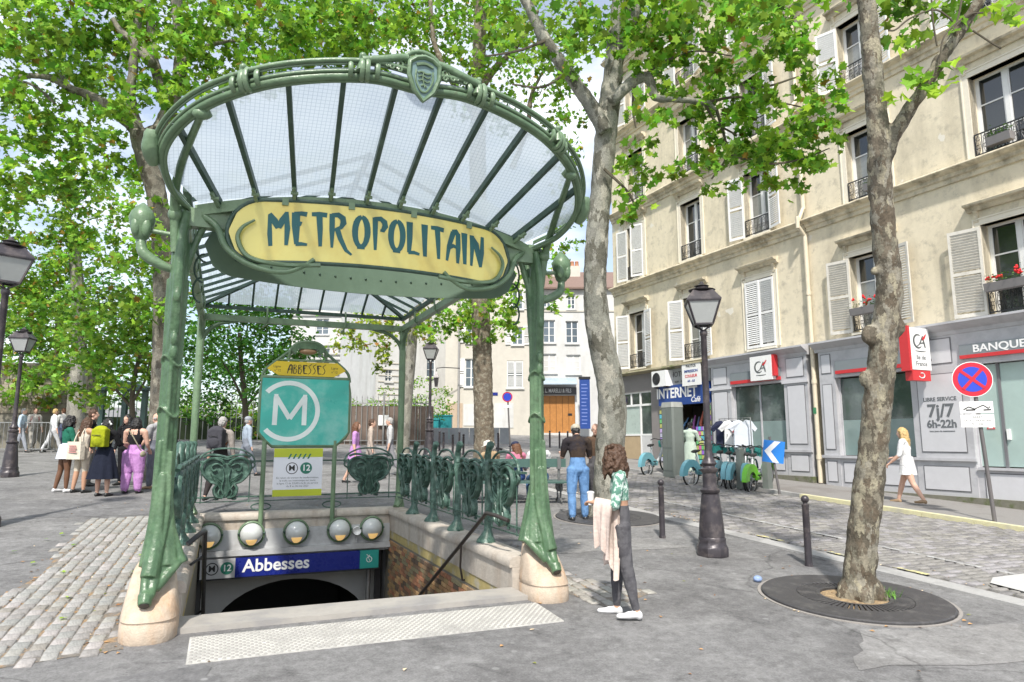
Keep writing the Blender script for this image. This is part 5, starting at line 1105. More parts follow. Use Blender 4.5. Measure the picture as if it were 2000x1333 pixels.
# columns
def column(s):
    mb = MB(); X = s*1.86; fx, fy = X + s*.05, -.34
    def TB(pts, r0, r1, n=9, k=7, flat=1.0):
        m = k*(len(pts)-1)+1; mb.tube(catmull(pts, k), [r0 + (r1-r0)*i/(m-1) for i in range(m)], n, flat=flat)
    # oval shaft with four standing ribs
    zz = [.55, .8, 1.2, 1.8, 2.4, 2.9, 3.3, 3.75]; rr = [.085,.078,.068,.064,.066,.072,.074,.07]
    mb.tube([(X, 0, z) for z in zz], rr, 14, flat=1.25, up=(0,1,0))
    for a in (0.0, pi/2, pi, -pi/2):
        ex_, ey_ = .066*cos(a), .084*sin(a); TB([(X+ex_*1.1, ey_*1.1, .9), (X+ex_, ey_, 1.6), (X+ex_, ey_, 2.4), (X+ex_*1.15, ey_*1.1, 3.2)], .022, .022, 8)
    # flowing ribs that gather into the spout at the foot
    TB([(X+s*.04, -.09, 1.7), (X+s*.055, -.11, 1.15), (X+s*.07, -.17, .76), (fx+s*.01, fy+.07, .48), (fx, fy, .37)], .020, .052)
    TB([(X-s*.05, -.08, 1.6), (X-s*.055, -.11, 1.05), (X-s*.02, -.20, .72), (fx-s*.05, fy+.07, .48), (fx-s*.03, fy+.01, .40)], .018, .044)
    TB([(X, -.10, 1.4), (X+s*.01, -.15, .90), (fx-s*.01, fy+.09, .54)], .030, .075)
    TB([(X-s*.06, -.02, 1.30), (X-s*.10, -.05, .95), (X-s*.17, -.08, .72), (X-s*.20, -.10, .62)], .020, .044)
    TB([(X-s*.19, -.09, .66), (X-s*.10, -.19, .55), (fx-s*.06, fy+.09, .44)], .040, .045)
    TB([(X-s*.12, -.07, .78), (X-s*.07, -.16, .62), (fx-s*.03, fy+.11, .50)], .030, .040)
    TB([(X-s*.02, -.02, 1.10), (X-s*.05, -.05, .82), (X-s*.06, -.10, .60)], .075, .125, 10)
    TB([(X+s*.05, .06, 1.2), (X+s*.09, .09, .82), (X+s*.11, .09, .58)], .024, .05)
    TB([(X-s*.04, .08, 1.2), (X-s*.10, .10, .82), (X-s*.14, .10, .60)], .024, .05)
    TB([(X, .03, 1.0), (X-s*.01, .05, .62)], .085, .13, 10)
    mb.tube([(fx, fy+.02, .41), (fx, fy-.035, .335)], [.062, .054], 10)
    # top: the stem opens fore and aft into branches
    TB([(X, -.04, 2.55), (X-s*.01, -.12, 3.0), (X-s*.01, -.13, 3.45), (X-s*.03, -.06, 3.85)], .05, .042)
    TB([(X, .04, 2.55), (X, .13, 3.0), (X, .20, 3.45), (X, .26, 3.90)], .05, .042)
    TB([(X-s*.02, .0, 2.9), (X-s*.06, .02, 3.3), (X-s*.14, .03, 3.62), (X-s*.22, .0, 3.80)], .036, .034)
    TB([(X, .10, 3.05), (X-s*.02, .02, 3.45), (X, -.05, 3.85)], .030, .028)
    mb.tube([(X, 0, 3.70), (X, 0, 3.90)], [.09, .08], 10)
    for z_, r_, dy in ((2.50, .050, -.10), (2.62, .042, -.12), (2.50, .05, .10), (3.02, .05, -.15), (3.38, .055, -.14)): mb.sphere((X-s*.01, dy, z_), (r_*.8, r_*.7, r_*1.5), 10, 7)
    for z_ in (2.42, 1.95): TB([(X+.085*cos(q), .105*sin(q), z_+.05*sin(q*2)) for q in [2*pi*k/8 for k in range(9)]], .014, .014, 6, 3)
    c = obj('column', remesh(mb, 'column', .0105, M_GREEN, 1), cn_)
    mb = MB(); mb.lathe([(.03, 0), (.035, .03), (.03, .035), (.001, .02)], 10); 
    mb = MB(); mb.tube([(fx, fy-.030, .345), (fx, fy-.042, .332)], .040, 10); mb.build('spout_mouth', M_BLACK, c, 60)
    # strut that carries the rim
    e = Vector((s*1.72, -1.22, 4.40))
    mb = MB(); P_ = catmull([(X+s*.03, -.05, 3.45), (s*1.92, -.10, 3.78), (s*1.92, -.25, 4.0), (s*1.87, -.5, 4.14), (s*1.785, -.85, 4.245), (s*1.70, -1.17, 4.335)], 6)
    mb.tube(P_, [.048-.0006*k for k in range(len(P_))], 9); mb.tube(P_[6:], [.016]*(len(P_)-6), 6); mb.sphere((s*1.92, -.10, 3.80), (.062,.062,.075), 10, 8); mb.sphere((s*1.70, -1.18, 4.345), (.07,.05,.05), 10, 7); mb.tube([(s*1.64, -1.14, 4.34), (s*1.70, -1.20, 4.40)], [.035,.05], 8); mb.build('rim_strut', M_GREEN, cn_, 60)
    # curled iron behind the column
    for k, (zz, rr) in enumerate(((3.62, .20), (3.38, .16), (3.16, .14))):
        mb = MB(); mb.tube([(X - s*(.12 + rr*.9*(1-cos(a))*.6), .22, zz + rr*sin(a)*.9) for a in [radians(-90 + 18*j) for j in range(11)]], .011, 5); mb.build('tendril', M_GREEND, cn_, 60)
    # bud lamp on its stalk
    b = Vector((s*2.20, .02, 3.68)); mb = MB()
    mb.tube(catmull([(X, 0, 3.28), (X+s*.14, .0, 3.32), (X+s*.30, .0, 3.42), (b.x, b.y, 3.56)], 6), [.035,.036,.037,.038,.04,.042,.044,.046,.048,.05,.05,.05,.05,.048,.046,.045,.044,.043,.042], 8); mb.tube([(X, 0, 3.62), (b.x, b.y, 3.66)], .022, 6); st_ = mb.build('lamp_stalk', M_GREEN, cn_, 60)
    mb = MB(); mb.lathe([(.03,-.14),(.065,-.11),(.085,-.05),(.105,.03),(.115,.08),(.095,.14),(.055,.19),(.012,.23)], 14, b); bd = mb.build('lamp_bud', M_GREEN, cn_, 60)
    for k in (-1, 1): mb = MB(); mb.sphere(b + Vector((k*.042, -.060, -.015)), (.044,.045,.095), 12, 9); mb.build('bud_petal', M_GREEN, bd, 180)
for s in (-1, 1): column(s)
# rear columns and eaves
for s in (-1, 1):
    X = s*1.87
    mb = MB(); mb.tube([(X, 6.50, .40), (X, 6.50, .62), (X, 6.50, 1.4), (X, 6.50, 4.0)], [.11, .075, .062, .068], 12); c = mb.build('rear_column', M_GREEN, cn_, 60)
    mb = MB(); mb.tube([(X, 6.46, .62), (X-s*.04, 6.40, .50), (X-s*.10, 6.34, .43)], [.07,.08,.06], 8); mb.build('column_foot', M_GREEN, c, 60)
    mb = MB(); mb.tube(catmull([(X, 6.50, 3.35), (X-s*.06, 6.50, 3.62), (X-s*.28, 6.50, 3.82), (X-s*.62, 6.50, 3.90)], 6), [.05-.0012*k for k in range(19)], 8); mb.tube(catmull([(X, 6.50, 3.35), (X, 6.44, 3.62), (X, 6.22, 3.82), (X, 5.9, 3.90)], 6), [.05-.0012*k for k in range(19)], 8); mb.build('bracket', M_GREEN, c, 60)
    mb = MB(); mb.bar((X, .12, 3.94), (X, 6.50, 3.94), .10, .11); mb.build('gutter_beam', M_GREEN, cn_); mb = MB(); mb.bar((X-s*.02, .12, 4.14), (X-s*.02, 6.50, 4.14), .07, .06); mb.build('eaves_beam', M_GREEND, cn_)
    for y in (1.2, 2.6, 4.0, 5.3): mb = MB(); mb.tube([(X+s*.0, y, 4.16), (X-s*.07, y, 4.06), (X-s*.07, y, 3.92), (X, y, 3.84), (X+s*.05, y, 3.86)], .017, 6); mb.build('beam_hook', M_GREEN, cn_, 60)
mb = MB(); mb.bar((-1.87, 6.50, 3.945), (1.87, 6.50, 3.945), .10, .11); mb.build('gutter_beam', M_GREEN, cn_); mb = MB(); mb.bar((-1.85, 6.48, 4.145), (1.85, 6.48, 4.145), .07, .06); mb.build('eaves_beam', M_GREEND, cn_)
for x in (-.75, .70): mb = MB(); mb.tube([(x, 6.46, 4.20), (x, 6.40, 4.08), (x, 6.40, 3.95), (x-.03, 6.44, 3.84), (x-.07, 6.48, 3.80)], .02, 6); mb.build('beam_hook', M_GREEN, cn_, 60)
# hipped glass roof
RZ, EZ = 4.98, 4.19
H0, H1 = Vector((0, 4.95, RZ)), Vector((0, .55, RZ))
c4 = {(s, y): Vector((s*1.84, y, EZ)) for s in (-1, 1) for y in (.12, 6.47)}
for s in (-1, 1):
    mb = MB(); mb.bar(c4[(s, 6.47)], H0, .055, .075); mb.build('hip_rafter', M_GREEND, cn_)
mb = MB(); mb.bar(H0, H1, .06, .08); mb.build('ridge_beam', M_GREEND, cn_)
nb = 9
def hiptop(u):                                     # where a rear rafter at x meets the hips
    x = -1.84 + 3.68*u; k = 1 - abs(x)/1.84; return Vector((x, 6.47 + (4.95-6.47)*k, EZ + (RZ-EZ)*k))
for i in range(1, nb): 
    u = i/nb; x = -1.84+3.68*u; mb = MB(); mb.bar((x, 6.47, EZ), hiptop(u), .035, .05); mb.build('rafter', M_GREEND, cn_)
for i in range(nb):
    u0, u1 = i/nb, (i+1)/nb; a, b = Vector((-1.84+3.68*u0, 6.46, EZ+.03)), Vector((-1.84+3.68*u1, 6.46, EZ+.03)); up_ = Vector((0,0,.03)); pane(cn_, a, b, hiptop(u1)+up_, hiptop(u0)+up_, 3)
for s in (-1, 1):
    ny = 13
    def top(v):                                    # y along the eave 0.12..6.47 -> point on ridge or hip
        y = .12 + 6.35*v
        if y > 4.95: k = (6.47-y)/(6.47-4.95); return Vector((s*1.84*(1-k), y, EZ+(RZ-EZ)*k))
        return Vector((0, y, RZ))
    for i in range(1, ny): mb = MB(); v = i/ny; mb.bar((s*1.84, .12+6.35*v, EZ), top(v), .03, .045); mb.build('rafter', M_GREEND, cn_)
    for i in range(ny): v0, v1 = i/ny, (i+1)/ny; up_ = Vector((0,0,.03)); pane(cn_, Vector((s*1.84, .12+6.35*v0, EZ+.03)), Vector((s*1.84, .12+6.35*v1, EZ+.03)), top(v1)+up_, top(v0)+up_, 3)
# stone plinths under the columns
def plinth(s, label):
    p = metro_thing('stone_plinth', label, 'plinth', 'plinths of the metro canopy'); p.location = mw(s*1.88, -.10, G(MC.y-.1)-.02)
    mb = MB(); n = 26
    def ring(w, d, cy, z, tilt=0.0): return [(w*(abs(cos(a))**.75)*(1 if cos(a) > 0 else -1), cy + d*(abs(sin(a))**.75)*(1 if sin(a) > 0 else -1), z + tilt*sin(a)) for a in [2*pi*k/n for k in range(n)]]
    L = [ring(.225,.315,0,0), ring(.230,.32,0,.015), ring(.228,.318,0,.145), ring(.218,.308,0,.157), ring(.218,.308,0,.166), ring(.228,.316,0,.178), ring(.222,.305,.01,.22,.01), ring(.205,.275,.03,.33,.06), ring(.188,.235,.06,.43,.12), ring(.172,.205,.085,.49,.15), ring(.13,.15,.10,.51,.12)]
    b = len(mb.v)
    for r in L: mb.v += r
    for i in range(len(L)-1):
        for k in range(n): k2 = (k+1) % n; mb.face((b+i*n+k, b+i*n+k2, b+(i+1)*n+k2, b+(i+1)*n+k))
    mb.face([b+(len(L)-1)*n+k for k in range(n)]); mb.build('stone', M_STONE, p, 50)
plinth(-1, 'rounded cream stone plinth under the column beside the setts'); plinth(1, 'rust streaked cream stone plinth beside the brick wall of the steps')
# ---------------------------------------------------------------- far houses and garden edge
LIME_ = mat('limewash', (0.53, 0.50, 0.44), 0.9, 0, 0.08, 3, 0.1, 30, col2=(.47,.44,.39), c2s=.8, c2p=(.5,.75), streak=True); WHT = mat('white_render', (0.56, 0.56, 0.55), 0.9, 0, 0.1, 2, col2=(.42,.41,.39), c2s=.9, c2p=(.48,.75), streak=True)
TILE = mat('brown_tile_roof', (.20,.135,.11), .85, 0, .2, 6); POT = mat('chimney_pot', (.45,.22,.13), .8, 0, .15, 5); WOODD = mat('orange_wood_door', (.42,.185,.05), .45, 0, .22, 6, streak=False)
def far_house(name, label, pxl, pxr, pyb, pyt, dep, wallm, turn=0.0, depth=8.0):
    """frontal house: left/right edge and base/eaves pixels at a given distance; returns (thing, px->local x, py->local z, scale)"""
    b = atdepth((pxl+pxr)/2, pyb, dep); sc = FPX/dep; w = (pxr-pxl)/sc
    h = thing(name, label, 'house', (b.x, b.y, b.z), -YAW + turn)
    X = lambda px: (px - (pxl+pxr)/2)/sc/cos(turn); Z = lambda py: (pyb - py)/sc*1.0
    return h, X, Z, sc
def far_win(h, X, Z, x0, x1, y0, y1, shutters=0, blank=False, sill=True):
    a, b, c, d = X(x0), X(x1), Z(y1), Z(y0)
    mb = MB(); f = .06
    for q in ((a, c, a+f, d), (b-f, c, b, d), (a+f, d-f, b-f, d), (a+f, c, b-f, c+f), ((a+b)/2-.035, c+f, (a+b)/2+.035, d-f)): mb.box(q[0], .10, q[1], q[2], .15, q[3])
    for k in (1, 2): z = c + (d-c)*k/3; mb.box(a+f, .115, z-.015, b-f, .145, z+.015)
    w = mb.build('window', FRAME, h)
    for s0, s1 in ((a+f, (a+b)/2-.035), ((a+b)/2+.035, b-f)): mb = MB(); mb.box(s0, .125, c+f, s1, .135, d-f); mb.build('pane', WHT if blank else mat('far_glass', (.10,.13,.16), .08, 0, .2, 1, spec=.9), w)
    if sill: mb = MB(); mb.box(a-.08, -.10, c-.10, b+.08, .1, c-.002); mb.build('sill', WHT, w)
    if shutters & 1: obj('shutter', shutter_mesh(round((b-a)/2, 1), round(d-c, 1)), w, (a - .02, -.02, c), (0, 0, pi)).rotation_euler = (0, 0, pi+.1)
    if shutters & 2: obj('shutter', shutter_mesh(round((b-a)/2, 1), round(d-c, 1)), w, (b + .02, -.05, c), (0, 0, -.1))
    if shutters & 4:
        for s0, rz in ((a, 0),): 
            obj('shutter', shutter_mesh(round((b-a)/2, 1), round(d-c, 1)), w, (a, -.04, c)); obj('shutter', shutter_mesh(round((b-a)/2, 1), round(d-c, 1)), w, ((a+b)/2+.01, -.04, c))
    return w
def far_walls(h, X, Z, x0, x1, yb, yt, holes, m, depth=8, roofm=None, rh=2.0):
    mb = MB(); H = [(X(a), X(b), Z(d), Z(c)) for a, b, c, d in holes]
    us = [X(x0), X(x1)]
    wall_with_holes(mb, X(x0), X(x1), Z(yb)-2, Z(yt), H, .2)
    for x in us: mb.poly([(x, 0, Z(yb)-2), (x, depth, Z(yb)-2), (x, depth, Z(yt)), (x, 0, Z(yt))])
    mb.build('wall', [m, INTER], h)
    if roofm:
        mb = MB(); zt = Z(yt); mb.prism([(-.3, zt), (-.3, zt+.12), (depth/2, zt+rh), (depth, zt+.1), (depth, zt)], lambda y, z: (X(x0)-.1, y, z), lambda y, z: (X(x1)+.1, y, z)); return mb.build('roof', roofm, h)
# white house at the end of the street
hs, X, Z, sc_ = far_house('white_house', 'tall white house with brown roof above the orange garage door', 1046, 1260, 846, 560, 44, WHT)
wl = [(1062,1086,622,668), (1107,1132,624,669), (1062,1078,568,596), (1111,1127,570,600), (1060,1088,690,728), (1108,1136,692,730), (1166,1188,626,670), (1166,1186,572,602)]
rf = far_walls(hs, X, Z, 1046, 1260, 850, 560, [(a,b,c,d) for a,b,c,d in wl] + [(1050,1124,773,846)], WHT, 8, TILE, 2.2)
for i, (a,b,c,d) in enumerate(wl): far_win(hs, X, Z, a, b, c, d, blank=i in (4,5))
for k, px in enumerate((1092, 1106, 1118, 1130, 1140)):
    mb = MB(); mb.lathe([(.16,0),(.13,.35),(.15,.38),(.12,.42)], 10, (X(px), 3.0, Z(560)+2.3)); mb.build('chimney_pot', POT, rf, 60)
mb = MB(); mb.box(X(1086), 2.6, Z(560)+.6, X(1146), 3.4, Z(560)+2.3); mb.build('chimney', LIME_, rf)
mb = MB(); mb.box(X(1046)+.01, -.06, Z(604)-.05, X(1260)-.01, .02, Z(604)+.05); mb.build('string_course', LIME_, hs)
for k in range(6):
    a = X(1050) + (X(1124)-X(1050))*k/6 + .01; b = X(1050) + (X(1124)-X(1050))*(k+1)/6 - .01
    mb = MB(); mb.box(a, .10, Z(846), b, .16, Z(773)); mb.build('door_plank', WOODD, hs)
mb = MB(); mb.box(X(1110), .07, Z(812), X(1118), .099, Z(808)); mb.build('letter_slot', M_BLACK, hs)
mb = MB(); mb.box(X(1048), -.10, Z(771), X(1127), -.005, Z(757)); fs = mb.build('fascia', mat('dark_fascia', (.09,.085,.09), .6), hs); obj('lettering', textmesh('E. L. MARELLI & FILS', .36, TXW, .004, bold=.006, xs=.62), fs, ((X(1048)+X(1127))/2, -.11, Z(764)), (pi/2, 0, 0))
mb = MB(); mb.prism([(-.02, Z(738)), (-.9, Z(752)), (-.9, Z(753.5)), (-.02, Z(741))], lambda y, z: (X(1048), y, z), lambda y, z: (X(1126), y, z)); mb.build('glass_awning', mat('blue_grey_glass', (.33,.40,.46), .25, 0, .1, 3), hs)
bp = thing('blue_panel', 'tall dark blue display panel beside the garage door', 'panel', atdepth(1143, 838, 42.5), -YAW); mb = MB(); mb.box(-.32, -.1, 0, .32, .1, 3.1); mb.build('board', BLUE, bp); mb = MB(); mb.box(-.36, -.14, 3.1, .36, .14, 3.25); mb.build('cap', M_BLACK, bp)
R2 = random.Random(3)
for k in range(12): mb = MB(); z = .3 + .22*k; mb.box(-.22, -.103, z, -.22+.3+.1*R2.random(), -.101, z+.05); mb.build('faded_line', mat('pale_blue_print', (.18,.24,.55), .6), bp)
# cream house left of it
hs2, X, Z, sc_ = far_house('cream_house', 'plain cream house with white shutters behind the grey site hoarding', 868, 1046, 848, 470, 43, LIME_)
wl2 = [(907,931,700,756,1), (990,1022,704,758,4), (909,931,636,668,3), (1000,1022,636,672,3), (909,931,560,596,3), (1000,1022,560,600,3)]
far_walls(hs2, X, Z, 868, 1045.9, 852, 500, [w[:4] for w in wl2], LIME_, 10, TILE, 2.4)
for a,b,c,d,s in wl2: far_win(hs2, X, Z, a, b, c, d, s)
for a, b, c, d, m in ((905,960,790,832,WHT), (965,1003,788,836,WHT), (872,903,788,850,mat('tan_patch', (.45,.35,.26), .9, 0, .12, 3)), (963,988,788,838,mat('tan_patch', (.45,.35,.26), .9))):
    if m is not WHT and a > 900: continue
    mb = MB(); mb.box(X(a), -.04, Z(d), X(b), -.004, Z(c)); mb.build('boarding', m, hs2)
mb = MB(); mb.tube([(X(895), -.12, Z(850)), (X(895), -.12, Z(505))], .07, 8); mb.build('downpipe', mat('grey_pipe', (.30,.29,.28), .6), hs2, 60)
mb = MB(); mb.box(X(960), -.03, Z(773), X(972), -.005, Z(767)); mb.build('street_plate', NAVY, hs2)
wl_ = thing('wall_lantern', 'small dark lantern on a bracket at the cream house corner', 'lantern', atdepth(852, 756, 42), -YAW); mb = MB(); mb.lathe([(.12,0),(.2,.55),(.24,.56),(.12,.8),(.03,.95)], 4); mb.build('lantern_body', M_LAMPIRON, wl_); mb = MB(); mb.tube([(0,0,.95),(0,0,1.15),(.4,0,1.2),(1.4,0.5,1.2)], .03, 6); mb.build('bracket', M_BLACK, wl_, 60)
# rusticated white building seen between the leaves on the left
hs3, X, Z, sc_ = far_house('stone_mansion', 'ornate white rusticated building overgrown with ivy', 560, 800, 800, 480, 56, WHT)
wl3 = [(613,640,680,716,0), (662,690,628,664,0), (610,636,620,652,0), (684,696,738,772,0), (640,655,738,772,0)]
far_walls(hs3, X, Z, 560, 800, 812, 480, [w[:4] for w in wl3], WHT, 8, ROOFZ, 2.0)
for a,b,c,d,s in wl3: far_win(hs3, X, Z, a, b, c, d, s)
for y in (596, 612, 672, 690, 700, 724, 730): mb = MB(); mb.box(X(560)+.01, -.16, Z(y)-.10, X(800)-.01, .02, Z(y)+.06); mb.build('string_course', WHT, hs3)
for y in (742, 756, 770, 784): mb = MB(); mb.box(X(560)+.02, -.05, Z(y)-.03, X(800)-.02, .02, Z(y)+.05+.20); mb.build('rustication', WHT, hs3)
mb = MB(); mb.prism([(X(656), Z(672)), (X(696), Z(672)), (X(690), Z(664)), (X(662), Z(664))], lambda x, z: (x, -.7, z), lambda x, z: (x, .0, z)); mb.build('balcony', WHT, hs3)
hs4, X, Z, sc_ = far_house('side_house', 'white louvred side wall of a house above the garden fence', 745, 872, 822, 560, 47, WHT, .55)
far_walls(hs4, X, Z, 740, 868, 840, 560, [(756,768,724,748),(790,806,700,740),(830,846,690,735),(790,806,630,665),(830,846,620,655)], WHT, 8, ROOFZ, 2.0)
for q in ((756,768,724,748),(790,806,700,740),(830,846,690,735),(790,806,630,665),(830,846,620,655)): far_win(hs4, X, Z, *q)
for y in range(712, 812, 12): mb = MB(); mb.box(X(744), -.05, Z(y)-.04, X(786), -.002, Z(y)+.03); mb.build('louvre_board', LIME_, hs4)
# stone garden wall far left and building glimpsed behind trees
gw = thing('garden_wall', 'rubble stone garden wall behind the pedestrians', 'wall', atdepth(60, 805, 27), -YAW + .15)
WST = mat('rubble_stone', (.30,.27,.22), .9, 0, .25, 6, .4, 20, attr='tint')
R3 = random.Random(9); mb = MB(); mb.box(-6, .04, -1.5, 2.3, .4, 1.95); mb.build('wall_core', MORT, gw)
svar = []
for k in range(5):
    m1 = MB(); m1.box(-.17, -.03, -.09, .17, .05, .09); me = m1.mesh('stone', WST); g = .7+.15*k; setattr_color(me, [(g, g*.98, g*.93)]*6); svar.append(me)
for r in range(10):
    x = -3.4 + (r % 2)*.18
    while x < 2.2: obj('stone', svar[R3.randrange(5)], gw, (x, 0, .05+.19*r)); x += .36
# iron garden fence in front of the mansion
IRON = mat('fence_grey_iron', (.30,.30,.30), .5, .2, .1, 6)
fe = thing('garden_fence', 'tall grey iron garden fence with brown screening behind the railing', 'fence', atdepth(640, 872, 33), -YAW + .06)
for k in range(46):
    x = -7.0 + .26*k; mb = MB() ; 
    if k == 0: m0 = MB(); m0.tube([(0,0,0),(0,0,2.35)], .018, 5); m0.tube([(0,0,2.35),(0,0,2.47)], [.03,.004], 5); fbar = m0.mesh('fence_bar', IRON)
    obj('fence_bar', fbar, fe, (x, 0, 0))
for z in (.25, 2.05): mb = MB(); mb.box(-7.1, -.02, z, 4.9, .02, z+.05); mb.build('fence_rail', IRON, fe)
for k in range(8): mb = MB(); x = -1.0 + .76*k; mb.box(x, .08, .05, x+.745, .12, 1.95); mb.build('screen_panel', mat('brown_screen', (.16,.12,.10), .9, 0, .2, 5), fe)
for x in (2.65,): mb = MB(); mb.tube([(x,-.05,0),(x,-.05,2.6)], .05, 8); mb.build('fence_post', IRON, fe, 60)
mb = MB(); mb.box(2.4, -.08, 1.0, 2.9, -.06, 1.5); mb.build('notice', M_WHITE, fe)
# dark green gate posts and kiosk roof seen over the left group
gk = thing('park_gate', 'dark green iron park gate behind the group of people', 'gate', atdepth(245, 880, 24), -YAW)
DGR = mat('park_green', (.035,.075,.065), .5, 0, .15, 6)
for x in (-.95, -.15, .55): mb = MB(); mb.box(x-.08, -.08, 0, x+.08, .08, 2.1); mb.build('gate_post', DGR, gk)
mb = MB(); mb.prism([(-1.1,2.1),(-1.1,2.2),(-.1,2.42),(.75,2.2),(.75,2.1)], lambda x, z: (x, -.3, z), lambda x, z: (x, .3, z)); mb.build('gate_lintel', DGR, gk)
for k in range(9): mb = MB(); x = -.85 + .16*k; mb.tube([(x,0,.2),(x,0,1.95)], .014, 5); mb.build('gate_bar', DGR, gk, 60)
# site hoarding with bins and teal boxes behind
ho = thing('site_hoarding', 'low grey panel hoarding round roadworks before the cream house', 'hoarding', atdepth(905, 884, 35), -YAW)
HG = mat('hoarding_grey', (.27,.29,.32), .5, .1, .1, 4)
for k in range(9):
    x = -2.3 + .52*k; mb = MB(); mb.box(x, 0, 0, x+.50, .04, 1.25); p = mb.build('panel', HG, ho)
    for j in range(4): mb = MB(); mb.box(x+.06+.11*j, -.012, .08, x+.09+.11*j, -.001, 1.18); mb.build('panel_fold', HG, p)
for i, (px, py, w, h, d) in enumerate(((833, 836, 1.3, .5, 36), (866, 836, .9, .7, 36.5), (800, 834, .7, .4, 37))):
    c = thing('storage_box', ['long turquoise site box behind the hoarding by the lamp post', 'taller turquoise site box with rounded lid behind the hoarding', 'small turquoise site box nearest the bush'][i], 'box', atdepth(px, py, d) - Vector((0,0,.6)), -YAW, 'turquoise site boxes'); mb = MB(); mb.box(-w/2, -.3, 0, w/2, .3, h+.5); mb.build('body', mat('turquoise_box', (.03,.33,.36), .5, 0, .1, 4), c); mb = MB(); mb.box(-w/2-.04, -.34, h+.5, w/2+.04, .34, h+.58); mb.build('lid', MATS['turquoise_box'], c)
# ---------------------------------------------------------------- street lamps
LGL = mat('lantern_glass', (.52,.54,.53), .25, 0, .06, 5, spec=.6, trans=.3)
def street_lamp(loc, label, rz=pi/4+.25, scale=1.0):
    t = thing('street_lamp', label, 'street lamp', loc, rz, 'old iron street lamps'); t.scale = (scale,)*3
    mb = MB(); mb.lathe([(.222,0),(.225,.10),(.215,.13),(.20,.15),(.19,.20),(.195,.235),(.18,.26)], 8); mb.lathe([(.178,.26),(.165,.45),(.145,.65),(.122,.84)], 16); mb.build('base', M_LAMPIRON, t, 40)
    mb = MB(); mb.lathe([(.11,.841),(.135,.87),(.14,.90),(.105,.93),(.095,1.0),(.10,1.05),(.095,1.13),(.12,1.16),(.125,1.19),(.09,1.21),(.085,1.23),(.11,1.27),(.085,1.31),(.06,1.36),(.055,1.44)], 18); mb.build('collar', M_LAMPIRON, t, 40)
    mb = MB(); mb.lathe([(.052,1.44),(.047,2.2),(.042,3.1),(.055,3.12),(.055,3.17),(.04,3.19)], 12); mb.build('pole', M_LAMPIRON, t, 40)
    z0, z1, a, b = 3.27, 3.60, .125, .225
    mb = MB(); 
    for s in ((1,1),(1,-1),(-1,-1),(-1,1)): mb.bar((s[0]*a, s[1]*a, z0), (s[0]*b, s[1]*b, z1), .022, .022); mb.tube([(0,0,3.17),(s[0]*.05,s[1]*.05,3.22),(s[0]*a,s[1]*a,z0)], .012, 5)
    for z, w in ((z0, a), (z1, b)):
        for p, q in (((1,1),(1,-1)),((1,-1),(-1,-1)),((-1,-1),(-1,1)),((-1,1),(1,1))): mb.bar((p[0]*w, p[1]*w, z), (q[0]*w, q[1]*w, z), .02, .024)
    mb.build('lantern_frame', M_LAMPIRON, t)
    for k in range(4):
        mb = MB(); aa, bb = a-.006, b-.006
        P = [(-aa,-aa,z0+.01),(aa,-aa,z0+.01),(bb,-bb,z1-.01),(-bb,-bb,z1-.01)]; mb.prism([(0,0),(1,0),(2,0),(3,0)], lambda i, j: P[i], lambda i, j: (P[i][0], P[i][1]-.004, P[i][2])); mb.build('lantern_pane', LGL, t, None, None, (0,0,k*pi/2))
    mb = MB(); mb.lathe([(.345,3.605),(.345,3.625),(.20,3.77),(.185,3.775)], 4); rf = mb.build('lantern_roof', M_LAMPIRON, t)
    mb = MB(); mb.lathe([(.19,3.775),(.20,3.79),(.17,3.80),(.10,3.815),(.085,3.84),(.11,3.85),(.06,3.87),(.04,3.885),(.02,3.92)], 12); mb.build('finial', M_LAMPIRON, rf, 50)
    return t
def onground(px, dep):                             # ground point under a pixel column at a given view distance
    lo, hi = 700.0, 2200.0
    for _ in range(50):
        m = (lo+hi)/2; q = atdepth(px, m, dep)
        if q.z > G(q.y): lo = m
        else: hi = m
    return atdepth(px, lo, dep)
street_lamp(gnd(1392, 1085), 'black iron street lamp beside the road of setts')
street_lamp(onground(-40, 10.6), 'iron street lamp with its tall pole beside the sett strip', .5, 1.19)
street_lamp(gnd(17, 932), 'iron street lamp beside the crowd barriers', pi/4+.6)
street_lamp(onground(838, 27), 'distant iron street lamp before the cream house', pi/4+.4, 1.2)
# ---------------------------------------------------------------- bollards
def bollard(loc, label, group=None, first=[None]):
    if first[0] is None:
        t = thing('bollard', label, 'bollard', loc, 0, 'slim black bollards')
        mb = MB(); mb.lathe([(.052,-.03),(.052,.03),(.046,.05),(.044,.76),(.048,.77),(.048,.79),(.03,.80),(.028,.815)], 12); mb.build('shaft', M_LAMPIRON, t, 40); mb = MB(); mb.sphere((0,0,.86), .053, 12, 9); mb.build('ball', M_LAMPIRON, t, 180); first[0] = t; return t
    return dup(first[0], loc, 0, label)
bollard(gnd(1580, 1106), 'black ball topped bollard on the kerb beside the round tree grate')
bollard(gnd(1294, 1051), 'black ball topped bollard behind the woman with the jacket')
FB = 'slim dark bollard in the row before the far houses'
for px, py in ((884,893),(905,891),(927,893),(973,886),(845,884),(858,882),(866,886),(897,884),(1074,878),(1093,880),(1109,879),(1120,878)): bollard(gnd(px, py), 'slim dark bollard before the orange garage door' if px > 1000 else 'slim dark bollard before the grey site hoarding')
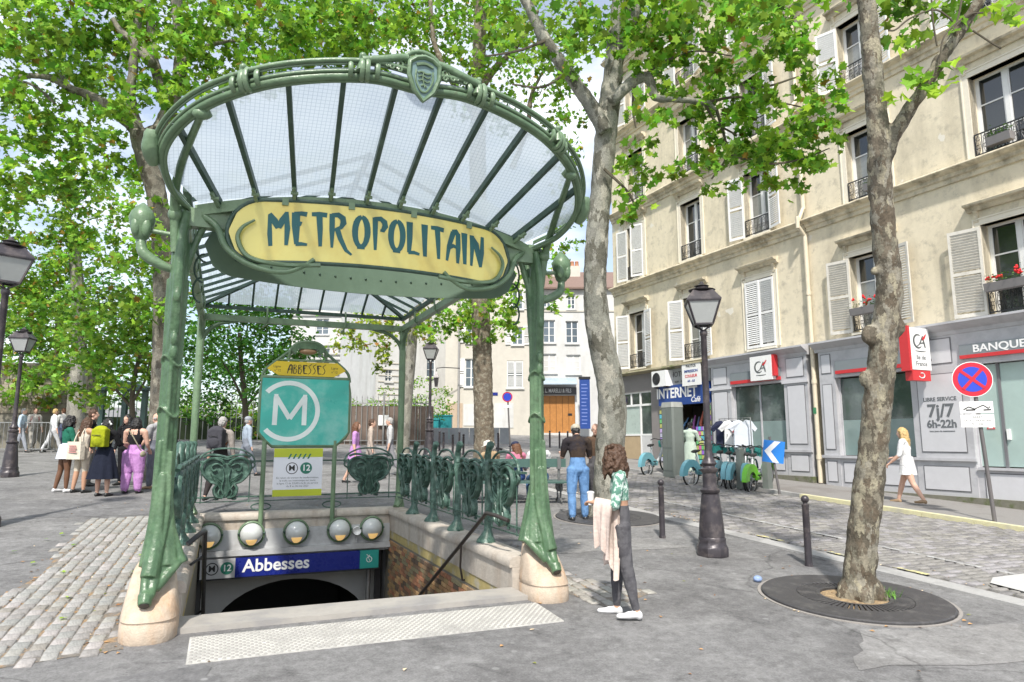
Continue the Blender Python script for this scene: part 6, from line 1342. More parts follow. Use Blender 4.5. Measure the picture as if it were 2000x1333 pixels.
# ---------------------------------------------------------------- no-parking sign
np_ = gnd(1943, 1019, .09); s = thing('parking_sign', 'round red and blue no stopping sign with two white plates below', 'road sign', np_, -YAW - .35)
mb = MB(); mb.tube([(0,0,0),(-.06,.0,1.4),(-.14,0,2.9)], .036, 8); mb.build('post', mat('sign_post_grey', (.15,.14,.14), .5, .3), s, 60)
RED = mat('sign_red', (.52,.012,.035), .35, 0, .03, 4); SBLU = mat('sign_blue', (.02,.055,.50), .35, 0, .03, 4)
def facing_disc(par, name, m, x, z, r, y, th=.01, n=32): mb = MB(); mb.prism([(r*cos(2*pi*k/n), r*sin(2*pi*k/n)) for k in range(n)], lambda u, v: (x+u, y+th, z+v), lambda u, v: (x+u, y, z+v)); return mb.build(name, m, par)
zc_ = 2.62
facing_disc(s, 'rim', M_WHITE, -.15, zc_, .335, -.06, .02); facing_disc(s, 'red_face', RED, -.15, zc_, .322, -.064, .003); facing_disc(s, 'blue_face', SBLU, -.15, zc_, .237, -.068, .003)
for a in (pi/4+.06, 3*pi/4+.06): mb = MB(); c, d = cos(a), sin(a); mb.prism([(-.25,-.028),(.25,-.028),(.25,.028),(-.25,.028)], lambda u, v: (-.15+u*c-v*d, -.069, zc_+u*d+v*c), lambda u, v: (-.15+u*c-v*d, -.0725 if a < 1 else -.0735, zc_+u*d+v*c)); mb.build('cross_bar', RED, s)
for z0, z1 in ((1.98, 2.20), (1.72, 1.955)):
    mb = MB(); mb.box(-.40, -.065, z0, .14, -.045, z1); p = mb.build('plate', M_WHITE, s)
    if z0 > 1.9:
        mb = MB(); mb.tube([(-.34,-.068,2.05),(-.25,-.068,2.10),(-.16,-.068,2.06),(-.02,-.068,2.13),(.06,-.068,2.07),(.09,-.068,2.10)], .010, 4); mb.tube([(-.30,-.068,2.04),(-.15,-.068,2.045)], .012, 4); mb.tube([(-.02,-.068,2.04),(.10,-.068,2.045)], .012, 4); mb.build('tow_symbol', TXK, p)
    else:
        for t, z in (('ARRÊT', 1.905), ('SAUF LIVRAISONS', 1.84), ('7H - 20H', 1.775)): obj('lettering', textmesh(t, .055, TXK, .0008), p, (-.13, -.066, z), (pi/2, 0, 0))
fs_ = thing('parking_sign', 'small round no parking sign before the cream house', 'road sign', gnd(997, 886), -YAW); mb = MB(); mb.tube([(0,0,0),(-.12,0,2.4)], .035, 6); mb.build('post', MATS['sign_post_grey'], fs_, 60); facing_disc(fs_, 'red_face', RED, -.14, 2.5, .23, -.05, .02); facing_disc(fs_, 'blue_face', SBLU, -.14, 2.5, .18, -.054, .003)
mb = MB(); mb.box(-.32, -.05, 2.02, .04, -.03, 2.14); mb.build('plate', M_WHITE, fs_)
# blue chevron on its post
cv = thing('chevron_sign', 'tilted blue sign with white chevron arrow beside the bicycles', 'road sign', gnd(1523, 966, .09), -YAW - .45)
mb = MB(); mb.tube([(0,0,0),(-.09,0,.75),(-.16,0,1.35)], .03, 8); mb.build('post', MATS['sign_post_grey'], cv, 60)
CB = mat('chevron_blue', (.02,.20,.62), .35, 0, .04, 4); R_t = Matrix.Rotation(.12, 4, 'Y')
def cvp(pts, y0, y1, m, nm): mb = MB(); mb.prism(pts, lambda u, v: R_t @ Vector((u-.20, y0, v+.98)), lambda u, v: R_t @ Vector((u-.20, y1, v+.98))); return mb.build(nm, m, cv)
cvp([(-.24,-.26),(.24,-.26),(.24,.26),(-.24,.26)], -.04, -.055, CB, 'board'); cvp([(.0,.25),(.14,.25),(-.06,.0),(.14,-.25),(.0,-.25),(-.21,.0)], -.0555, -.059, TXW, 'chevron')
# utility cabinet
cb = thing('utility_cabinet', 'tall grey green street cabinet beside the souvenir shop', 'cabinet', gnd(1317, 932, .02), FROT2)
CG = mat('cabinet_grey', (.16,.18,.165), .5, .1, .08, 5)
mb = MB(); P = [(-.24,-.22),(.24,-.22),(.27,-.15),(.27,.15),(.24,.22),(-.24,.22),(-.27,.15),(-.27,-.15)]
mb.prism([(x*1.02, y*1.02) for x, y in P], lambda x, y: (x, y, 0), lambda x, y: (x, y, .16)); mb.prism(P, lambda x, y: (x, y, .16), lambda x, y: (x, y, 2.10)); mb.build('body', CG, cb); mb = MB(); mb.prism([(x*1.04, y*1.04) for x, y in P], lambda x, y: (x, y, 2.10), lambda x, y: (x*.9, y*.9, 2.26)); mb.build('cap', mat('cabinet_cap', (.30,.31,.29), .6), cb)
for a, b in ((.2, .85), (.88, 2.05)): mb = MB(); mb.box(-.21, -.232, a, -.01, -.222, b); mb.box(.01, -.232, a, .21, -.222, b); mb.build('door', CG, cb)
# ---------------------------------------------------------------- tree grates
def grate(loc, label, r, rz=0.0):
    t = thing('tree_grate', label, 'tree grate', loc); t.rotation_euler = (math.atan(.05), 0, 0)
    mb = MB(); GI = mat('cast_grate', (.062,.06,.062), .55, .2, .25, 14, .2, 60, col2=(.13,.125,.12), c2s=6, c2p=(.5,.75)); n = 56
    def ringp(r0, r1, z, z1=None):
        z1 = z if z1 is None else z1
        for k in range(n):
            a, b = 2*pi*k/n, 2*pi*(k+1)/n; mb.poly([(r0*cos(a), r0*sin(a), z), (r1*cos(a), r1*sin(a), z1), (r1*cos(b), r1*sin(b), z1), (r0*cos(b), r0*sin(b), z)])
    ringp(r*.62, r*.985, .032); ringp(r*.985, r, .032, .022); ringp(r, r+.001, .022, -.01); ringp(r*.60, r*.62, .012, .032); ringp(r*.36, r*.40, .032); ringp(r*.355, r*.36, -.03, .032)
    mb.build('outer_ring', GI, t)
    mb = MB(); m = 64
    for k in range(m):
        a = 2*pi*k/m; da = .62*pi/m; q = [(r*.40, a-da), (r*.40, a+da), (r*.605, a+da), (r*.605, a-da)]
        mb.prism([(x*cos(y), x*sin(y)) for x, y in q], lambda x, y: (x, y, 0.0), lambda x, y: (x, y, .030))
    tag(mb.build('grate_bars', GI, t), kind='stuff')
    mb = MB(); ns = 40
    for k in range(ns):
        a, b = 2*pi*k/ns, 2*pi*(k+1)/ns; mb.poly([(0,0,.012), (r*.62*cos(a), r*.62*sin(a), .006), (r*.62*cos(b), r*.62*sin(b), .006)])
    mb.build('soil', mat('leaf_litter', (.27,.195,.115), .95, 0, .45, 25, .8, 60, col2=(.42,.30,.16), c2s=22, c2p=(.5,.6)), t)
    mb = MB()
    for k in range(44):
        a, b = 2*pi*k/44, 2*pi*(k+1)/44; q = [((r+.012)*cos(a), (r+.012)*sin(a)), ((r+.045)*cos(a), (r+.045)*sin(a)), ((r+.045)*cos(b), (r+.045)*sin(b)), ((r+.012)*cos(b), (r+.012)*sin(b))]
        mb.prism(q, lambda x, y: (x, y, -.02), lambda x, y: (x, y, .008))
    mb.build('stone_edging', mat('grate_edging', (.27,.25,.23), .9, 0, .15, 20, .2, 60), t)
    return t
T1B, T2B = gnd(1680, 1168), gnd(1188, 1012)
gA, gB, gC, gD = gnd(1488,1140), gnd(1880,1205), gnd(1640,1122), gnd(1700,1213)
g1c = (gA+gB)/2; grate(Vector((g1c.x, g1c.y, G(g1c.y)+.002)), 'big round cast iron grate round the leaning trunk', (gA-gB).length/2 - .04)
grate(Vector((T2B.x, T2B.y, G(T2B.y)+.002)), 'round cast iron grate under the plane tree by the man in jeans', .98)
# weeds in the near grate
wd_ = MB(); R4 = random.Random(4); tn = []
for k in range(120):
    c = g1c + Vector((.30 + R4.gauss(0,.07), -.12 + R4.gauss(0,.05), 0)); c.z = G(c.y)+.02; a = R4.uniform(0, 6.28); l = R4.uniform(.06,.16); d = Vector((cos(a)*.6, sin(a)*.6, 1)).normalized(); w = Vector((-sin(a), cos(a), 0))*.008
    wd_.poly([c-w, c+w, c + d*l + Vector((0,0,-.01))]); 
tag(wd_.build('weeds', mat('weed_green', (.10,.24,.03), .7, 0, .3, 30)), 'tuft of bright green weeds in the tree grate', 'weeds', None, 'stuff')
# ---------------------------------------------------------------- bicycles
TEALB = mat('bike_teal', (.13,.33,.39), .35, 0, .08, 6, coat=.3); LIMEB = mat('bike_green', (.16,.50,.03), .35, 0, .08, 6, coat=.3); RUB = mat('rubber', (.02,.02,.02), .8); SILV = mat('alloy', (.45,.46,.47), .3, .8, .08, 8); GRYB = mat('bike_grey', (.42,.43,.44), .4, .1, .05, 5); TEALK = mat('basket_teal', (.03,.22,.20), .6)
def make_bike(color, label):
    t = thing('bicycle', label, 'bicycle', (0,0,0), 0, 'hire bicycles parked by the bank')
    for wx in (-.54, .54):
        mb = MB(); mb.tube([(wx + .325*cos(a), 0, .34 + .325*sin(a)) for a in [2*pi*k/22 for k in range(22)]], .024, 6, closed=True); w = mb.build('wheel', RUB, t, 60)
        mb = MB(); mb.tube([(wx + .295*cos(a), 0, .34 + .295*sin(a)) for a in [2*pi*k/22 for k in range(22)]], .012, 5, closed=True); mb.tube([(wx,-.05,.34),(wx,.05,.34)], .035, 8)
        for k in range(12): a = 2*pi*k/12; mb.tube([(wx, (.03 if k % 2 else -.03), .34), (wx + .29*cos(a), 0, .34 + .29*sin(a))], .003, 3, False)
        mb.build('rim', SILV, w, 60)
    mb = MB(); mb.tube([(.48,0,.36),(.44,0,.72),(.38,0,.98)], [.022,.03,.028], 8); mb.tube(catmull([(.43,0,.78),(.25,0,.52),(.0,0,.36),(-.14,0,.34)], 5), .048, 8); mb.tube([(-.14,0,.32),(-.20,0,.60),(-.23,0,.78)], .034, 8); mb.tube([(-.14,0,.33),(-.54,.05,.34)], .018, 6); mb.tube([(-.20,0,.60),(-.54,.05,.35)], .016, 6); mb.build('frame', GRYB, t, 60)
    mb = MB()
    for side in (-1, 1):
        mb.prism([(-.54 + .40*cos(a), .34 + .40*sin(a)) for a in [radians(q) for q in range(15, 181, 15)]] + [(-.54 + .20*cos(a), .34 + .20*sin(a)) for a in [radians(q) for q in range(180, 14, -15)]], lambda x, z: (x, side*.055, z), lambda x, z: (x, side*.062, z))
    mb.grid(lambda u, v: (-.54 + .40*cos(radians(15+165*u)), -.062+.124*v, .34 + .40*sin(radians(15+165*u))), 12, 2); mb.build('rear_mudguard', color, t, 60)
    mb = MB(); mb.grid(lambda u, v: (.54 + .375*cos(radians(10+150*u)), -.04+.08*v, .34 + .375*sin(radians(10+150*u))), 10, 2); mb.build('front_mudguard', color, t, 60)
    mb = MB(); mb.prism([(-.28,.30),(-.02,.27),(.02,.40),(-.10,.47),(-.30,.42)], lambda x, z: (x, -.055, z), lambda x, z: (x, .055, z)); mb.build('chain_cover', color, t)
    mb = MB(); mb.sphere((-.26,0,.93), (.15,.085,.045), 12, 7); mb.sphere((-.14,0,.93), (.10,.035,.035), 8, 6); sd = mb.build('saddle', RUB, t, 180); mb = MB(); mb.tube([(-.22,0,.76),(-.25,0,.92)], .018, 6); mb.build('seat_post', SILV, t, 60)
    mb = MB(); mb.tube(catmull([(.22,-.29,1.04),(.33,-.22,1.08),(.38,0,1.04),(.33,.22,1.08),(.22,.29,1.04)], 5), .015, 6); hb = mb.build('handlebar', RUB, t, 60)
    mb = MB(); mb.box(.46,-.16,.80,.78,.16,.82); mb.box(.46,-.16,.82,.47,.16,1.0); mb.box(.77,-.18,.82,.78,.18,1.02); mb.box(.47,-.17,.82,.77,-.16,1.0); mb.box(.47,.16,.82,.77,.17,1.0); mb.build('basket', TEALK, t); mb = MB(); mb.sphere((.44,0,1.0), (.06,.07,.07), 10, 7); mb.build('head_unit', SILV, t, 180)
    mb = MB(); mb.tube([(-.14,-.10,.33),(-.14,.10,.33)], .014, 6); mb.box(-.05,.10,.22,.05,.17,.245); mb.box(-.33,-.17,.42,-.23,-.10,.445); mb.tube([(-.14,.09,.33),(0,.10,.23)], .012, 5); mb.tube([(-.14,-.09,.33),(-.28,-.10,.43)], .012, 5); mb.build('crank', M_BLACK, t, 60)
    mb = MB(); mb.bar((-.30,.07,.32), (-.26,.16,.0), .02, .02); mb.build('kickstand', M_BLACK, t)
    return t
bk = make_bike(TEALB, 'teal hire bicycle parked left of the grey cabinet')
def place_bike(b, px, py, az): p = gnd(px, py, .02); b.location = p; b.rotation_euler = (0, radians(-6), radians(90 - az))
place_bike(bk, 1284, 926, 66)
for px, py, az, lb in ((1376, 946, 74, 'teal hire bicycle parked behind the big street lamp'), (1418, 948, 58, 'teal hire bicycle third along the row by the bank'), (1434, 951, 55, 'teal hire bicycle between two others of the row by the bank'), (1450, 953, 60, 'teal hire bicycle behind the first squat post'), (1468, 955, 52, 'teal hire bicycle parked next to the lime green one')):
    place_bike(dup(bk, (0,0,0), 0, lb), px, py, az)
bg_ = make_bike(LIMEB, 'lime green hire bicycle beside the blue chevron sign'); place_bike(bg_, 1486, 958, 64)
# posts between the bikes
for px, py, plb in ((1449, 955, 'squat grey post among the teal hire bicycles'), (1500, 958, 'squat grey post between the lime bicycle and the chevron sign')):
    q = gnd(px, py, .05); t = thing('stone_post', plb, 'post', q, 0.3, 'posts between the bicycles'); mb = MB(); mb.prism([(-.11,-.08),(.11,-.08),(.11,.08),(-.11,.08)], lambda x, y: (x, y, 0), lambda x, y: (x*.85, y*.85, 1.0)); mb.build('shaft', CG, t); mb = MB(); mb.sphere((0,0,1.0), (.1,.075,.05), 10, 6); mb.build('rounded_top', CG, t, 180)
# ---------------------------------------------------------------- bench
BG = mat('bench_green', (.06,.12,.105), .5, 0, .15, 10, .1, 30); BI = mat('bench_iron', (.16,.165,.165), .5, .3, .2, 10)
def make_bench(loc, rz):
    t = thing('park_bench', 'double green slatted park bench with scrolled iron legs', 'bench', loc, rz); L = 1.15
    for s in (-1, 1):
        for k in range(3): mb = MB(); y = s*(.13 + .13*k); mb.box(-L, y-.055, .42, L, y+.055, .455); mb.build('seat_slat', BG, t)
    mb = MB(); mb.box(-L, -.03, .74, L, .03, .92); mb.build('backrest', BG, t)
    for x in (-L+.15, L-.15):
        mb = MB(); mb.tube([(x,0,.30),(x,0,.95)], .028, 7); mb.box(x-.04,-.05,.70,x+.04,.05,.96)
        for s in (-1, 1):
            mb.tube(catmull([(x,s*.02,.36),(x,s*.16,.22),(x,s*.14,.10),(x,s*.30,.02)], 5), .022, 6); mb.tube([(x, s*(.26+.07*cos(a)), .32+.07*sin(a)) for a in [k*pi/6 for k in range(13)]], .016, 5); mb.tube([(x,0,.40),(x,s*.44,.41)], .02, 6)
        mb.tube([(x, .08*cos(a), .32+.08*sin(a)) for a in [k*pi/6 for k in range(13)]], .016, 5); mb.build('leg_frame', BI, t, 60)
    return t
BENCH = gnd(1092, 982); BDIR = -YAW + radians(8)          # bench runs to the left from this end
BC = BENCH + Vector((-cos(BDIR), -sin(BDIR), 0))*1.0; BC.z = G(BC.y); make_bench(BC, BDIR)
lb = thing('stone_block', 'low grey stone block behind the bench', 'block', gnd(1122, 915), -YAW); mb = MB(); mb.box(-.38,-.2,0,.38,.2,.95); mb.build('block', mat('block_grey', (.20,.205,.20), .85, 0, .15, 8, .2, 40), lb); mb = MB(); mb.box(-.40,-.22,.95,.40,.22,1.0); mb.build('cap', MATS['block_grey'], lb)
# ---------------------------------------------------------------- crowd barriers on the left
BAR = mat('barrier_steel', (.34,.35,.35), .4, .5, .1, 8)
def barrier(px, py, rz, label):
    t = thing('crowd_barrier', label, 'barrier', gnd(px, py), rz, 'crowd barriers'); mb = MB()
    mb.tube([(-1.0,0,.15),(-1.0,0,1.05),(-.95,0,1.1),(.95,0,1.1),(1.0,0,1.05),(1.0,0,.15),(.95,0,.12),(-.95,0,.12)], .02, 6, closed=True); f = mb.build('frame', BAR, t, 60)
    for k in range(13): mb = MB(); x = -.86+.143*k; mb.tube([(x,0,.12),(x,0,1.1)], .008, 5); mb.build('bar', BAR, t, 60)
    for x in (-.8,.8): mb = MB(); mb.bar((x,-.25,.02),(x,.25,.02),.05,.03); mb.bar((x,0,.02),(x,0,.12),.04,.04); mb.build('foot', BAR, t)
barrier(36, 884, -YAW + .15, 'steel crowd barrier beside the left street lamps'); barrier(150, 884, -YAW + .05, 'steel crowd barrier behind the woman in green')
# ---------------------------------------------------------------- litter
mb = MB(); bl = gnd(1480, 1137); mb.sphere((0,0,.035), (.055,.05,.04), 10, 7); o = mb.build('crumpled_bag', mat('blue_plastic', (.25,.34,.55), .3, 0, .2, 20, .6, 30), None, 60, bl); tag(o, 'crumpled pale blue plastic bag beside the tree grate', 'litter')
# ---------------------------------------------------------------- T-shirts on a rack outside the shop, flower boxes
rk = thing('shirt_rack', 'metal clothes rail outside the souvenir shop', 'clothes rail', gnd(1440, 943, .09), FROT2)
mb = MB(); mb.tube([(-.6,0,0),(-.6,0,1.75),(.6,0,1.75),(.6,0,0)], .018, 6); mb.tube([(-.6,-.25,.02),(-.6,.25,.02)], .018, 6); mb.tube([(.6,-.25,.02),(.6,.25,.02)], .018, 6); mb.build('frame', BAR, rk, 60)
TS = [(-.5,.02),(-.33,.0),(-.27,-.18),(-.26,-.70),(.26,-.70),(.27,-.18),(.33,.0),(.5,.02)]
def tshirt(dx, ang, m, label, prt):
    o = thing('t_shirt', label, 't-shirt', rk.location + Matrix.Rotation(FROT2, 3, 'Z') @ Vector((dx, 0, 1.70)), FROT2 + ang, 'souvenir t-shirts')
    mb = MB(); P = [(-.10,0),(-.24,-.03),(-.42,-.24),(-.33,-.32),(-.25,-.24),(-.26,-.74),(.26,-.74),(.25,-.24),(.33,-.32),(.42,-.24),(.24,-.03),(.10,0),(.05,-.05),(-.05,-.05)]
    mb.prism([(x,z) for x,z in P], lambda x, z: (x*.95, -.05-.03*sin(9*x), z), lambda x, z: (x, .04+.03*sin(7*x), z)); mb.build('shirt', m, o); mb = MB(); mb.tube([(-.2,0,-.05),(0,0,.0),(.2,0,-.05)], .01, 5); mb.tube([(0,0,0),(0,0,.06)], .006, 4); mb.build('hanger', BAR, o, 60)
    if prt:
        mb = MB(); 
        for q in (-.045,.045): mb.prism([(q+.05*cos(2*pi*k/12), -.27+.045*sin(2*pi*k/12)) for k in range(12)], lambda x, z: (x, -.08, z), lambda x, z: (x, -.083-(.001 if q > 0 else 0), z))
        mb.prism([(-.088,-.285),(.088,-.285),(0,-.37)], lambda x, z: (x, -.08, z), lambda x, z: (x, -.0855, z)); mb.build('heart_print', CARED, o); obj('lettering', textmesh('I    PARIS', .10, TXK, .001, bold=.003), o, (0, -.083, -.42), (pi/2, 0, 0))
tshirt(-.05, .9, M_WHITE, 'white souvenir t-shirt with red heart print', True); tshirt(-.38, 1.0, mat('cloth_navy', (.02,.025,.06), .9), 'dark souvenir t-shirt on the rail by the doorway', False); tshirt(.30, 1.2, mat('cloth_pale', (.60,.64,.70), .9), 'pale blue souvenir t-shirt at the end of the rail', False)
def flowerbox(u, z, w, label, flowers, box=True):
    p = F0 + FU*u + FN*.12 + Vector((0,0,z)); t = thing('flower_box', label, 'flower box', p, FROT2); R5 = random.Random(int(u*10)+int(z))
    mb = MB(); mb.prism([(-.09,0),(.09,0),(.12,.18),(-.12,.18)], lambda y, zz: (-w/2, y-.08, zz), lambda y, zz: (w/2, y-.08, zz)); mb.build('trough', mat('grey_trough', (.20,.19,.19), .7), t)
    mb = MB()
    for k in range(int(w*170)):
        c = Vector((R5.uniform(-w/2,w/2), -.08+R5.gauss(0,.07), .2+abs(R5.gauss(0,.09)))); a = R5.uniform(0,6.28); l = .05; d = Vector((cos(a), sin(a), R5.uniform(-.3,.6)))*l; w2 = Vector((-sin(a), cos(a), 0))*l*.5; mb.poly([c, c+d*.6+w2, c+d, c+d*.6-w2])
    tag(mb.build('leaves', mat('plant_green', (.12,.26,.04), .7, 0, .35, 12), t), kind='stuff')
    if flowers:
        for k in range(int(w*11)):
            mb = MB(); c = Vector((R5.uniform(-w/2-.05,w/2+.05), -.10+R5.gauss(0,.06), .28+R5.uniform(0,.16))); 
            for j in range(5): mb.sphere(c + Vector((R5.gauss(0,.025), R5.gauss(0,.025), R5.gauss(0,.02))), .028, 6, 4)
            mb.build('bloom', mat('geranium_red', (.62,.015,.02), .6), t, 180)
flowerbox(-.62, 4.98, .95, 'trough of red geraniums half hidden by the leaning trunk', True); flowerbox(-4.1, 4.95, 1.1, 'trough of red geraniums at the wide first floor window', True)
flowerbox(-4.15, 8.2, .5, 'terracotta trough of yellow green plants two floors above the bank', False); flowerbox(-1.0, 8.2, .35, 'small trough of green plants behind the leaning trunk', False)
# ---------------------------------------------------------------- trees
def plane_bark(name, cols, sc, warp=.35, bump=.5):
    """peeling plane bark: noise-warped plates, each plate with its own colour, edges a little raised"""
    m = bpy.data.materials.new(name); m.use_nodes = True; t = m.node_tree; t.nodes.clear(); L = t.links.new
    out = N(t, 'ShaderNodeOutputMaterial'); b = N(t, 'ShaderNodeBsdfPrincipled', i_Roughness=.85); b.inputs['Specular IOR Level'].default_value = .25; co = N(t, 'ShaderNodeTexCoord')
    mp_ = N(t, 'ShaderNodeMapping'); mp_.inputs['Scale'].default_value = (1, 1, .5); L(co.outputs['Object'], mp_.inputs[0]); n = N(t, 'ShaderNodeTexNoise', i_Scale=sc*.9, i_Detail=6.0, i_Roughness=.7); L(mp_.outputs[0], n.inputs['Vector'])
    mv = N(t, 'ShaderNodeVectorMath', operation='SCALE'); mv.inputs['Scale'].default_value = warp; L(n.outputs['Color'], mv.inputs[0]); ad = N(t, 'ShaderNodeVectorMath', operation='ADD'); L(mp_.outputs[0], ad.inputs[0]); L(mv.outputs[0], ad.inputs[1])
    v = N(t, 'ShaderNodeTexVoronoi', i_Scale=sc); L(ad.outputs[0], v.inputs['Vector']); sp_ = N(t, 'ShaderNodeSeparateColor'); L(v.outputs['Color'], sp_.inputs[0])
    r = N(t, 'ShaderNodeValToRGB'); r.color_ramp.interpolation = 'CONSTANT'; e = r.color_ramp.elements; e[0].color = (*cols[0], 1); e[1].position = 1/len(cols); e[1].color = (*cols[1], 1)
    for k in range(2, len(cols)): x = e.new(k/len(cols)); x.color = (*cols[k], 1)
    L(sp_.outputs[0], r.inputs[0]); n2 = N(t, 'ShaderNodeTexNoise', i_Scale=38.0, i_Detail=6.0, i_Roughness=.75); L(co.outputs['Object'], n2.inputs['Vector']); mr = N(t, 'ShaderNodeMapRange'); mr.inputs[1].default_value = .3; mr.inputs[2].default_value = .7; mr.inputs[3].default_value = .55; mr.inputs[4].default_value = 1.35; L(n2.outputs['Fac'], mr.inputs[0])
    mx = N(t, 'ShaderNodeMix', data_type='RGBA', blend_type='MULTIPLY'); mx.inputs[0].default_value = 1; L(r.outputs[0], mx.inputs[6]); L(mr.outputs[0], mx.inputs[7]); L(mx.outputs[2], b.inputs['Base Color'])
    ht = N(t, 'ShaderNodeMath', operation='ADD'); L(sp_.outputs[1], ht.inputs[0]); L(n2.outputs['Fac'], ht.inputs[1]); bp = N(t, 'ShaderNodeBump', i_Strength=bump, i_Distance=.012); L(ht.outputs[0], bp.inputs['Height']); L(bp.outputs[0], b.inputs['Normal']); L(b.outputs[0], out.inputs[0]); return m
BARK = plane_bark('plane_bark', [(.25,.225,.17),(.13,.105,.075),(.20,.185,.14),(.32,.29,.21),(.16,.135,.10),(.27,.25,.20),(.115,.10,.075)], 16, .22, .9); BARKP = plane_bark('pale_plane_bark', [(.26,.255,.22),(.22,.22,.185),(.125,.12,.095),(.35,.335,.28),(.24,.24,.205),(.165,.16,.13),(.30,.295,.25)], 7, .5, .6)
BARK2 = mat('brown_bark', (.155,.125,.09), .9, 0, .35, 12, .6, 30, col2=(.26,.235,.18), c2s=9, c2p=(.5,.6)); BARKL = plane_bark('left_plane_bark', [(.23,.215,.175),(.17,.155,.125),(.13,.115,.09),(.28,.26,.21),(.20,.185,.15)], 7, .5, .6); BARKG = plane_bark('grey_bark', [(.33,.32,.285),(.27,.26,.225),(.20,.19,.165),(.38,.365,.31),(.30,.29,.25)], 6, .5, .5); BARKD = mat('dark_twig', (.10,.085,.06), .9, 0, .2, 10)
def foliage_mat(name, col, trans=.48): return mat(name, col, .55, 0, .0, attr='tint', trans=trans, spec=.25)
LF1 = foliage_mat('plane_leaf', (.23,.42,.05)); LF2 = foliage_mat('lime_leaf', (.25,.44,.065)); LF3 = foliage_mat('dark_leaf', (.10,.26,.045)); LF4 = foliage_mat('yellow_leaf', (.33,.44,.06))
LEAF5 = [(0,-.5),(.10,-.30),(.46,-.34),(.36,-.10),(.50,.14),(.24,.14),(.14,.24),(0,.52),(-.14,.24),(-.24,.14),(-.50,.14),(-.36,-.10),(-.46,-.34),(-.10,-.30)]
LEAF2 = [(0,-.5),(.22,-.15),(.20,.15),(0,.5),(-.20,.15),(-.22,-.15)]
def crown(name, parent, mat_, clumps, size, seed, shape=LEAF5, droop=.5, brown=.02, org=Vector((0,0,0)), sub=26, tight=.36):
    """clumps: (centre, (rx,ry,rz), n leaves); leaves gather in sprays inside each clump, so the outline breaks up and gaps stay open"""
    R = np.random.RandomState(seed); PS = []; GS = []
    for c, r, n in clumps:
        ns = max(4, n // sub); p = R.normal(size=(ns, 3)); p /= np.linalg.norm(p, axis=1)[:, None]; p *= (R.uniform(.02, 1, (ns, 1))) ** (1/3)
        spr = np.array(c)[None] + p * np.array(r)[None]; g = R.uniform(.7, 1.25, ns); sr = tight * (r[0]*r[1]*r[2] / ns) ** (1/3) * 2.1
        m = max(1, n // ns); q = np.repeat(spr, m, 0) + R.normal(size=(ns*m, 3)) * np.array([1, 1, .75]) * sr * .5
        PS.append(q); GS.append(np.repeat(g, m))
    P = np.concatenate(PS) - np.array(org)[None]; g = np.concatenate(GS); n = len(P); k = len(shape)
    nrm = np.stack([R.normal(0, .55, n), R.normal(0, .55, n), R.uniform(.15, 1, n)], 1); nrm /= np.linalg.norm(nrm, axis=1)[:, None]
    a = R.uniform(0, 2*pi, n); t = np.stack([np.cos(a), np.sin(a), np.full(n, -droop)], 1); t -= nrm * (t*nrm).sum(1)[:, None]; t /= np.linalg.norm(t, axis=1)[:, None]; b = np.cross(nrm, t)
    s = size * R.uniform(.65, 1.25, n); fold = R.uniform(-.12, .22, n); S = np.array(shape)
    V = P[:, None] + (b[:, None]*S[None, :, 0, None] + t[:, None]*S[None, :, 1, None] + nrm[:, None]*(np.abs(S[None, :, 0, None])*fold[:, None, None])) * s[:, None, None]
    v = g * R.uniform(.42, 1.45, n); h = R.uniform(size=n)
    T = np.stack([v*R.uniform(.7, 1.25, n), v, v*R.uniform(.6, 1.2, n), np.ones(n)], 1)
    T[h < brown + .16] = np.stack([v*1.3, v*1.2, v*.8, np.ones(n)], 1)[h < brown + .16]; T[h < brown] = np.stack([v*1.7, v*.62, v*.9, np.ones(n)], 1)[h < brown]
    me = bpy.data.meshes.new(name); me.vertices.add(n*k); me.vertices.foreach_set('co', V.ravel()); me.loops.add(n*k); me.loops.foreach_set('vertex_index', np.arange(n*k)); me.polygons.add(n); me.polygons.foreach_set('loop_start', np.arange(n)*k); me.update(calc_edges=True)
    me.materials.append(mat_); at = me.attributes.new('tint', 'FLOAT_COLOR', 'FACE'); at.data.foreach_set('color', T.ravel())
    o = obj(name, me, parent); tag(o, kind='stuff'); return o
def limb(mb, pts, r, n=8): mb.tube(catmull(pts, 6), [r[0] + (r[1]-r[0])*i/(6*(len(pts)-1)) for i in range(6*(len(pts)-1)+1)], n)
def rough(me, amp, sc, seed=0):
    n = len(me.vertices); co = np.empty(n*3); me.vertices.foreach_get('co', co); no = np.empty(n*3); me.vertices.foreach_get('normal', no); co = co.reshape(-1,3); no = no.reshape(-1,3)
    d = np.array([noise.noise(Vector(c)*sc)*amp + noise.noise(Vector(c)*sc*3.1)*amp*.45 for c in co]); me.vertices.foreach_set('co', (co + no*d[:,None]).ravel()); me.update()
def D(pxs, dep, org=None):                         # pixel path -> points at a distance (depth may vary along it)
    out = []
    for i, q in enumerate(pxs):
        d = dep if not isinstance(dep, (list, tuple)) else dep[i]; p = atdepth(q[0], q[1], d); out.append(p - org if org else p)
    return out
def clump_px(px, py, rpx, dep, n, rd=None, ry=None):
    sc = FPX/dep; r = rpx/sc; return (atdepth(px, py, dep), (r, rd if rd else r, (ry/sc if ry else r*.85)), n)
def tree(name, label, base, group=None): return thing(name, label, 'tree', base, 0, group)
PL = 'plane trees on the square'
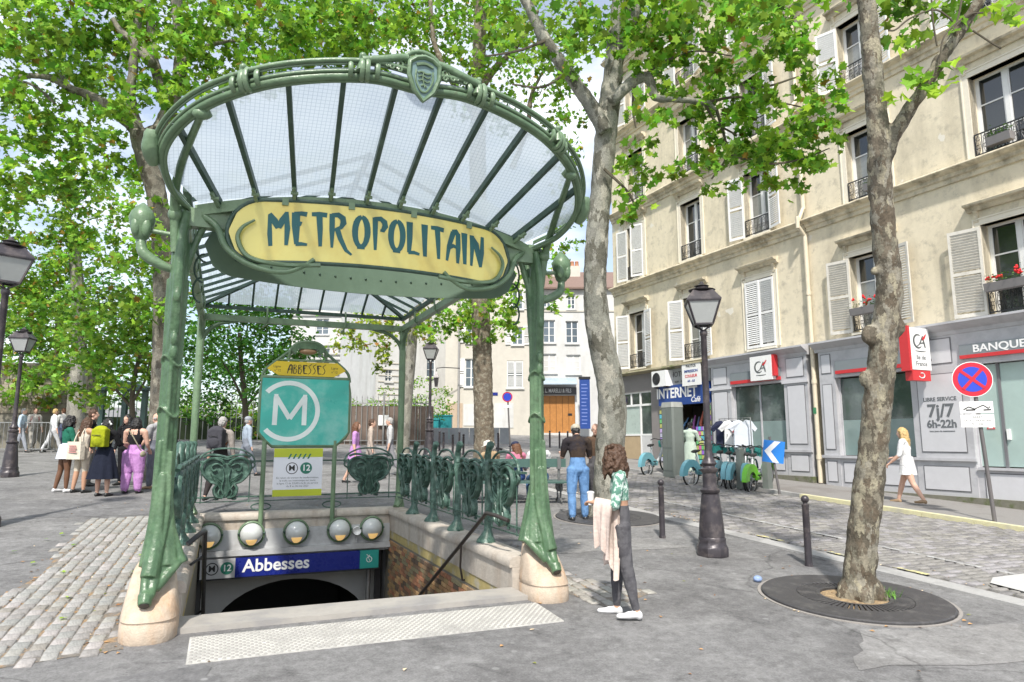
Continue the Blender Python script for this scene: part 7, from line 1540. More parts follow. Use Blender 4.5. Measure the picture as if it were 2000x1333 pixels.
# --- T1: leaning trunk in the near grate
d1 = depth_of(T1B); t1 = tree('plane_tree', 'knobbly leaning plane trunk with young shoots rising from the near grate', T1B, PL)
mb = MB(); path = [(1672,1172),(1680,1100),(1690,1000),(1703,900),(1713,800),(1722,700),(1732,620),(1738,560),(1728,480),(1722,400),(1718,330),(1714,250),(1706,150),(1698,60),(1690,-20),(1680,-140),(1672,-300)]
wpx = [66,58,56,54,52,52,50,48,45,42,44,40,37,34,32,30,24]
P = D(path, d1, T1B); rad = [w/2/FPX*d1 for w in wpx]; P[0].z -= .06
PP = catmull(P, 5); RRr = []
for i in range(len(P)-1): RRr += [rad[i] + (rad[i+1]-rad[i])*k/5 for k in range(5)]
RRr.append(rad[-1]); mb.tube(PP, RRr, 18)
for (x, y, w) in ((1700,655,34),(1752,640,30),(1735,600,30),(1690,740,26),(1748,575,24),(1708,690,26),(1706,530,14),(1740,545,16),(1725,288,20),(1733,262,20)): c = atdepth(x, y, d1-.02) - T1B; r = w/2/FPX*d1; mb.sphere(c, (r,r*.9,r*1.25), 12, 9)
for k in range(5): a = k*2*pi/5+.4; mb.tube([(0,0,.25),(.17*cos(a),.17*sin(a),.06),(.24*cos(a),.24*sin(a),-.05)], [.14,.10,.05], 8)
br = D([(1722,330),(1745,265),(1790,195),(1830,130),(1865,75),(1905,15),(1950,-60),(2000,-150)], [d1,d1-.05,d1-.15,d1-.2,d1-.25,d1-.3,d1-.3,d1-.3], T1B); limb(mb, br, (.085,.045), 10)
me = remesh(mb, 'trunk', .022, BARK, 2); rough(me, .016, 7); obj('trunk', me, t1)
mb = MB()
for q, dd in (([(1838,120),(1850,90),(1870,40),(1880,-10)], 0), ([(1835,125),(1845,70),(1890,30),(1920,25)], -.1), ([(1830,90),(1822,40),(1818,-20)], 0), ([(1875,55),(1830,20),(1780,35),(1750,58),(1735,60)], .1), ([(1900,60),(1930,80),(1955,95)], -.1)):
    mb.tube(catmull(D(q, d1-.25+dd, T1B), 5), .010, 5)
tag(mb.build('twigs', BARKD, t1, 60), kind='stuff')
# young shoots: each big leaf is its own piece
lm = []
for k in range(5):
    m1 = MB(); m1.v = [(x*.15, y*.17, abs(x)*.15*(.15+.1*k)-.02*abs(y)) for x, y in LEAF5]; m1.f = [tuple(range(len(LEAF5)))]; m1.m = [0]; me = m1.mesh('leaf', LF1); g = (.9,1.15,1.4,1.1,.8)[k]; setattr_color(me, [((g*1.3, g*1.1, g*.7) if k in (1,2) else (g,g*1.05,g))]); lm.append(me)
R6 = random.Random(12)
for (px, py, sp, n) in ((1800,165,32,16),(1775,150,20,8),(1840,140,26,10),(1825,175,16,5),(1742,196,12,4),(1760,92,16,5),(1880,45,20,6),(1955,28,34,13),(1985,10,25,8),(1870,70,14,4),(1935,8,20,6),(1820,18,12,3)):
    for _ in range(n):
        p = atdepth(px + R6.gauss(0,sp*.6), py + R6.gauss(0,sp*.5), d1 - .25 + R6.gauss(0,.12)) - T1B
        obj('leaf', lm[R6.randrange(5)], t1, p, (R6.gauss(-.3,.5), R6.gauss(0,.5), R6.uniform(0,6.28))).scale = (R6.uniform(.65,1.15),)*3
up1 = T1B + Vector((-.2, .2, 6.6))
crown('crown', t1, LF1, [(up1 + Vector((.3,.6,1.6)), (1.6,1.6,1.0), 700), (up1 + Vector((2.0,-.5,1.3)), (1.4,1.2,.8), 450)], .17, 3, org=T1B)
# --- T2: plane tree beside the man in jeans
d2 = depth_of(T2B); t2 = tree('plane_tree', 'pale mottled plane tree whose leafy branch hangs before the cream house', T2B, PL)
mb = MB(); path = [(1190,1012),(1190,960),(1192,870),(1196,800),(1190,740),(1172,660),(1163,590),(1163,520),(1168,440),(1175,360),(1182,280),(1188,220),(1198,140),(1205,60),(1213,-20),(1225,-140)]
wpx = [72,64,58,56,54,50,47,45,43,42,44,42,38,34,32,26]
P = D(path, d2, T2B); rad = [w/2/FPX*d2 for w in wpx]; P[0].z -= .1; PP = catmull(P, 4); RRr = []
for i in range(len(P)-1): RRr += [rad[i] + (rad[i+1]-rad[i])*k/4 for k in range(4)]
RRr.append(rad[-1]); mb.tube(PP, RRr, 16)
limb(mb, D([(1182,260),(1165,225),(1140,185),(1100,130),(1065,80),(1040,30),(1020,-10),(990,-70)], d2-.2, T2B), (.155,.085), 10)
limb(mb, D([(1192,200),(1225,168),(1250,152),(1268,155),(1275,180),(1282,192),(1320,195),(1375,200),(1400,215)], d2-.3, T2B), (.12,.045), 8)
limb(mb, D([(1203,110),(1225,60),(1245,10),(1262,-40)], d2, T2B), (.14,.09), 8)
for k in range(5): a = k*2*pi/5; mb.tube([(0,0,.35),(.3*cos(a),.3*sin(a),.05),(.42*cos(a),.42*sin(a),-.08)], [.25,.16,.08], 8)
me = remesh(mb, 'trunk', .035, BARKP, 2); rough(me, .02, 4); obj('trunk', me, t2)
mb = MB()
for q in ([(1250,152),(1300,120),(1360,100),(1430,110)], [(1375,200),(1400,240),(1440,265)], [(1380,200),(1440,190),(1520,200),(1590,215)], [(1400,215),(1420,300),(1390,350)], [(1390,140),(1480,170),(1560,150)], [(1420,300),(1500,320),(1570,310),(1620,290)], [(1240,165),(1236,210),(1242,250)], [(1065,80),(1010,100),(950,110)], [(1110,140),(1060,170),(1000,165)], [(1180,330),(1230,380),(1245,430)]):
    mb.tube(catmull(D(q, d2-.3, T2B), 5), [.03-.0013*k for k in range(5*(len(q)-1)+1)], 5)
tag(mb.build('branches', BARKD, t2, 60), kind='stuff')
CL = []
for px, py, rp, n in ((1300,50,80,260),(1380,60,80,260),(1460,70,75,260),(1530,120,70,260),(1590,190,60,220),(1450,180,85,330),(1360,150,75,240),(1290,210,55,110),(1500,250,80,330),(1560,290,65,260),(1430,290,60,200),(1480,340,55,170),(1400,250,50,130),(1600,290,32,80),(1545,350,35,70),(1360,300,40,60),(1290,330,32,34),(1240,110,50,130),(1240,330,42,70),(1228,390,40,80),(1260,300,36,50),(1400,370,24,26),(1300,140,60,150),(1510,30,50,120),(1240,20,60,160),(1180,60,70,180),(1120,90,60,160),(1395,330,35,50),(1320,90,60,140),(1560,60,36,50),(1610,235,30,70)): CL.append(clump_px(px, py, rp, d2 - .3 + RNG.uniform(-.7,.7), n, .7))
for px, py, rp, n in ((1000,-60,200,420),(1300,-120,260,700),(1500,-60,160,420),(1130,-40,120,300)): CL.append(clump_px(px, py, rp, d2 + RNG.uniform(-1,1), n, 1.6))
CL = [(c, r, int(n*.86)) for c, r, n in CL]; crown('crown', t2, LF1, CL, .165, 5, org=T2B, sub=14)
# --- T3: dark trunk behind the canopy
p3 = gnd(948, 905); d3 = depth_of(p3); t3 = tree('plane_tree', 'straight dark brown plane trunk rising behind the canopy sign', p3, PL)
mb = MB(); path = [(948,905),(946,860),(944,780),(942,700),(940,640),(938,580),(936,500),(934,400),(933,300),(934,200),(936,100),(938,0),(940,-120)]; wpx = [50,40,39,38,37,36,35,34,32,29,26,22,16]
P = D(path, d3, p3); rad = [w/2/FPX*d3 for w in wpx]; P[0].z -= .1; mb.tube(P, rad, 14)
limb(mb, D([(934,180),(970,130),(1010,90),(1050,20)], d3, p3), (.16,.08), 8); limb(mb, D([(934,230),(890,170),(850,90),(840,0)], d3, p3), (.16,.08), 8); limb(mb, D([(1000,330),(1030,250),(1040,180),(1080,110)], d3, p3), (.12,.06), 8)
me = remesh(mb, 'trunk', .045, BARK2, 1); rough(me, .03, 4); obj('trunk', me, t3)
CL = [clump_px(px, py, rp, d3 + RNG.uniform(-1.5,1.5), n, 1.4) for px, py, rp, n in ((900,60,110,520),(980,90,100,430),(1060,130,80,300),(1100,210,55,150),(820,60,110,520),(1020,30,110,450),(960,200,60,110),(1030,220,60,140),(900,150,60,160),(740,50,100,470),(760,-20,120,450),(1000,-60,180,700),(870,-60,160,600),(960,630,60,200),(915,640,55,180),(985,610,45,150),(890,610,50,120),(860,640,40,70),(1000,560,30,60),(920,590,60,160),(1100,420,40,60),(1080,340,40,70),(1120,300,40,80),(1085,520,30,50),(1110,480,28,44),(1075,590,25,24))]
CL = [(c, r, int(n*1.5)) for c, r, n in CL]; crown('crown', t3, LF1, CL, .20, 6, org=p3, sub=14)
# --- T4: left plane tree
p4 = onground(303, 17.5); d4 = 17.5; t4 = tree('plane_tree', 'grey plane tree forking high behind the group of people', p4, PL)
mb = MB(); path = [(303,985),(306,930),(310,860),(314,780),(318,700),(320,600),(319,520),(314,440),(304,370),(290,320),(278,280),(272,255)]; wpx = [60,46,40,38,38,38,37,36,38,42,40,36]
P = D(path, d4, p4); rad = [w/2/FPX*d4 for w in wpx]; P[0].z -= .1; mb.tube(P, rad, 14)
limb(mb, D([(275,265),(245,235),(210,205),(170,185),(140,175),(90,150),(30,150)], d4-.3, p4), (.17,.07), 8); limb(mb, D([(272,258),(262,230),(255,190),(262,120),(268,40),(280,-40)], d4, p4), (.16,.09), 8); limb(mb, D([(285,290),(320,240),(350,150),(355,80),(345,20),(350,-60)], d4+.3, p4), (.22,.12), 8); limb(mb, D([(300,130),(270,90),(235,60),(220,35)], d4, p4), (.14,.06), 8); limb(mb, D([(330,215),(300,120),(295,60),(290,0)], d4+.3, p4), (.16,.09), 8); limb(mb, D([(280,262),(330,238),(400,222),(450,205)], d4+.5, p4), (.12,.05), 8); limb(mb, D([(350,130),(400,95),(450,80),(500,90)], d4, p4), (.10,.04), 7)
limb(mb, D([(110,205),(70,170),(30,155),(-20,140)], d4, p4), (.06,.03), 6); limb(mb, D([(140,175),(100,120),(80,70),(60,40)], d4, p4), (.07,.03), 6)
me = remesh(mb, 'trunk', .045, BARKL, 1); rough(me, .025, 4); obj('trunk', me, t4)
CL = [clump_px(px, py, rp, d4 + RNG.uniform(-1.6,1.6), n, 1.3) for px, py, rp, n in ((60,60,110,420),(150,50,100,400),(240,60,80,280),(90,150,90,330),(180,140,80,280),(30,230,80,280),(130,240,70,210),(200,230,60,150),(60,320,70,230),(20,390,60,190),(130,330,60,150),(330,90,70,190),(400,50,90,320),(420,130,70,200),(480,70,90,330),(520,120,60,160),(570,60,90,350),(640,70,90,350),(700,80,70,250),(350,190,60,130),(250,150,60,130),(600,10,120,430),(300,10,100,330),(-60,150,120,330),(100,-60,200,700),(400,-60,200,700),(250,310,40,70),(180,300,50,90),(290,410,40,44),(300,480,40,60),(330,420,30,30),(270,540,44,90),(290,600,34,60))]
CL = [(c, r, int(n*1.7)) for c, r, n in CL]; crown('crown', t4, LF1, CL, .185, 8, org=p4, sub=14)
# --- garden trees and shrubs further back
def small_tree(name, label, px, pyb, dep, trunk, w, clumps, m, size, seed, bark=BARK2, shape=LEAF5, sub=30, group=None, brown=.03):
    b = onground(px, dep); t = tree(name, label, b, group)
    mb = MB()
    for k, q in enumerate(trunk):
        pts = D(q, dep, b); 
        if k == 0: pts[0] = Vector((pts[0].x, pts[0].y, -.1))
        limb(mb, pts, (w if k == 0 else w*.5, w*.6 if k == 0 else w*.15), 9)
    mb.build('trunk', bark, t, 60)
    crown('crown', t, m, [clump_px(a, c, r, dep + RNG.uniform(-1,1)*.6, n, 1.2) for a, c, r, n in clumps], size, seed, shape, org=b, sub=sub, brown=brown); return t
GT = 'trees in the garden behind the square'
small_tree('garden_tree', 'small dark green tree standing behind the metro signboard', 478, 850, 25, [[(478,880),(480,830),(476,760),(470,700),(468,650)], [(478,800),(505,765),(550,730),(585,700)], [(478,790),(455,740),(430,700)]], .12, [(480,640,80,520),(420,670,60,330),(540,670,60,380),(470,710,80,560),(560,720,45,250),(400,740,50,250),(500,750,55,260),(440,780,40,140),(390,620,50,230),(540,620,50,300),(590,650,26,80),(500,690,60,400),(430,620,60,400),(500,620,60,400),(570,690,40,250),(410,800,40,200),(560,780,40,200),(610,700,26,90)], LF3, .18, 21, BARKD, LEAF2, group=GT)
small_tree('garden_tree', 'bright green young tree with dark branches behind the talking group', 262, 880, 21, [[(262,900),(260,840),(258,790),(262,740),(275,690)], [(260,800),(225,760),(190,720),(160,660)], [(262,780),(285,740),(292,700)]], .10, [(220,680,75,520),(270,650,60,360),(170,650,60,360),(250,730,60,330),(200,740,50,210),(290,720,40,170),(150,710,45,220),(230,610,60,330),(285,590,40,140),(110,740,50,260),(180,760,40,160),(140,610,50,260)], LF2, .17, 22, BARKD, LEAF5, group=GT)
small_tree('garden_tree', 'tall yellow green tree rising over the garden wall', 148, 850, 26, [[(146,870),(148,800),(152,720),(155,640),(150,540),(140,440)]], .33, [(100,430,90,560),(190,430,80,470),(60,520,80,470),(150,520,90,560),(230,500,60,330),(40,610,70,380),(110,620,80,470),(190,600,60,330),(250,420,50,230),(30,430,60,230),(130,370,80,420),(220,360,60,230),(280,350,40,120),(60,690,60,280),(120,690,50,190),(20,750,60,330),(80,760,50,280),(10,500,60,330),(20,640,60,330),(60,570,70,330),(100,540,70,330)], LF2, .20, 23, BARKG, LEAF5, group=GT, brown=.06)
small_tree('garden_tree', 'dense shady tree far back on the left of the garden', 108, 850, 30, [[(108,860),(110,790),(112,720),(115,600)]], .2, [(20,560,90,470),(110,560,90,470),(200,560,80,380),(10,680,80,420),(90,690,90,420),(190,660,80,330),(270,640,60,210),(330,560,50,190),(340,470,50,190),(350,640,50,230),(370,560,40,120),(420,560,60,330),(500,590,60,330),(570,600,40,200),(400,680,60,330),(460,740,60,330),(540,740,50,260),(350,740,60,330),(370,800,50,260),(600,780,30,120)], LF3, .22, 24, BARKD, LEAF2, group=GT)
small_tree('garden_tree', 'slanting grey trunk with sparse leaves behind the rear column', 792, 870, 29, [[(786,880),(790,830),(796,760),(803,690),(808,620),(815,540)]], .30, [(700,650,60,380),(735,690,40,190),(760,640,45,170),(830,650,45,110),(840,600,60,210),(790,610,50,140),(870,560,50,140)], LF4, .20, 25, BARKG, LEAF5, group=GT)
small_tree('leafy_bush', 'rounded bright green bush beside the distant lamp post', 835, 860, 37, [[(835,870),(835,840),(835,800)]], .06, [(800,800,38,330),(845,790,45,430),(870,815,30,210),(830,760,30,190),(780,800,26,130),(760,780,26,110)], LF2, .17, 26, BARKD, LEAF2)
small_tree('ivy', 'tall ivy climbing the rusticated white building', 712, 800, 54, [[(715,815),(716,760),(712,700)]], .05, [(715,770,18,230),(718,730,22,300),(712,690,30,380),(705,650,34,380),(725,660,26,230),(700,790,26,230),(740,790,30,230),(690,620,30,230),(740,640,30,200),(665,790,24,150)], LF2, .26, 27, BARKD, LEAF2)
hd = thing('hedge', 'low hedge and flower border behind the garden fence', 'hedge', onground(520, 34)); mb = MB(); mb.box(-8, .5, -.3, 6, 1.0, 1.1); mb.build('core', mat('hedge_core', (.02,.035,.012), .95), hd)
crown('foliage', hd, LF2, [clump_px(x, 846 - RNG.uniform(0,20), 40, 34.4, 330, .5) for x in range(320, 680, 26)] + [clump_px(x, 796 + RNG.uniform(-14,16), 46, 35.5, 330, .6) for x in range(330, 670, 34)] + [clump_px(x, 802, 30, 35.5, 120, .5) for x in range(690, 790, 26)], .17, 28, LEAF2, org=hd.location)
bk_ = thing('tree_belt', 'dark belt of trees closing the far left of the garden', 'trees', onground(150, 42)); 
crown('far_foliage', bk_, LF3, [clump_px(x, y, 90, 42 + RNG.uniform(-2,2), 330, 2.5) for x in range(-60, 600, 95) for y in (760, 680, 600)], .34, 29, LEAF2, org=bk_.location, sub=20); bk_['kind'] = 'stuff'
# fallen leaves on the setts
R7 = random.Random(2)
for k in range(14):
    p = gnd(R7.uniform(20,300), R7.uniform(1010,1230)); o = obj('fallen_leaf', lm[R7.randrange(3)], None, (p.x, p.y, G(p.y)+.035), (.1,.05,R7.uniform(0,6))); o.scale = (.5,)*3; tag(o, 'green plane leaf lying on the pale setts', 'leaf', 'leaves fallen on the setts')

# dry leaves, bud scales and paper bits blown along the kerb, joints and corners
R9 = random.Random(31); mb = MB(); tn = []
def flake(x, y, s_):
    z = G(y) + .008 + (.03 if kx(y) + .32 < x < pxx(y) else 0); a = R9.uniform(0, 6.28); c, d = cos(a)*s_, sin(a)*s_; mb.poly([(x-c, y-d, z), (x+d*.6, y-c*.6, z+R9.uniform(.003,.012)), (x+c, y+d, z), (x-d*.6, y+c*.6, z+R9.uniform(0,.006))]); k = R9.random()
    tn.append((1.6,1.15,.7) if k < .5 else ((1.0,.62,.38) if k < .8 else ((.75,1.0,.3) if k < .92 else (3.0,2.9,2.7))))
for _ in range(900):
    k = R9.random()
    if k < .30: x, y = R9.uniform(-2.2,-.9), R9.uniform(6.5,13.5)
    elif k < .5: y = R9.uniform(4.5,16); x = kx(y) + R9.gauss(.35,.12)
    elif k < .66: p = mw(R9.choice((-1,1))*R9.gauss(2.15,.15), R9.uniform(-.6,6.5)); x, y = p.x, p.y
    elif k < .8: a = R9.uniform(0,6.28); q = R9.uniform(.2,1.1); x, y = g1c.x + q*cos(a), g1c.y + q*sin(a)
    else: y = R9.uniform(3.5,16); x = R9.uniform(-3,7)
    if abs(ml((x,y,0)).x) < 1.97 and -.25 < ml((x,y,0)).y < 6.8: continue
    flake(x, y, R9.uniform(.012,.032))
me = mb.mesh('leaf_litter', mat('dry_leaf', (.26,.21,.15), .9, 0, .2, 30, attr='tint')); setattr_color(me, tn); tag(obj('leaf_litter', me), 'dry leaf flakes scattered over the paving', 'litter', None, 'stuff')
# ---------------------------------------------------------------- people
SK = {'pale': mat('skin_pale', (.58,.36,.27), .55, 0, .06, 12, spec=.35), 'tan': mat('skin_tan', (.45,.26,.17), .55, 0, .06, 12, spec=.35), 'brown': mat('skin_brown', (.14,.07,.04), .55, 0, .06, 12, spec=.35)}
def cloth(name, c, c2=None, cs=9): return mat('cloth_' + name, c, .9, 0, .14, 10, .5, 22, spec=.15, col2=c2, c2s=cs, c2p=(.47,.53))
HAIRC = {'black': mat('hair_black', (.012,.011,.011), .5, 0, .3, 30, .6, 60), 'brown': mat('hair_brown', (.07,.035,.018), .55, 0, .35, 30, .6, 60), 'auburn': mat('hair_auburn', (.13,.055,.025), .55, 0, .35, 30, .6, 60), 'grey': mat('hair_grey', (.36,.35,.34), .6, 0, .25, 30, .6, 60), 'blond': mat('hair_blond', (.50,.35,.15), .55, 0, .25, 30, .6, 60)}
EYE = mat('eye_dark', (.02,.015,.01), .2); EYEW = mat('eye_white', (.6,.6,.58), .3); LIP = mat('lip', (.35,.13,.11), .5)
def rot(v, ax, a): return Matrix.Rotation(a, 3, ax) @ Vector(v)
def person(label, pos, az, h=1.68, legs=((0,0,2),(0,0,2)), arms=((0,8,12,0),(0,8,12,0)), lean=0, headp=0, heady=0, sit=False, build=1.0, skin='pale', top=None, bottom=None, shoe=None, sleeve=.6, leg=1.0, hair='short', hairc='brown', loose=1.0, skirt=None, vox=.013, hands=True, bare=False, hat=None, cat='person', group=None, crop=0.0, neck=False):
    """facing +y in the local frame; legs: (forward, knee bend, out) right/left in degrees; arms: (forward, out, elbow bend, inward)"""
    t = thing('person', label, cat, pos, -radians(az), group)
    b = build; hz = .53*h; segs = []                                   # (p0, p1, r0, r1, flat, label)
    top = top or cloth('grey', (.2,.2,.2)); bottom = bottom or cloth('dark', (.03,.03,.035)); shoe = shoe or mat('shoe_dark', (.02,.02,.02), .5)
    def S(p0, p1, r0, r1, lab, flat=1.0): segs.append((Vector(p0), Vector(p1), r0, r1, lab, flat))
    L = radians(lean); up = Vector((0, sin(L), cos(L)))
    pel = Vector((0,0,hz)); waist = pel + up*.10*h; chest = pel + up*.19*h; shl = pel + up*.275*h; nk = pel + up*.315*h
    hd = nk + rot((0,.018*h,.075*h), 'X', -radians(headp) - L*.3)
    J = {}
    for k, (s, (f, kb, o)) in enumerate(zip((1,-1), legs)):
        f, kb, o = radians(f), radians(kb), radians(o); hp = pel + Vector((s*.052*h*b, 0, -.015*h)); kn = hp + Vector((s*sin(o), sin(f)*cos(o), -cos(f)*cos(o)))*.245*h; an = kn + Vector((s*sin(o)*.3, sin(f-kb), -cos(f-kb)))*.235*h; J[s] = (hp, kn, an, f-kb)
    low = min(J[1][2].z, J[-1][2].z) - .043*h
    dz = -low if not sit else 0.0
    if sit: dz = .50 - hz + .06
    V = Vector((0,0,dz)); pel += V; waist += V; chest += V; shl += V; nk += V; hd += V
    lt = 'bottom'
    # torso
    S(pel - up*.03*h, waist, .088*h*b, .074*h*b, 'bottom' , .72); S(waist, chest, .074*h*b, .088*h*b, 'top', .70); S(chest, shl, .090*h*b, .078*h*b, 'top', .66); S(shl, shl + up*.02*h, .075*h*b, .045*h, 'top' if not bare else 'skin', .66)
    S(shl + up*.005*h, nk + up*.02*h, .034*h, .031*h, 'skin')
    for s in (1,-1):
        hp, kn, an, sa = J[s]; hp, kn, an = hp+V, kn+V, an+V
        lc = lambda a: 'bottom' if leg > a else 'skin'; lo = loose
        mid = hp.lerp(kn, .5); S(hp, mid, .060*h*b*max(1,lo*.95), .050*h*b*max(1, lo), lc(.05)); S(mid, kn, .050*h*b*max(1,lo), .036*h*b*max(1, lo*1.15) if leg > .45 else .034*h, lc(.3))
        cal = kn.lerp(an, .35); S(kn, cal, .034*h*(lo*1.2 if leg > .6 else 1), .034*h*b*(lo*1.15 if leg > .6 else 1), lc(.6)); S(cal, kn.lerp(an,.93), .034*h*b*(lo*1.15 if leg > .6 else 1), .0215*h*(lo*1.6 if leg > .9 and lo > 1.05 else 1.05), lc(.8)); S(kn.lerp(an,.93), an, .020*h, .019*h, 'bottom' if (leg > .98 and lo > 1.05) else 'skin')
        fd = Vector((s*.12, 1, 0)).normalized() if not sit else Vector((s*.1, 1, -.05)); S(an + Vector((0,-.018*h,-.018*h)), an + Vector((0,.0,-.024*h)) + fd*.05*h, .024*h, .026*h, 'shoe', .85); S(an + Vector((0,0,-.026*h)) + fd*.045*h, an + Vector((0,0,-.029*h)) + fd*.105*h, .026*h, .019*h, 'shoe', .72); S(an + Vector((0,-.022*h,-.026*h)), an + Vector((0,-.01*h,-.026*h)), .021*h, .024*h, 'shoe')
        J[s] = (hp, kn, an, sa)
    wr = {}
    for s, (f, o, eb, inn) in zip((1,-1), arms):
        f, o, eb, inn = radians(f), radians(o), radians(eb), radians(inn)
        sh = shl + Vector((s*.108*h*b, 0, -.005*h)); el = sh + Vector((s*sin(o), sin(f)*cos(o), -cos(f)*cos(o)))*.172*h; fa = f + eb; dv = Vector((s*(sin(o)*cos(eb*.5) - sin(inn)), sin(fa)*cos(inn), -cos(fa)*cos(inn))).normalized(); w = el + dv*.148*h
        up_lab = lambda a: 'top' if sleeve > a else 'skin'
        S(sh, sh.lerp(el,.5), .036*h*b, .031*h*b*(1.2 if sleeve > .4 else 1), up_lab(.15)); S(shl + Vector((s*.05*h,0,0)), sh, .045*h, .037*h*b, 'top' if not bare else 'skin'); S(sh.lerp(el,.5), el, .030*h*b*(1.2 if sleeve > .4 else 1), .025*h*(1.2 if sleeve > .7 else 1), up_lab(.55)); S(el, el.lerp(w,.5), .026*h*(1.2 if sleeve > .9 else 1), .022*h*(1.2 if sleeve > 1.2 else 1), up_lab(.95)); S(el.lerp(w,.5), w, .022*h*(1.2 if sleeve > 1.4 else 1), .0165*h, up_lab(1.5))
        # hand: palm, four unequal bent fingers, thumb from the side of the palm
        side = dv.cross(Vector((0,0,1))); side = side.normalized() if side.length > .1 else Vector((1,0,0)); pn = side.cross(dv).normalized()
        S(w, w + dv*.05*h, .018*h, .024*h, 'skin', .55)
        if hands:
            for q, ln in ((-1.5,.036),(-.5,.046),(.5,.050),(1.5,.044)):
                b0 = w + dv*.05*h + side*q*.0125*h; b1 = b0 + (dv*.8 - pn*.25).normalized()*ln*h*.55; b2 = b1 + (dv*.5 - pn*.8).normalized()*ln*h*.5; S(b0, b1, .0075*h, .0068*h, 'skin'); S(b1, b2, .0068*h, .0058*h, 'skin')
            tb = w + dv*.018*h + side*.02*h*(-s); S(tb, tb + (dv*.7 - side*s*.7).normalized()*.034*h, .0085*h, .007*h, 'skin'); S(tb + (dv*.7 - side*s*.7).normalized()*.034*h, tb + (dv*1.0 - side*s*.35).normalized()*.058*h, .007*h, .006*h, 'skin')
        wr[s] = (el, w, dv)
    mb = MB()
    for p0, p1, r0, r1, lab, fl in segs:
        d = (p1-p0); n = 3; e = d.normalized() if d.length > 1e-6 else Vector((0,0,1))
        pts = [p0 - e*r0*.6, p0 - e*r0*.25, p0, p1, p1 + e*r1*.25, p1 + e*r1*.6]; rr = [r0*.45, r0*.85, r0, r1, r1*.85, r1*.45]
        mb.tube(pts, rr, 12, flat=fl, up=((0,1,0) if abs(e.z) > .5 or lab == 'shoe' else (0,0,1)) if fl != 1.0 and lab != 'shoe' else (None if lab != 'shoe' else (0,0,1)))
    # head with brow, nose, chin and ears, turned on the neck
    HM = Matrix.Translation(hd) @ Matrix.Rotation(-radians(heady), 4, 'Z') @ Matrix.Rotation(-radians(headp), 4, 'X')
    hm = MB(); q = h/1.7
    hm.sphere((0,-.006*q,.022*q), (.073*q,.092*q,.094*q), 18, 12); hm.sphere((0,.028*q,-.045*q), (.054*q,.060*q,.066*q), 14, 9); hm.sphere((0,.092*q,-.012*q), (.012*q,.022*q,.024*q), 8, 6); hm.sphere((0,.062*q,-.088*q), (.026*q,.022*q,.020*q), 8, 6); hm.sphere((0,.072*q,.022*q), (.05*q,.018*q,.012*q), 8, 6); hm.sphere((0,.078*q,-.050*q), (.024*q,.012*q,.010*q), 8, 6)
    for s in (1,-1): hm.sphere((s*.074*q,-.004*q,-.010*q), (.010*q,.020*q,.032*q), 8, 6)
    mb.add(hm, HM); segs.append((hd + Vector((0,0,-.06*q)), hd + Vector((0,0,.05*q)), .09*q, .09*q, 'skin', 1))
    me = remesh(mb, 'body', vox, [SK[skin], top, bottom, shoe], 3)
    n = len(me.polygons); c = np.empty(n*3); me.polygons.foreach_get('center', c); c = c.reshape(-1,3); best = np.full(n, 1e9); lab = np.zeros(n, dtype=np.int32); LI = {'skin':0,'top':1,'bottom':2,'shoe':3}
    for p0, p1, r0, r1, lb, fl in segs:
        a, d = np.array(p0), np.array(p1-p0); L2 = max(1e-9, d@d); tt = np.clip(((c-a)@d)/L2, 0, 1); dist = np.linalg.norm(c - a - tt[:,None]*d, axis=1) / (r0 + (r1-r0)*tt)
        k = dist < best; best[k] = dist[k]; lab[k] = LI[lb]
    wz = np.array(waist); u3 = np.array(up); al = (c - wz)@u3                 # waist line, hem and neckline cut cleanly
    lab[(lab == 2) & (al > .012*h*(1-crop*6)) & (np.abs(c[:,0]) < .11*h)] = 1
    if crop: lab[(lab == 1) & (al < crop*h) & (np.abs(c[:,0]) < .085*h)] = 0; lab[(lab == 0) & (al < -.004*h) & (al > -.1*h) & (np.abs(c[:,0]) < .085*h) & (c[:,2] > pel.z - .1*h)] = 2
    else: lab[(lab == 1) & (al < -.03*h) & (np.abs(c[:,0]) < .085*h)] = 2 if not sit else 1
    if bare: lab[(lab == 1) & ((c - np.array(shl))@u3 > -.045*h) & (np.abs(c[:,0]) > .0) & (np.abs(np.abs(c[:,0]) - .06*h) > .014*h)] = 0
    me.polygons.foreach_set('material_index', lab)
    nv = len(me.vertices); co = np.empty(nv*3); me.vertices.foreach_get('co', co); co = co.reshape(-1,3); no = np.empty(nv*3); me.vertices.foreach_get('normal', no); no = no.reshape(-1,3); lv = np.empty(len(me.loops), dtype=np.int32); me.loops.foreach_get('vertex_index', lv); lt_ = np.empty(n, dtype=np.int32); me.polygons.foreach_get('loop_total', lt_); cl = np.zeros(nv); cl[lv] = np.repeat(((lab == 1) | (lab == 2)).astype(float), lt_)
    amp = .0075*max(1, loose*.9); sd = len(label)*1.7; dd = np.array([noise.noise(Vector((p[0]*11+sd, p[1]*11, p[2]*7 + 2.2*abs(p[0])*11)))*amp + noise.noise(Vector((p[0]*26, p[1]*26+sd, p[2]*15)))*amp*.5 if c_ else 0 for p, c_ in zip(co, cl)])
    me.vertices.foreach_set('co', (co + no*dd[:,None]).ravel()); me.update(); body = obj('body', me, t)
    for s in (1,-1):
        e = MB(); e.add((lambda m_: (m_.sphere((s*.030*q,.074*q,.006*q), (.011*q,.008*q,.007*q), 8, 6), m_)[1])(MB()), HM); eo = e.build('eye', EYEW, t, 180); e = MB(); e.add((lambda m_: (m_.sphere((s*.030*q,.0805*q,.006*q), (.0055*q,.004*q,.0055*q), 6, 5), m_)[1])(MB()), HM); e.build('iris', EYE, eo, 180)
    e = MB(); e.add((lambda m_: (m_.sphere((0,.087*q,-.052*q), (.021*q,.006*q,.006*q), 8, 5), m_)[1])(MB()), HM); e.build('mouth', LIP, t, 180)
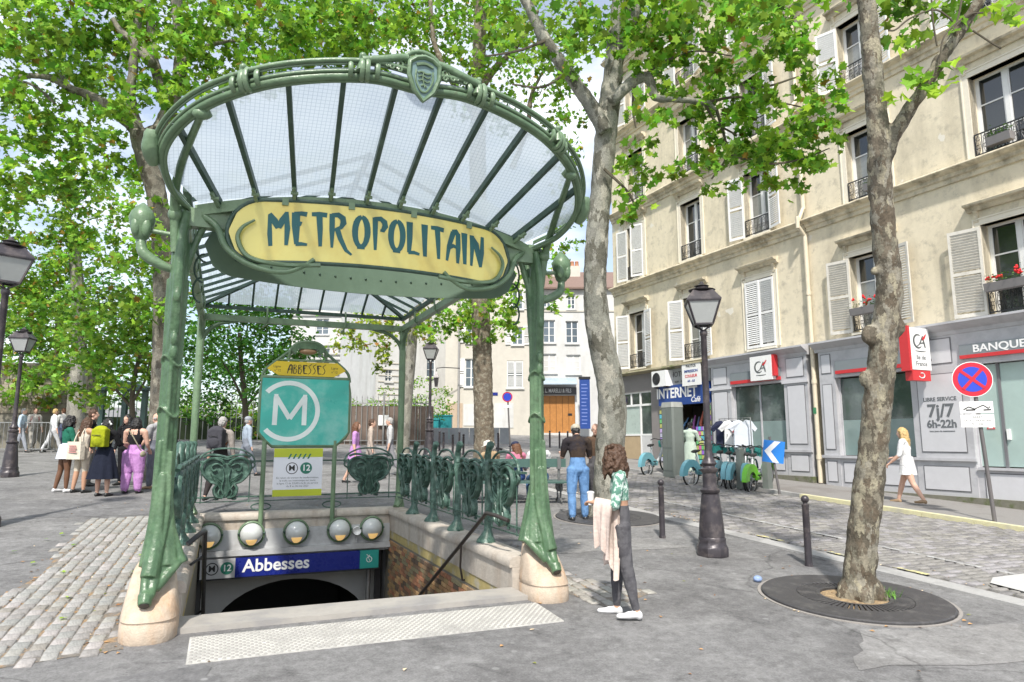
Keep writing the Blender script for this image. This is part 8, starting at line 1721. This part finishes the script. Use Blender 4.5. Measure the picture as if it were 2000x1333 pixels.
    # hair
    if hair:
        hb = MB(); H = HAIRC[hairc]; Rh = random.Random(sum(map(ord, label)))
        cap = MB(); cap.sphere((0,-.016*q,.038*q), (.082*q,.094*q,.090*q), 18, 12); cap.sphere((0,-.050*q,.0), (.076*q,.062*q,.085*q), 14, 9)
        if hair == 'bald': cap = MB(); [cap.sphere((s*.072*q,-.02*q,.0), (.014*q,.05*q,.035*q), 10, 7) for s in (1,-1)]; cap.sphere((0,-.075*q,-.01*q), (.06*q,.022*q,.045*q), 10, 7)
        if hair in ('bob','long','curly'):
            ln = {'bob': .13, 'long': .32, 'curly': .20}[hair]
            for k in range(22):
                a = radians(-205 + 230*k/21) if hair != 'curly' else radians(-215 + 250*k/21); x, y = .080*q*cos(a), -.018*q + .082*q*sin(a)
                if y > .03*q: continue
                l = ln*q*Rh.uniform(.85,1.1); wv = .02*q if hair == 'curly' else .006*q
                cap.tube([(x*.9, y, .05*q), (x*1.08+Rh.gauss(0,wv), y*1.05+Rh.gauss(0,wv), -.02*q), (x*1.10+Rh.gauss(0,wv*1.5), y*1.1+Rh.gauss(0,wv*1.5), -.02*q-l*.5), (x*1.0+Rh.gauss(0,wv*1.5), y*1.05+Rh.gauss(0,wv*1.5), -.02*q-l)], [.024*q,.030*q,.030*q,.012*q], 7)
            if hair == 'curly':
                for k in range(90): a = Rh.uniform(-3.8,.7); z = Rh.uniform(-.17,.12)*q; rr_ = (.095 if z > -.05*q else .085)*q; y = -.02*q + rr_*sin(a); 
                for k in range(110):
                    a = Rh.uniform(0, 2*pi); z = Rh.uniform(-.18,.12)*q; rr_ = .098*q*sqrt(max(.1, 1-(max(0,z-.02*q)/.12/q)**2)); x, y = rr_*cos(a), -.022*q + rr_*sin(a)
                    if y > .035*q and z < .06*q: continue
                    cap.sphere((x, y, z), Rh.uniform(.016,.026)*q, 7, 5)
        if hair == 'bun': cap.sphere((0,-.115*q,.03*q), .04*q, 10, 8)
        hb.add(cap, HM); hm_ = remesh(hb, 'hair', max(.008, vox*.75), H, 1); rough(hm_, .011, 38); obj('hair', hm_, t)
    if hat:
        m = hat[1]; hb = MB(); cp = MB()
        if hat[0] == 'cap': cp.sphere((0,-.012*q,.070*q), (.086*q,.098*q,.062*q), 16, 9); cp.sphere((0,.105*q,.052*q), (.062*q,.065*q,.010*q), 12, 6)
        elif hat[0] == 'sun': cp.lathe([(.165*q,.040*q),(.165*q,.050*q),(.095*q,.062*q),(.088*q,.11*q),(.06*q,.14*q),(.01*q,.145*q)], 20)
        elif hat[0] == 'beanie': cp.sphere((0,-.02*q,.06*q), (.090*q,.102*q,.080*q), 16, 9)
        hb.add(cp, HM); hb.build('hat', m, t, 180)
    if skirt:
        z1, r0, r1, m, pl = skirt; sb = MB(); n = 36; z0 = pel.z + .085*h; rows = 8
        def ringp(v):
            z = z0 + (z1 - z0)*v; r = r0 + (r1 - r0)*(v**.8); return [(r*(1+pl*.05*v*sin(9*a))*cos(a), r*.82*(1+pl*.05*v*sin(9*a))*sin(a), z) for a in [2*pi*k/n for k in range(n)]]
        rgs = [ringp(v/rows) for v in range(rows+1)]; bb = len(sb.v)
        for r_ in rgs: sb.v += r_
        for i in range(rows):
            for k in range(n): k2 = (k+1) % n; sb.face((bb+i*n+k, bb+(i+1)*n+k, bb+(i+1)*n+k2, bb+i*n+k2))
        sb.build('skirt', m, t, 180)
    t['_w'] = 0; del t['_w']
    return t, dict(pel=pel, chest=chest, shl=shl, nk=nk, hd=hd, wr=wr, h=h, up=up, waist=waist)
def at_person(t, v): return t.location + Matrix.Rotation(t.rotation_euler.z, 3, 'Z') @ Vector(v)
def backpack(t, J, label, m, w=.30, hh=.42, d=.17, straps=None, dz=0.0):
    o = thing('backpack', label, 'backpack', at_person(t, (0, -.09*J['h']*.85, J['waist'].z - .02 + dz)), t.rotation_euler.z)
    mb = MB(); mb.box(-w/2, -d, 0, w/2, .02, hh*.85); mb.sphere((0, -d/2+.01, hh*.82), (w/2, d/2+.01, hh*.2), 14, 8); mb.sphere((0, -d, hh*.3), (w*.40, .05, hh*.27), 12, 8); obj('bag', remesh(mb, 'bag', .014, m, 6), o)
    for s in (1,-1):
        mb = MB(); zt = J['shl'].z - o.location.z + t.location.z + .05; mb.tube(catmull([(s*.09,0,hh*.8),(s*.10,.02,zt),(s*.10,.17,zt-.06),(s*.13,.18,hh*.45),(s*.14,.05,.08)], 4), .018, 6, flat=.4); mb.build('strap', straps or m, o, 60)
    mb = MB(); mb.tube([(-w*.3,-d-.045,hh*.55),(w*.3,-d-.045,hh*.55)], .010, 5); mb.build('zip', M_BLACK, o, 60); return o
def stand(px, py): p = gnd(px, py); return Vector((p.x, p.y, G(p.y)+.002))
WALK = ((22,6,2),(-16,14,2)); GA = 'people talking in a group'
JEANS = cloth('denim', (.10,.20,.38), (.13,.25,.45), 5); BLK = cloth('black', (.016,.016,.018)); WSH = mat('shoe_white', (.66,.66,.66), .5); BSH = mat('shoe_black', (.018,.018,.018), .4); CHAR = cloth('charcoal', (.075,.073,.080), (.10,.098,.105), 6)
# woman in the foreground with a jacket over her arm
FLOR = mat('cloth_floral', (.50,.60,.54), .85, 0, .1, 12, .4, 22, col2=(.10,.24,.18), c2s=22, c2p=(.47,.52))
pw, J = person('woman in floral green top and dark jeans holding a pale jacket', stand(1217, 1205), -62, 1.66, ((6,4,2),(-6,6,3)), ((4,10,26,6),(10,7,86,48)), 2, 6, 42, skin='tan', top=FLOR, bottom=CHAR, shoe=WSH, sleeve=.75, leg=.9, hair='curly', hairc='brown', vox=.0085, build=.92, crop=.03)
el, w, dv = J['wr'][-1]
jk = thing('jacket', 'pale pink jacket hanging over the arm of the woman in floral top', 'jacket', at_person(pw, (el+w)/2), pw.rotation_euler.z)
R8 = random.Random(3); a0, a1 = Vector(el) - (Vector(el)+Vector(w))/2, Vector(w) - (Vector(el)+Vector(w))/2; PINK = cloth('pale_pink', (.62,.52,.46), (.56,.46,.41), 4)
mb = MB(); nu, nv = 16, 22; nrm = (a1-a0).cross(Vector((0,0,1))).normalized()
def jf(u, v, off):
    p = a0.lerp(a1, -.05 + 1.0*u); s = (v-.5)*2; drop = abs(s); ln = (.62 if s > 0 else .44) * (1 + .14*sin(5*u+1)); sd = .050*(1 if s > 0 else -1)*min(1, drop*5)
    fold = .020*sin(13*u + 3*s)*drop + .012*sin(23*u)*drop; narrow = 1 - .30*drop; c = a0.lerp(a1, .45)
    q = p.lerp(c, .32*drop); z = .045*(1-min(1, drop*4)) - max(0, drop-.10)*ln/.9; return q + nrm*(sd + fold + off*(1 if s > 0 else -1)) + Vector((0,0,z + (off if drop < .12 else 0)))
mb.grid(lambda u, v: jf(u, v, 0.0), nu, nv); mb.grid(lambda u, v: jf(u, v, .014), nu, nv); mb.build('cloth', PINK, jk, 180)
mb = MB(); sv = a0.lerp(a1, .75); mb.tube(catmull([sv + nrm*.07 + Vector((0,0,-.06)), sv + nrm*.09 + Vector((.0,0,-.22)), sv + nrm*.085 + Vector((.01,0,-.44)), sv + nrm*.08 + Vector((0,0,-.58))], 6), [.055-.0008*k + .006*sin(k*1.3) for k in range(19)], 10, flat=.6); mb.build('sleeve', PINK, jk, 180)
cu = thing('white_cup', 'white cup held by the woman in floral top', 'cup', at_person(pw, w + dv*.075) - Vector((0,0,.03)), 0); mb = MB(); mb.lathe([(.028,0),(.036,.11),(.038,.115),(.034,.12)], 14); mb.build('cup', M_WHITE, cu, 50); mb = MB(); mb.lathe([(.039,.115),(.039,.125),(.02,.135)], 14); mb.build('lid', M_WHITE, cu, 50)
# man in jeans and his companion under the plane tree
person('man in dark t-shirt and blue jeans with head bowed under the plane tree', stand(1130, 1018), 14, 1.76, ((4,4,3),(-5,8,4)), ((18,10,86,14),(18,10,86,14)), 5, 32, 6, top=cloth('navy_brown', (.030,.026,.030), (.05,.036,.028), 2), bottom=JEANS, shoe=BSH, sleeve=.6, hair='short', hairc='black', loose=1.06, build=1.08, hat=('beanie', cloth('khaki', (.40,.37,.30))), vox=.011)
person('bald man looking over the shoulder of the man in jeans', stand(1166, 1006), -150, 1.74, top=cloth('brown', (.10,.065,.045)), bottom=CHAR, hair='bald', hairc='grey', loose=1.1, build=1.05)
# on the bench
def bench_seat(px, s): d = (gnd(px, 982) - BC); q = d.dot(Vector((cos(BDIR), sin(BDIR), 0))); p = BC + Vector((cos(BDIR), sin(BDIR), 0))*q + Vector((-sin(BDIR), cos(BDIR), 0))*(s*.20); return Vector((p.x, p.y, G(BC.y)))
SITL = ((84,84,4),(80,78,5))
person('man in white hooded jacket and jeans sitting on the bench', bench_seat(1058, 1), 8, 1.74, SITL, ((20,10,60,18),(20,10,60,18)), 8, 10, 20, sit=True, top=cloth('white', (.62,.62,.62)), bottom=JEANS, shoe=BSH, sleeve=2, hair='short', hairc='grey', hat=('beanie', cloth('lilac', (.50,.46,.58))), build=1.08)
person('woman with cap and red hair in pink jacket sitting on the bench', bench_seat(1014, 1), 0, 1.62, SITL, ((25,8,70,20),(25,8,70,20)), 10, 15, -40, sit=True, top=cloth('pink', (.50,.18,.26)), bottom=cloth('blue', (.05,.09,.25)), shoe=BSH, sleeve=2, hair='long', hairc='auburn', hat=('cap', cloth('navy', (.015,.02,.05))))
person('person in white sun hat sitting at the far end of the bench', bench_seat(962, 1), -10, 1.66, SITL, ((25,8,70,20),(25,8,70,20)), 8, 22, -60, sit=True, top=cloth('tan', (.36,.26,.16)), bottom=CHAR, shoe=BSH, sleeve=2, hair='bob', hairc='grey', hat=('sun', cloth('offwhite', (.60,.57,.52))))
# group on the left
gs = dict(group=GA)
t_, J = person('woman in green top with pale skirt and white trainers in the group', stand(122, 962), 60, 1.66, ((3,3,2),(-6,5,3)), ((15,8,60,10),(8,8,40,10)), 0, 8, 5, skin='brown', top=cloth('green', (.02,.13,.085)), bottom=cloth('pale', (.50,.52,.55)), shoe=WSH, sleeve=.6, leg=.0, hair='curly', hairc='black', skirt=(.72, .155, .22, cloth('pale', (.50,.52,.55)), .6), **gs)
t_, J = person('woman with brown ponytail in beige shorts carrying a tote bag', stand(155, 963), 45, 1.64, ((2,3,2),(-4,4,3)), ((35,10,70,10),(10,14,20,0)), 2, 6, 10, skin='tan', top=cloth('cream', (.55,.50,.42)), bottom=cloth('beige', (.52,.46,.37)), shoe=BSH, sleeve=.1, leg=.35, hair='long', hairc='brown', bare=True, **gs)
tb = thing('tote_bag', 'cream canvas tote bag with faded red print', 'bag', at_person(t_, (.02, -.17, .72)), t_.rotation_euler.z); CANV = cloth('canvas', (.58,.53,.44)); mb = MB(); mb.prism([(-.20,0),(.20,0),(.19,.38),(-.19,.38)], lambda x, z: (x, -.06+.02*sin(9*x), z), lambda x, z: (x, .05+.02*sin(8*x+1), z)); mb.build('bag', CANV, tb); mb = MB(); [mb.tube(catmull([(s*.10,0,.36),(s*.08,.05,.55),(s*.04,.14,.68)], 4), .012, 5) for s in (1,-1)]; mb.build('handles', CANV, tb, 60)
for k in range(4): mb = MB(); mb.box(-.12, -.085, .14+.045*k, .12-.03*(k % 2), -.075, .165+.045*k); mb.build('print_line', mat('faded_red', (.50,.24,.22), .8), tb)
person('tall man in black jacket and grey trousers behind the tote bag', stand(168, 950), 90, 1.80, top=BLK, bottom=cloth('grey2', (.22,.22,.21)), shoe=BSH, sleeve=2, hair='short', hairc='brown', loose=1.1, **gs)
t_, J = person('girl in long black dress with white hair bows in the group', stand(198, 970), 24, 1.64, arms=((25,10,70,15),(20,10,50,10)), headp=8, heady=15, top=BLK, bottom=BLK, shoe=BSH, sleeve=1.0, leg=.1, hair='long', hairc='black', skirt=(.36, .15, .30, cloth('navyblack', (.014,.017,.030)), 2.2), **gs)
backpack(t_, J, 'lime green backpack worn by the girl in black', cloth('lime', (.30,.33,.015), (.24,.27,.012), 3), .30, .44, .17, cloth('straw', (.50,.44,.25)))
for s in (-1, 1): o = thing('hair_bow', 'white bow in the long dark hair of the girl', 'hair bow', at_person(t_, J['hd'] + Vector((s*.06, -.075, .02))), t_.rotation_euler.z, 'white hair bows'); mb = MB(); mb.sphere((0,0,0), (.022,.02,.045), 8, 6); mb.sphere((s*.03,0,-.03), (.03,.015,.025), 8, 6); mb.build('ribbon', M_WHITE, o, 180)
person('woman with long dark hair facing the group in black', stand(240, 948), -150, 1.68, top=BLK, bottom=BLK, sleeve=2, hair='long', hairc='black', **gs)
t_, J = person('woman in black tank top and lilac wide trousers seen from behind', stand(256, 964), 20, 1.65, ((1,2,4),(-2,3,4)), ((10,10,50,20),(10,10,50,20)), 0, 5, 8, top=cloth('tank', (.018,.018,.02)), bottom=cloth('lilac2', (.52,.27,.56), (.46,.23,.50), 4), shoe=BSH, sleeve=.0, hair='bob', hairc='black', loose=1.45, build=1.10, bare=True, **gs)
sbg = thing('shoulder_strap', 'pale shoulder bag strap across the back of the black tank top', 'strap', at_person(t_, J['chest']), t_.rotation_euler.z); mb = MB(); mb.tube(catmull([(-.10,-.10,.17),(.0,-.135,.05),(.12,-.13,-.14),(.19,-.06,-.30)], 5), .016, 6, flat=.5); mb.build('strap', cloth('khaki2', (.30,.28,.20)), sbg, 60); mb = MB(); mb.sphere((.20,-.02,-.36), (.05,.10,.08), 10, 7); mb.build('pouch', cloth('khaki2', (.30,.28,.20)), sbg, 180)
person('older man in grey shirt and jeans talking to the woman in lilac', stand(298, 955), -55, 1.74, arms=((15,10,70,25),(10,10,30,0)), top=cloth('greyshirt', (.33,.33,.34)), bottom=cloth('greyjeans', (.14,.15,.18)), shoe=mat('shoe_tan', (.30,.20,.12), .7), sleeve=.75, hair='bald', hairc='grey', loose=1.1, build=1.12, **gs)
person('person in dark maroon clothes half behind the canopy column', stand(322, 968), -60, 1.70, top=BLK, bottom=cloth('maroon', (.10,.03,.03)), sleeve=2, hair='short', hairc='brown', **gs)
# strollers in the background
V2 = dict(vox=.018, hands=False); GB = 'pedestrians in the background'
for px, py, az, lb, tc, bc, hc, kw in ((38, 884, 100, 'pedestrian in pale blue shirt behind the barrier', (.45,.55,.66), (.30,.32,.36), 'grey', {}), (62, 880, 150, 'pedestrian with red rucksack and white shirt by the garden wall', (.55,.52,.50), (.35,.33,.30), 'brown', {}), (100, 884, 60, 'fair haired pedestrian in white beside the garden wall', (.62,.64,.66), (.55,.56,.58), 'blond', {}), (118, 880, -40, 'pedestrian in white top with red hair behind the woman in green', (.62,.62,.62), (.10,.12,.20), 'auburn', {})):
    t_, J = person(lb, stand(px, py), az, 1.68, WALK, top=cloth(lb[14:24], tc), bottom=cloth(lb[10:22]+'b', bc), sleeve=1, hair='short', hairc=hc, group=GB, **V2)
    if 'rucksack' in lb: backpack(t_, J, 'small red rucksack of a distant pedestrian', cloth('red', (.45,.05,.05)), .26, .36, .14)
t_, J = person('grey haired man walking away behind the railing with dark rucksack', stand(425, 978), 25, 1.76, WALK, top=cloth('taupe', (.30,.27,.25)), bottom=cloth('brownblack', (.035,.03,.03)), sleeve=1, hair='short', hairc='grey', build=1.05)
backpack(t_, J, 'dark rucksack with brown straps on the grey haired man', cloth('slate', (.055,.055,.065)), .32, .46, .18, cloth('leather', (.22,.09,.05)))
person('person in pale denim jacket beside the metro signboard', stand(478, 930), 70, 1.68, WALK, top=cloth('paledenim', (.34,.40,.48)), bottom=cloth('greyjeans2', (.20,.22,.26)), sleeve=2, hair='short', hairc='grey', hat=('beanie', cloth('greyhat', (.30,.32,.36))), **V2)
person('woman in lilac dress walking behind the railing', stand(692, 945), 110, 1.62, WALK, top=cloth('lilac3', (.45,.24,.50)), bottom=cloth('lilac3', (.45,.24,.50)), leg=.1, sleeve=.6, hair='long', hairc='auburn', skirt=(.55, .14, .24, cloth('lilac3', (.45,.24,.50)), 1), **V2)
person('person in beige coat walking behind the railing', stand(722, 935), 100, 1.68, WALK, top=cloth('beigecoat', (.42,.35,.30)), bottom=cloth('beigecoat2', (.38,.33,.30)), sleeve=2, hair='short', hairc='brown', **V2)
person('person in pale grey shirt beside the rear canopy column', stand(760, 930), -80, 1.72, WALK, top=cloth('palegrey', (.50,.50,.50)), bottom=cloth('midgrey', (.24,.24,.26)), sleeve=1, hair='short', hairc='grey', **V2)
# outside the shops
person('woman in pale mint dress and head scarf browsing at the souvenir shop', stand(1350, 927), 60, 1.66, ((1,2,2),(-2,3,2)), ((20,10,80,15),(30,10,90,15)), 2, 12, 10, skin='brown', top=cloth('mint', (.42,.50,.43)), bottom=cloth('mint', (.42,.50,.43)), sleeve=2, hair='bun', hairc='black', build=1.12, hat=('beanie', BLK), skirt=(.10, .17, .30, cloth('mint', (.42,.50,.43)), 1.2), vox=.014)
person('blonde woman in short white dress walking past the bank', (lambda p: Vector((p.x, p.y, G(p.y)+.092)))(gnd(1778, 984, .09)), -20, 1.70, WALK, ((15,8,60,10),(10,8,40,10)), 2, 6, -20, top=cloth('whitedress', (.66,.66,.67)), bottom=cloth('whitedress', (.66,.66,.67)), shoe=mat('shoe_tan', (.30,.20,.12), .7), leg=.1, sleeve=.75, hair='long', hairc='blond', skirt=(.62, .14, .21, cloth('whitedress', (.66,.66,.67)), .8))
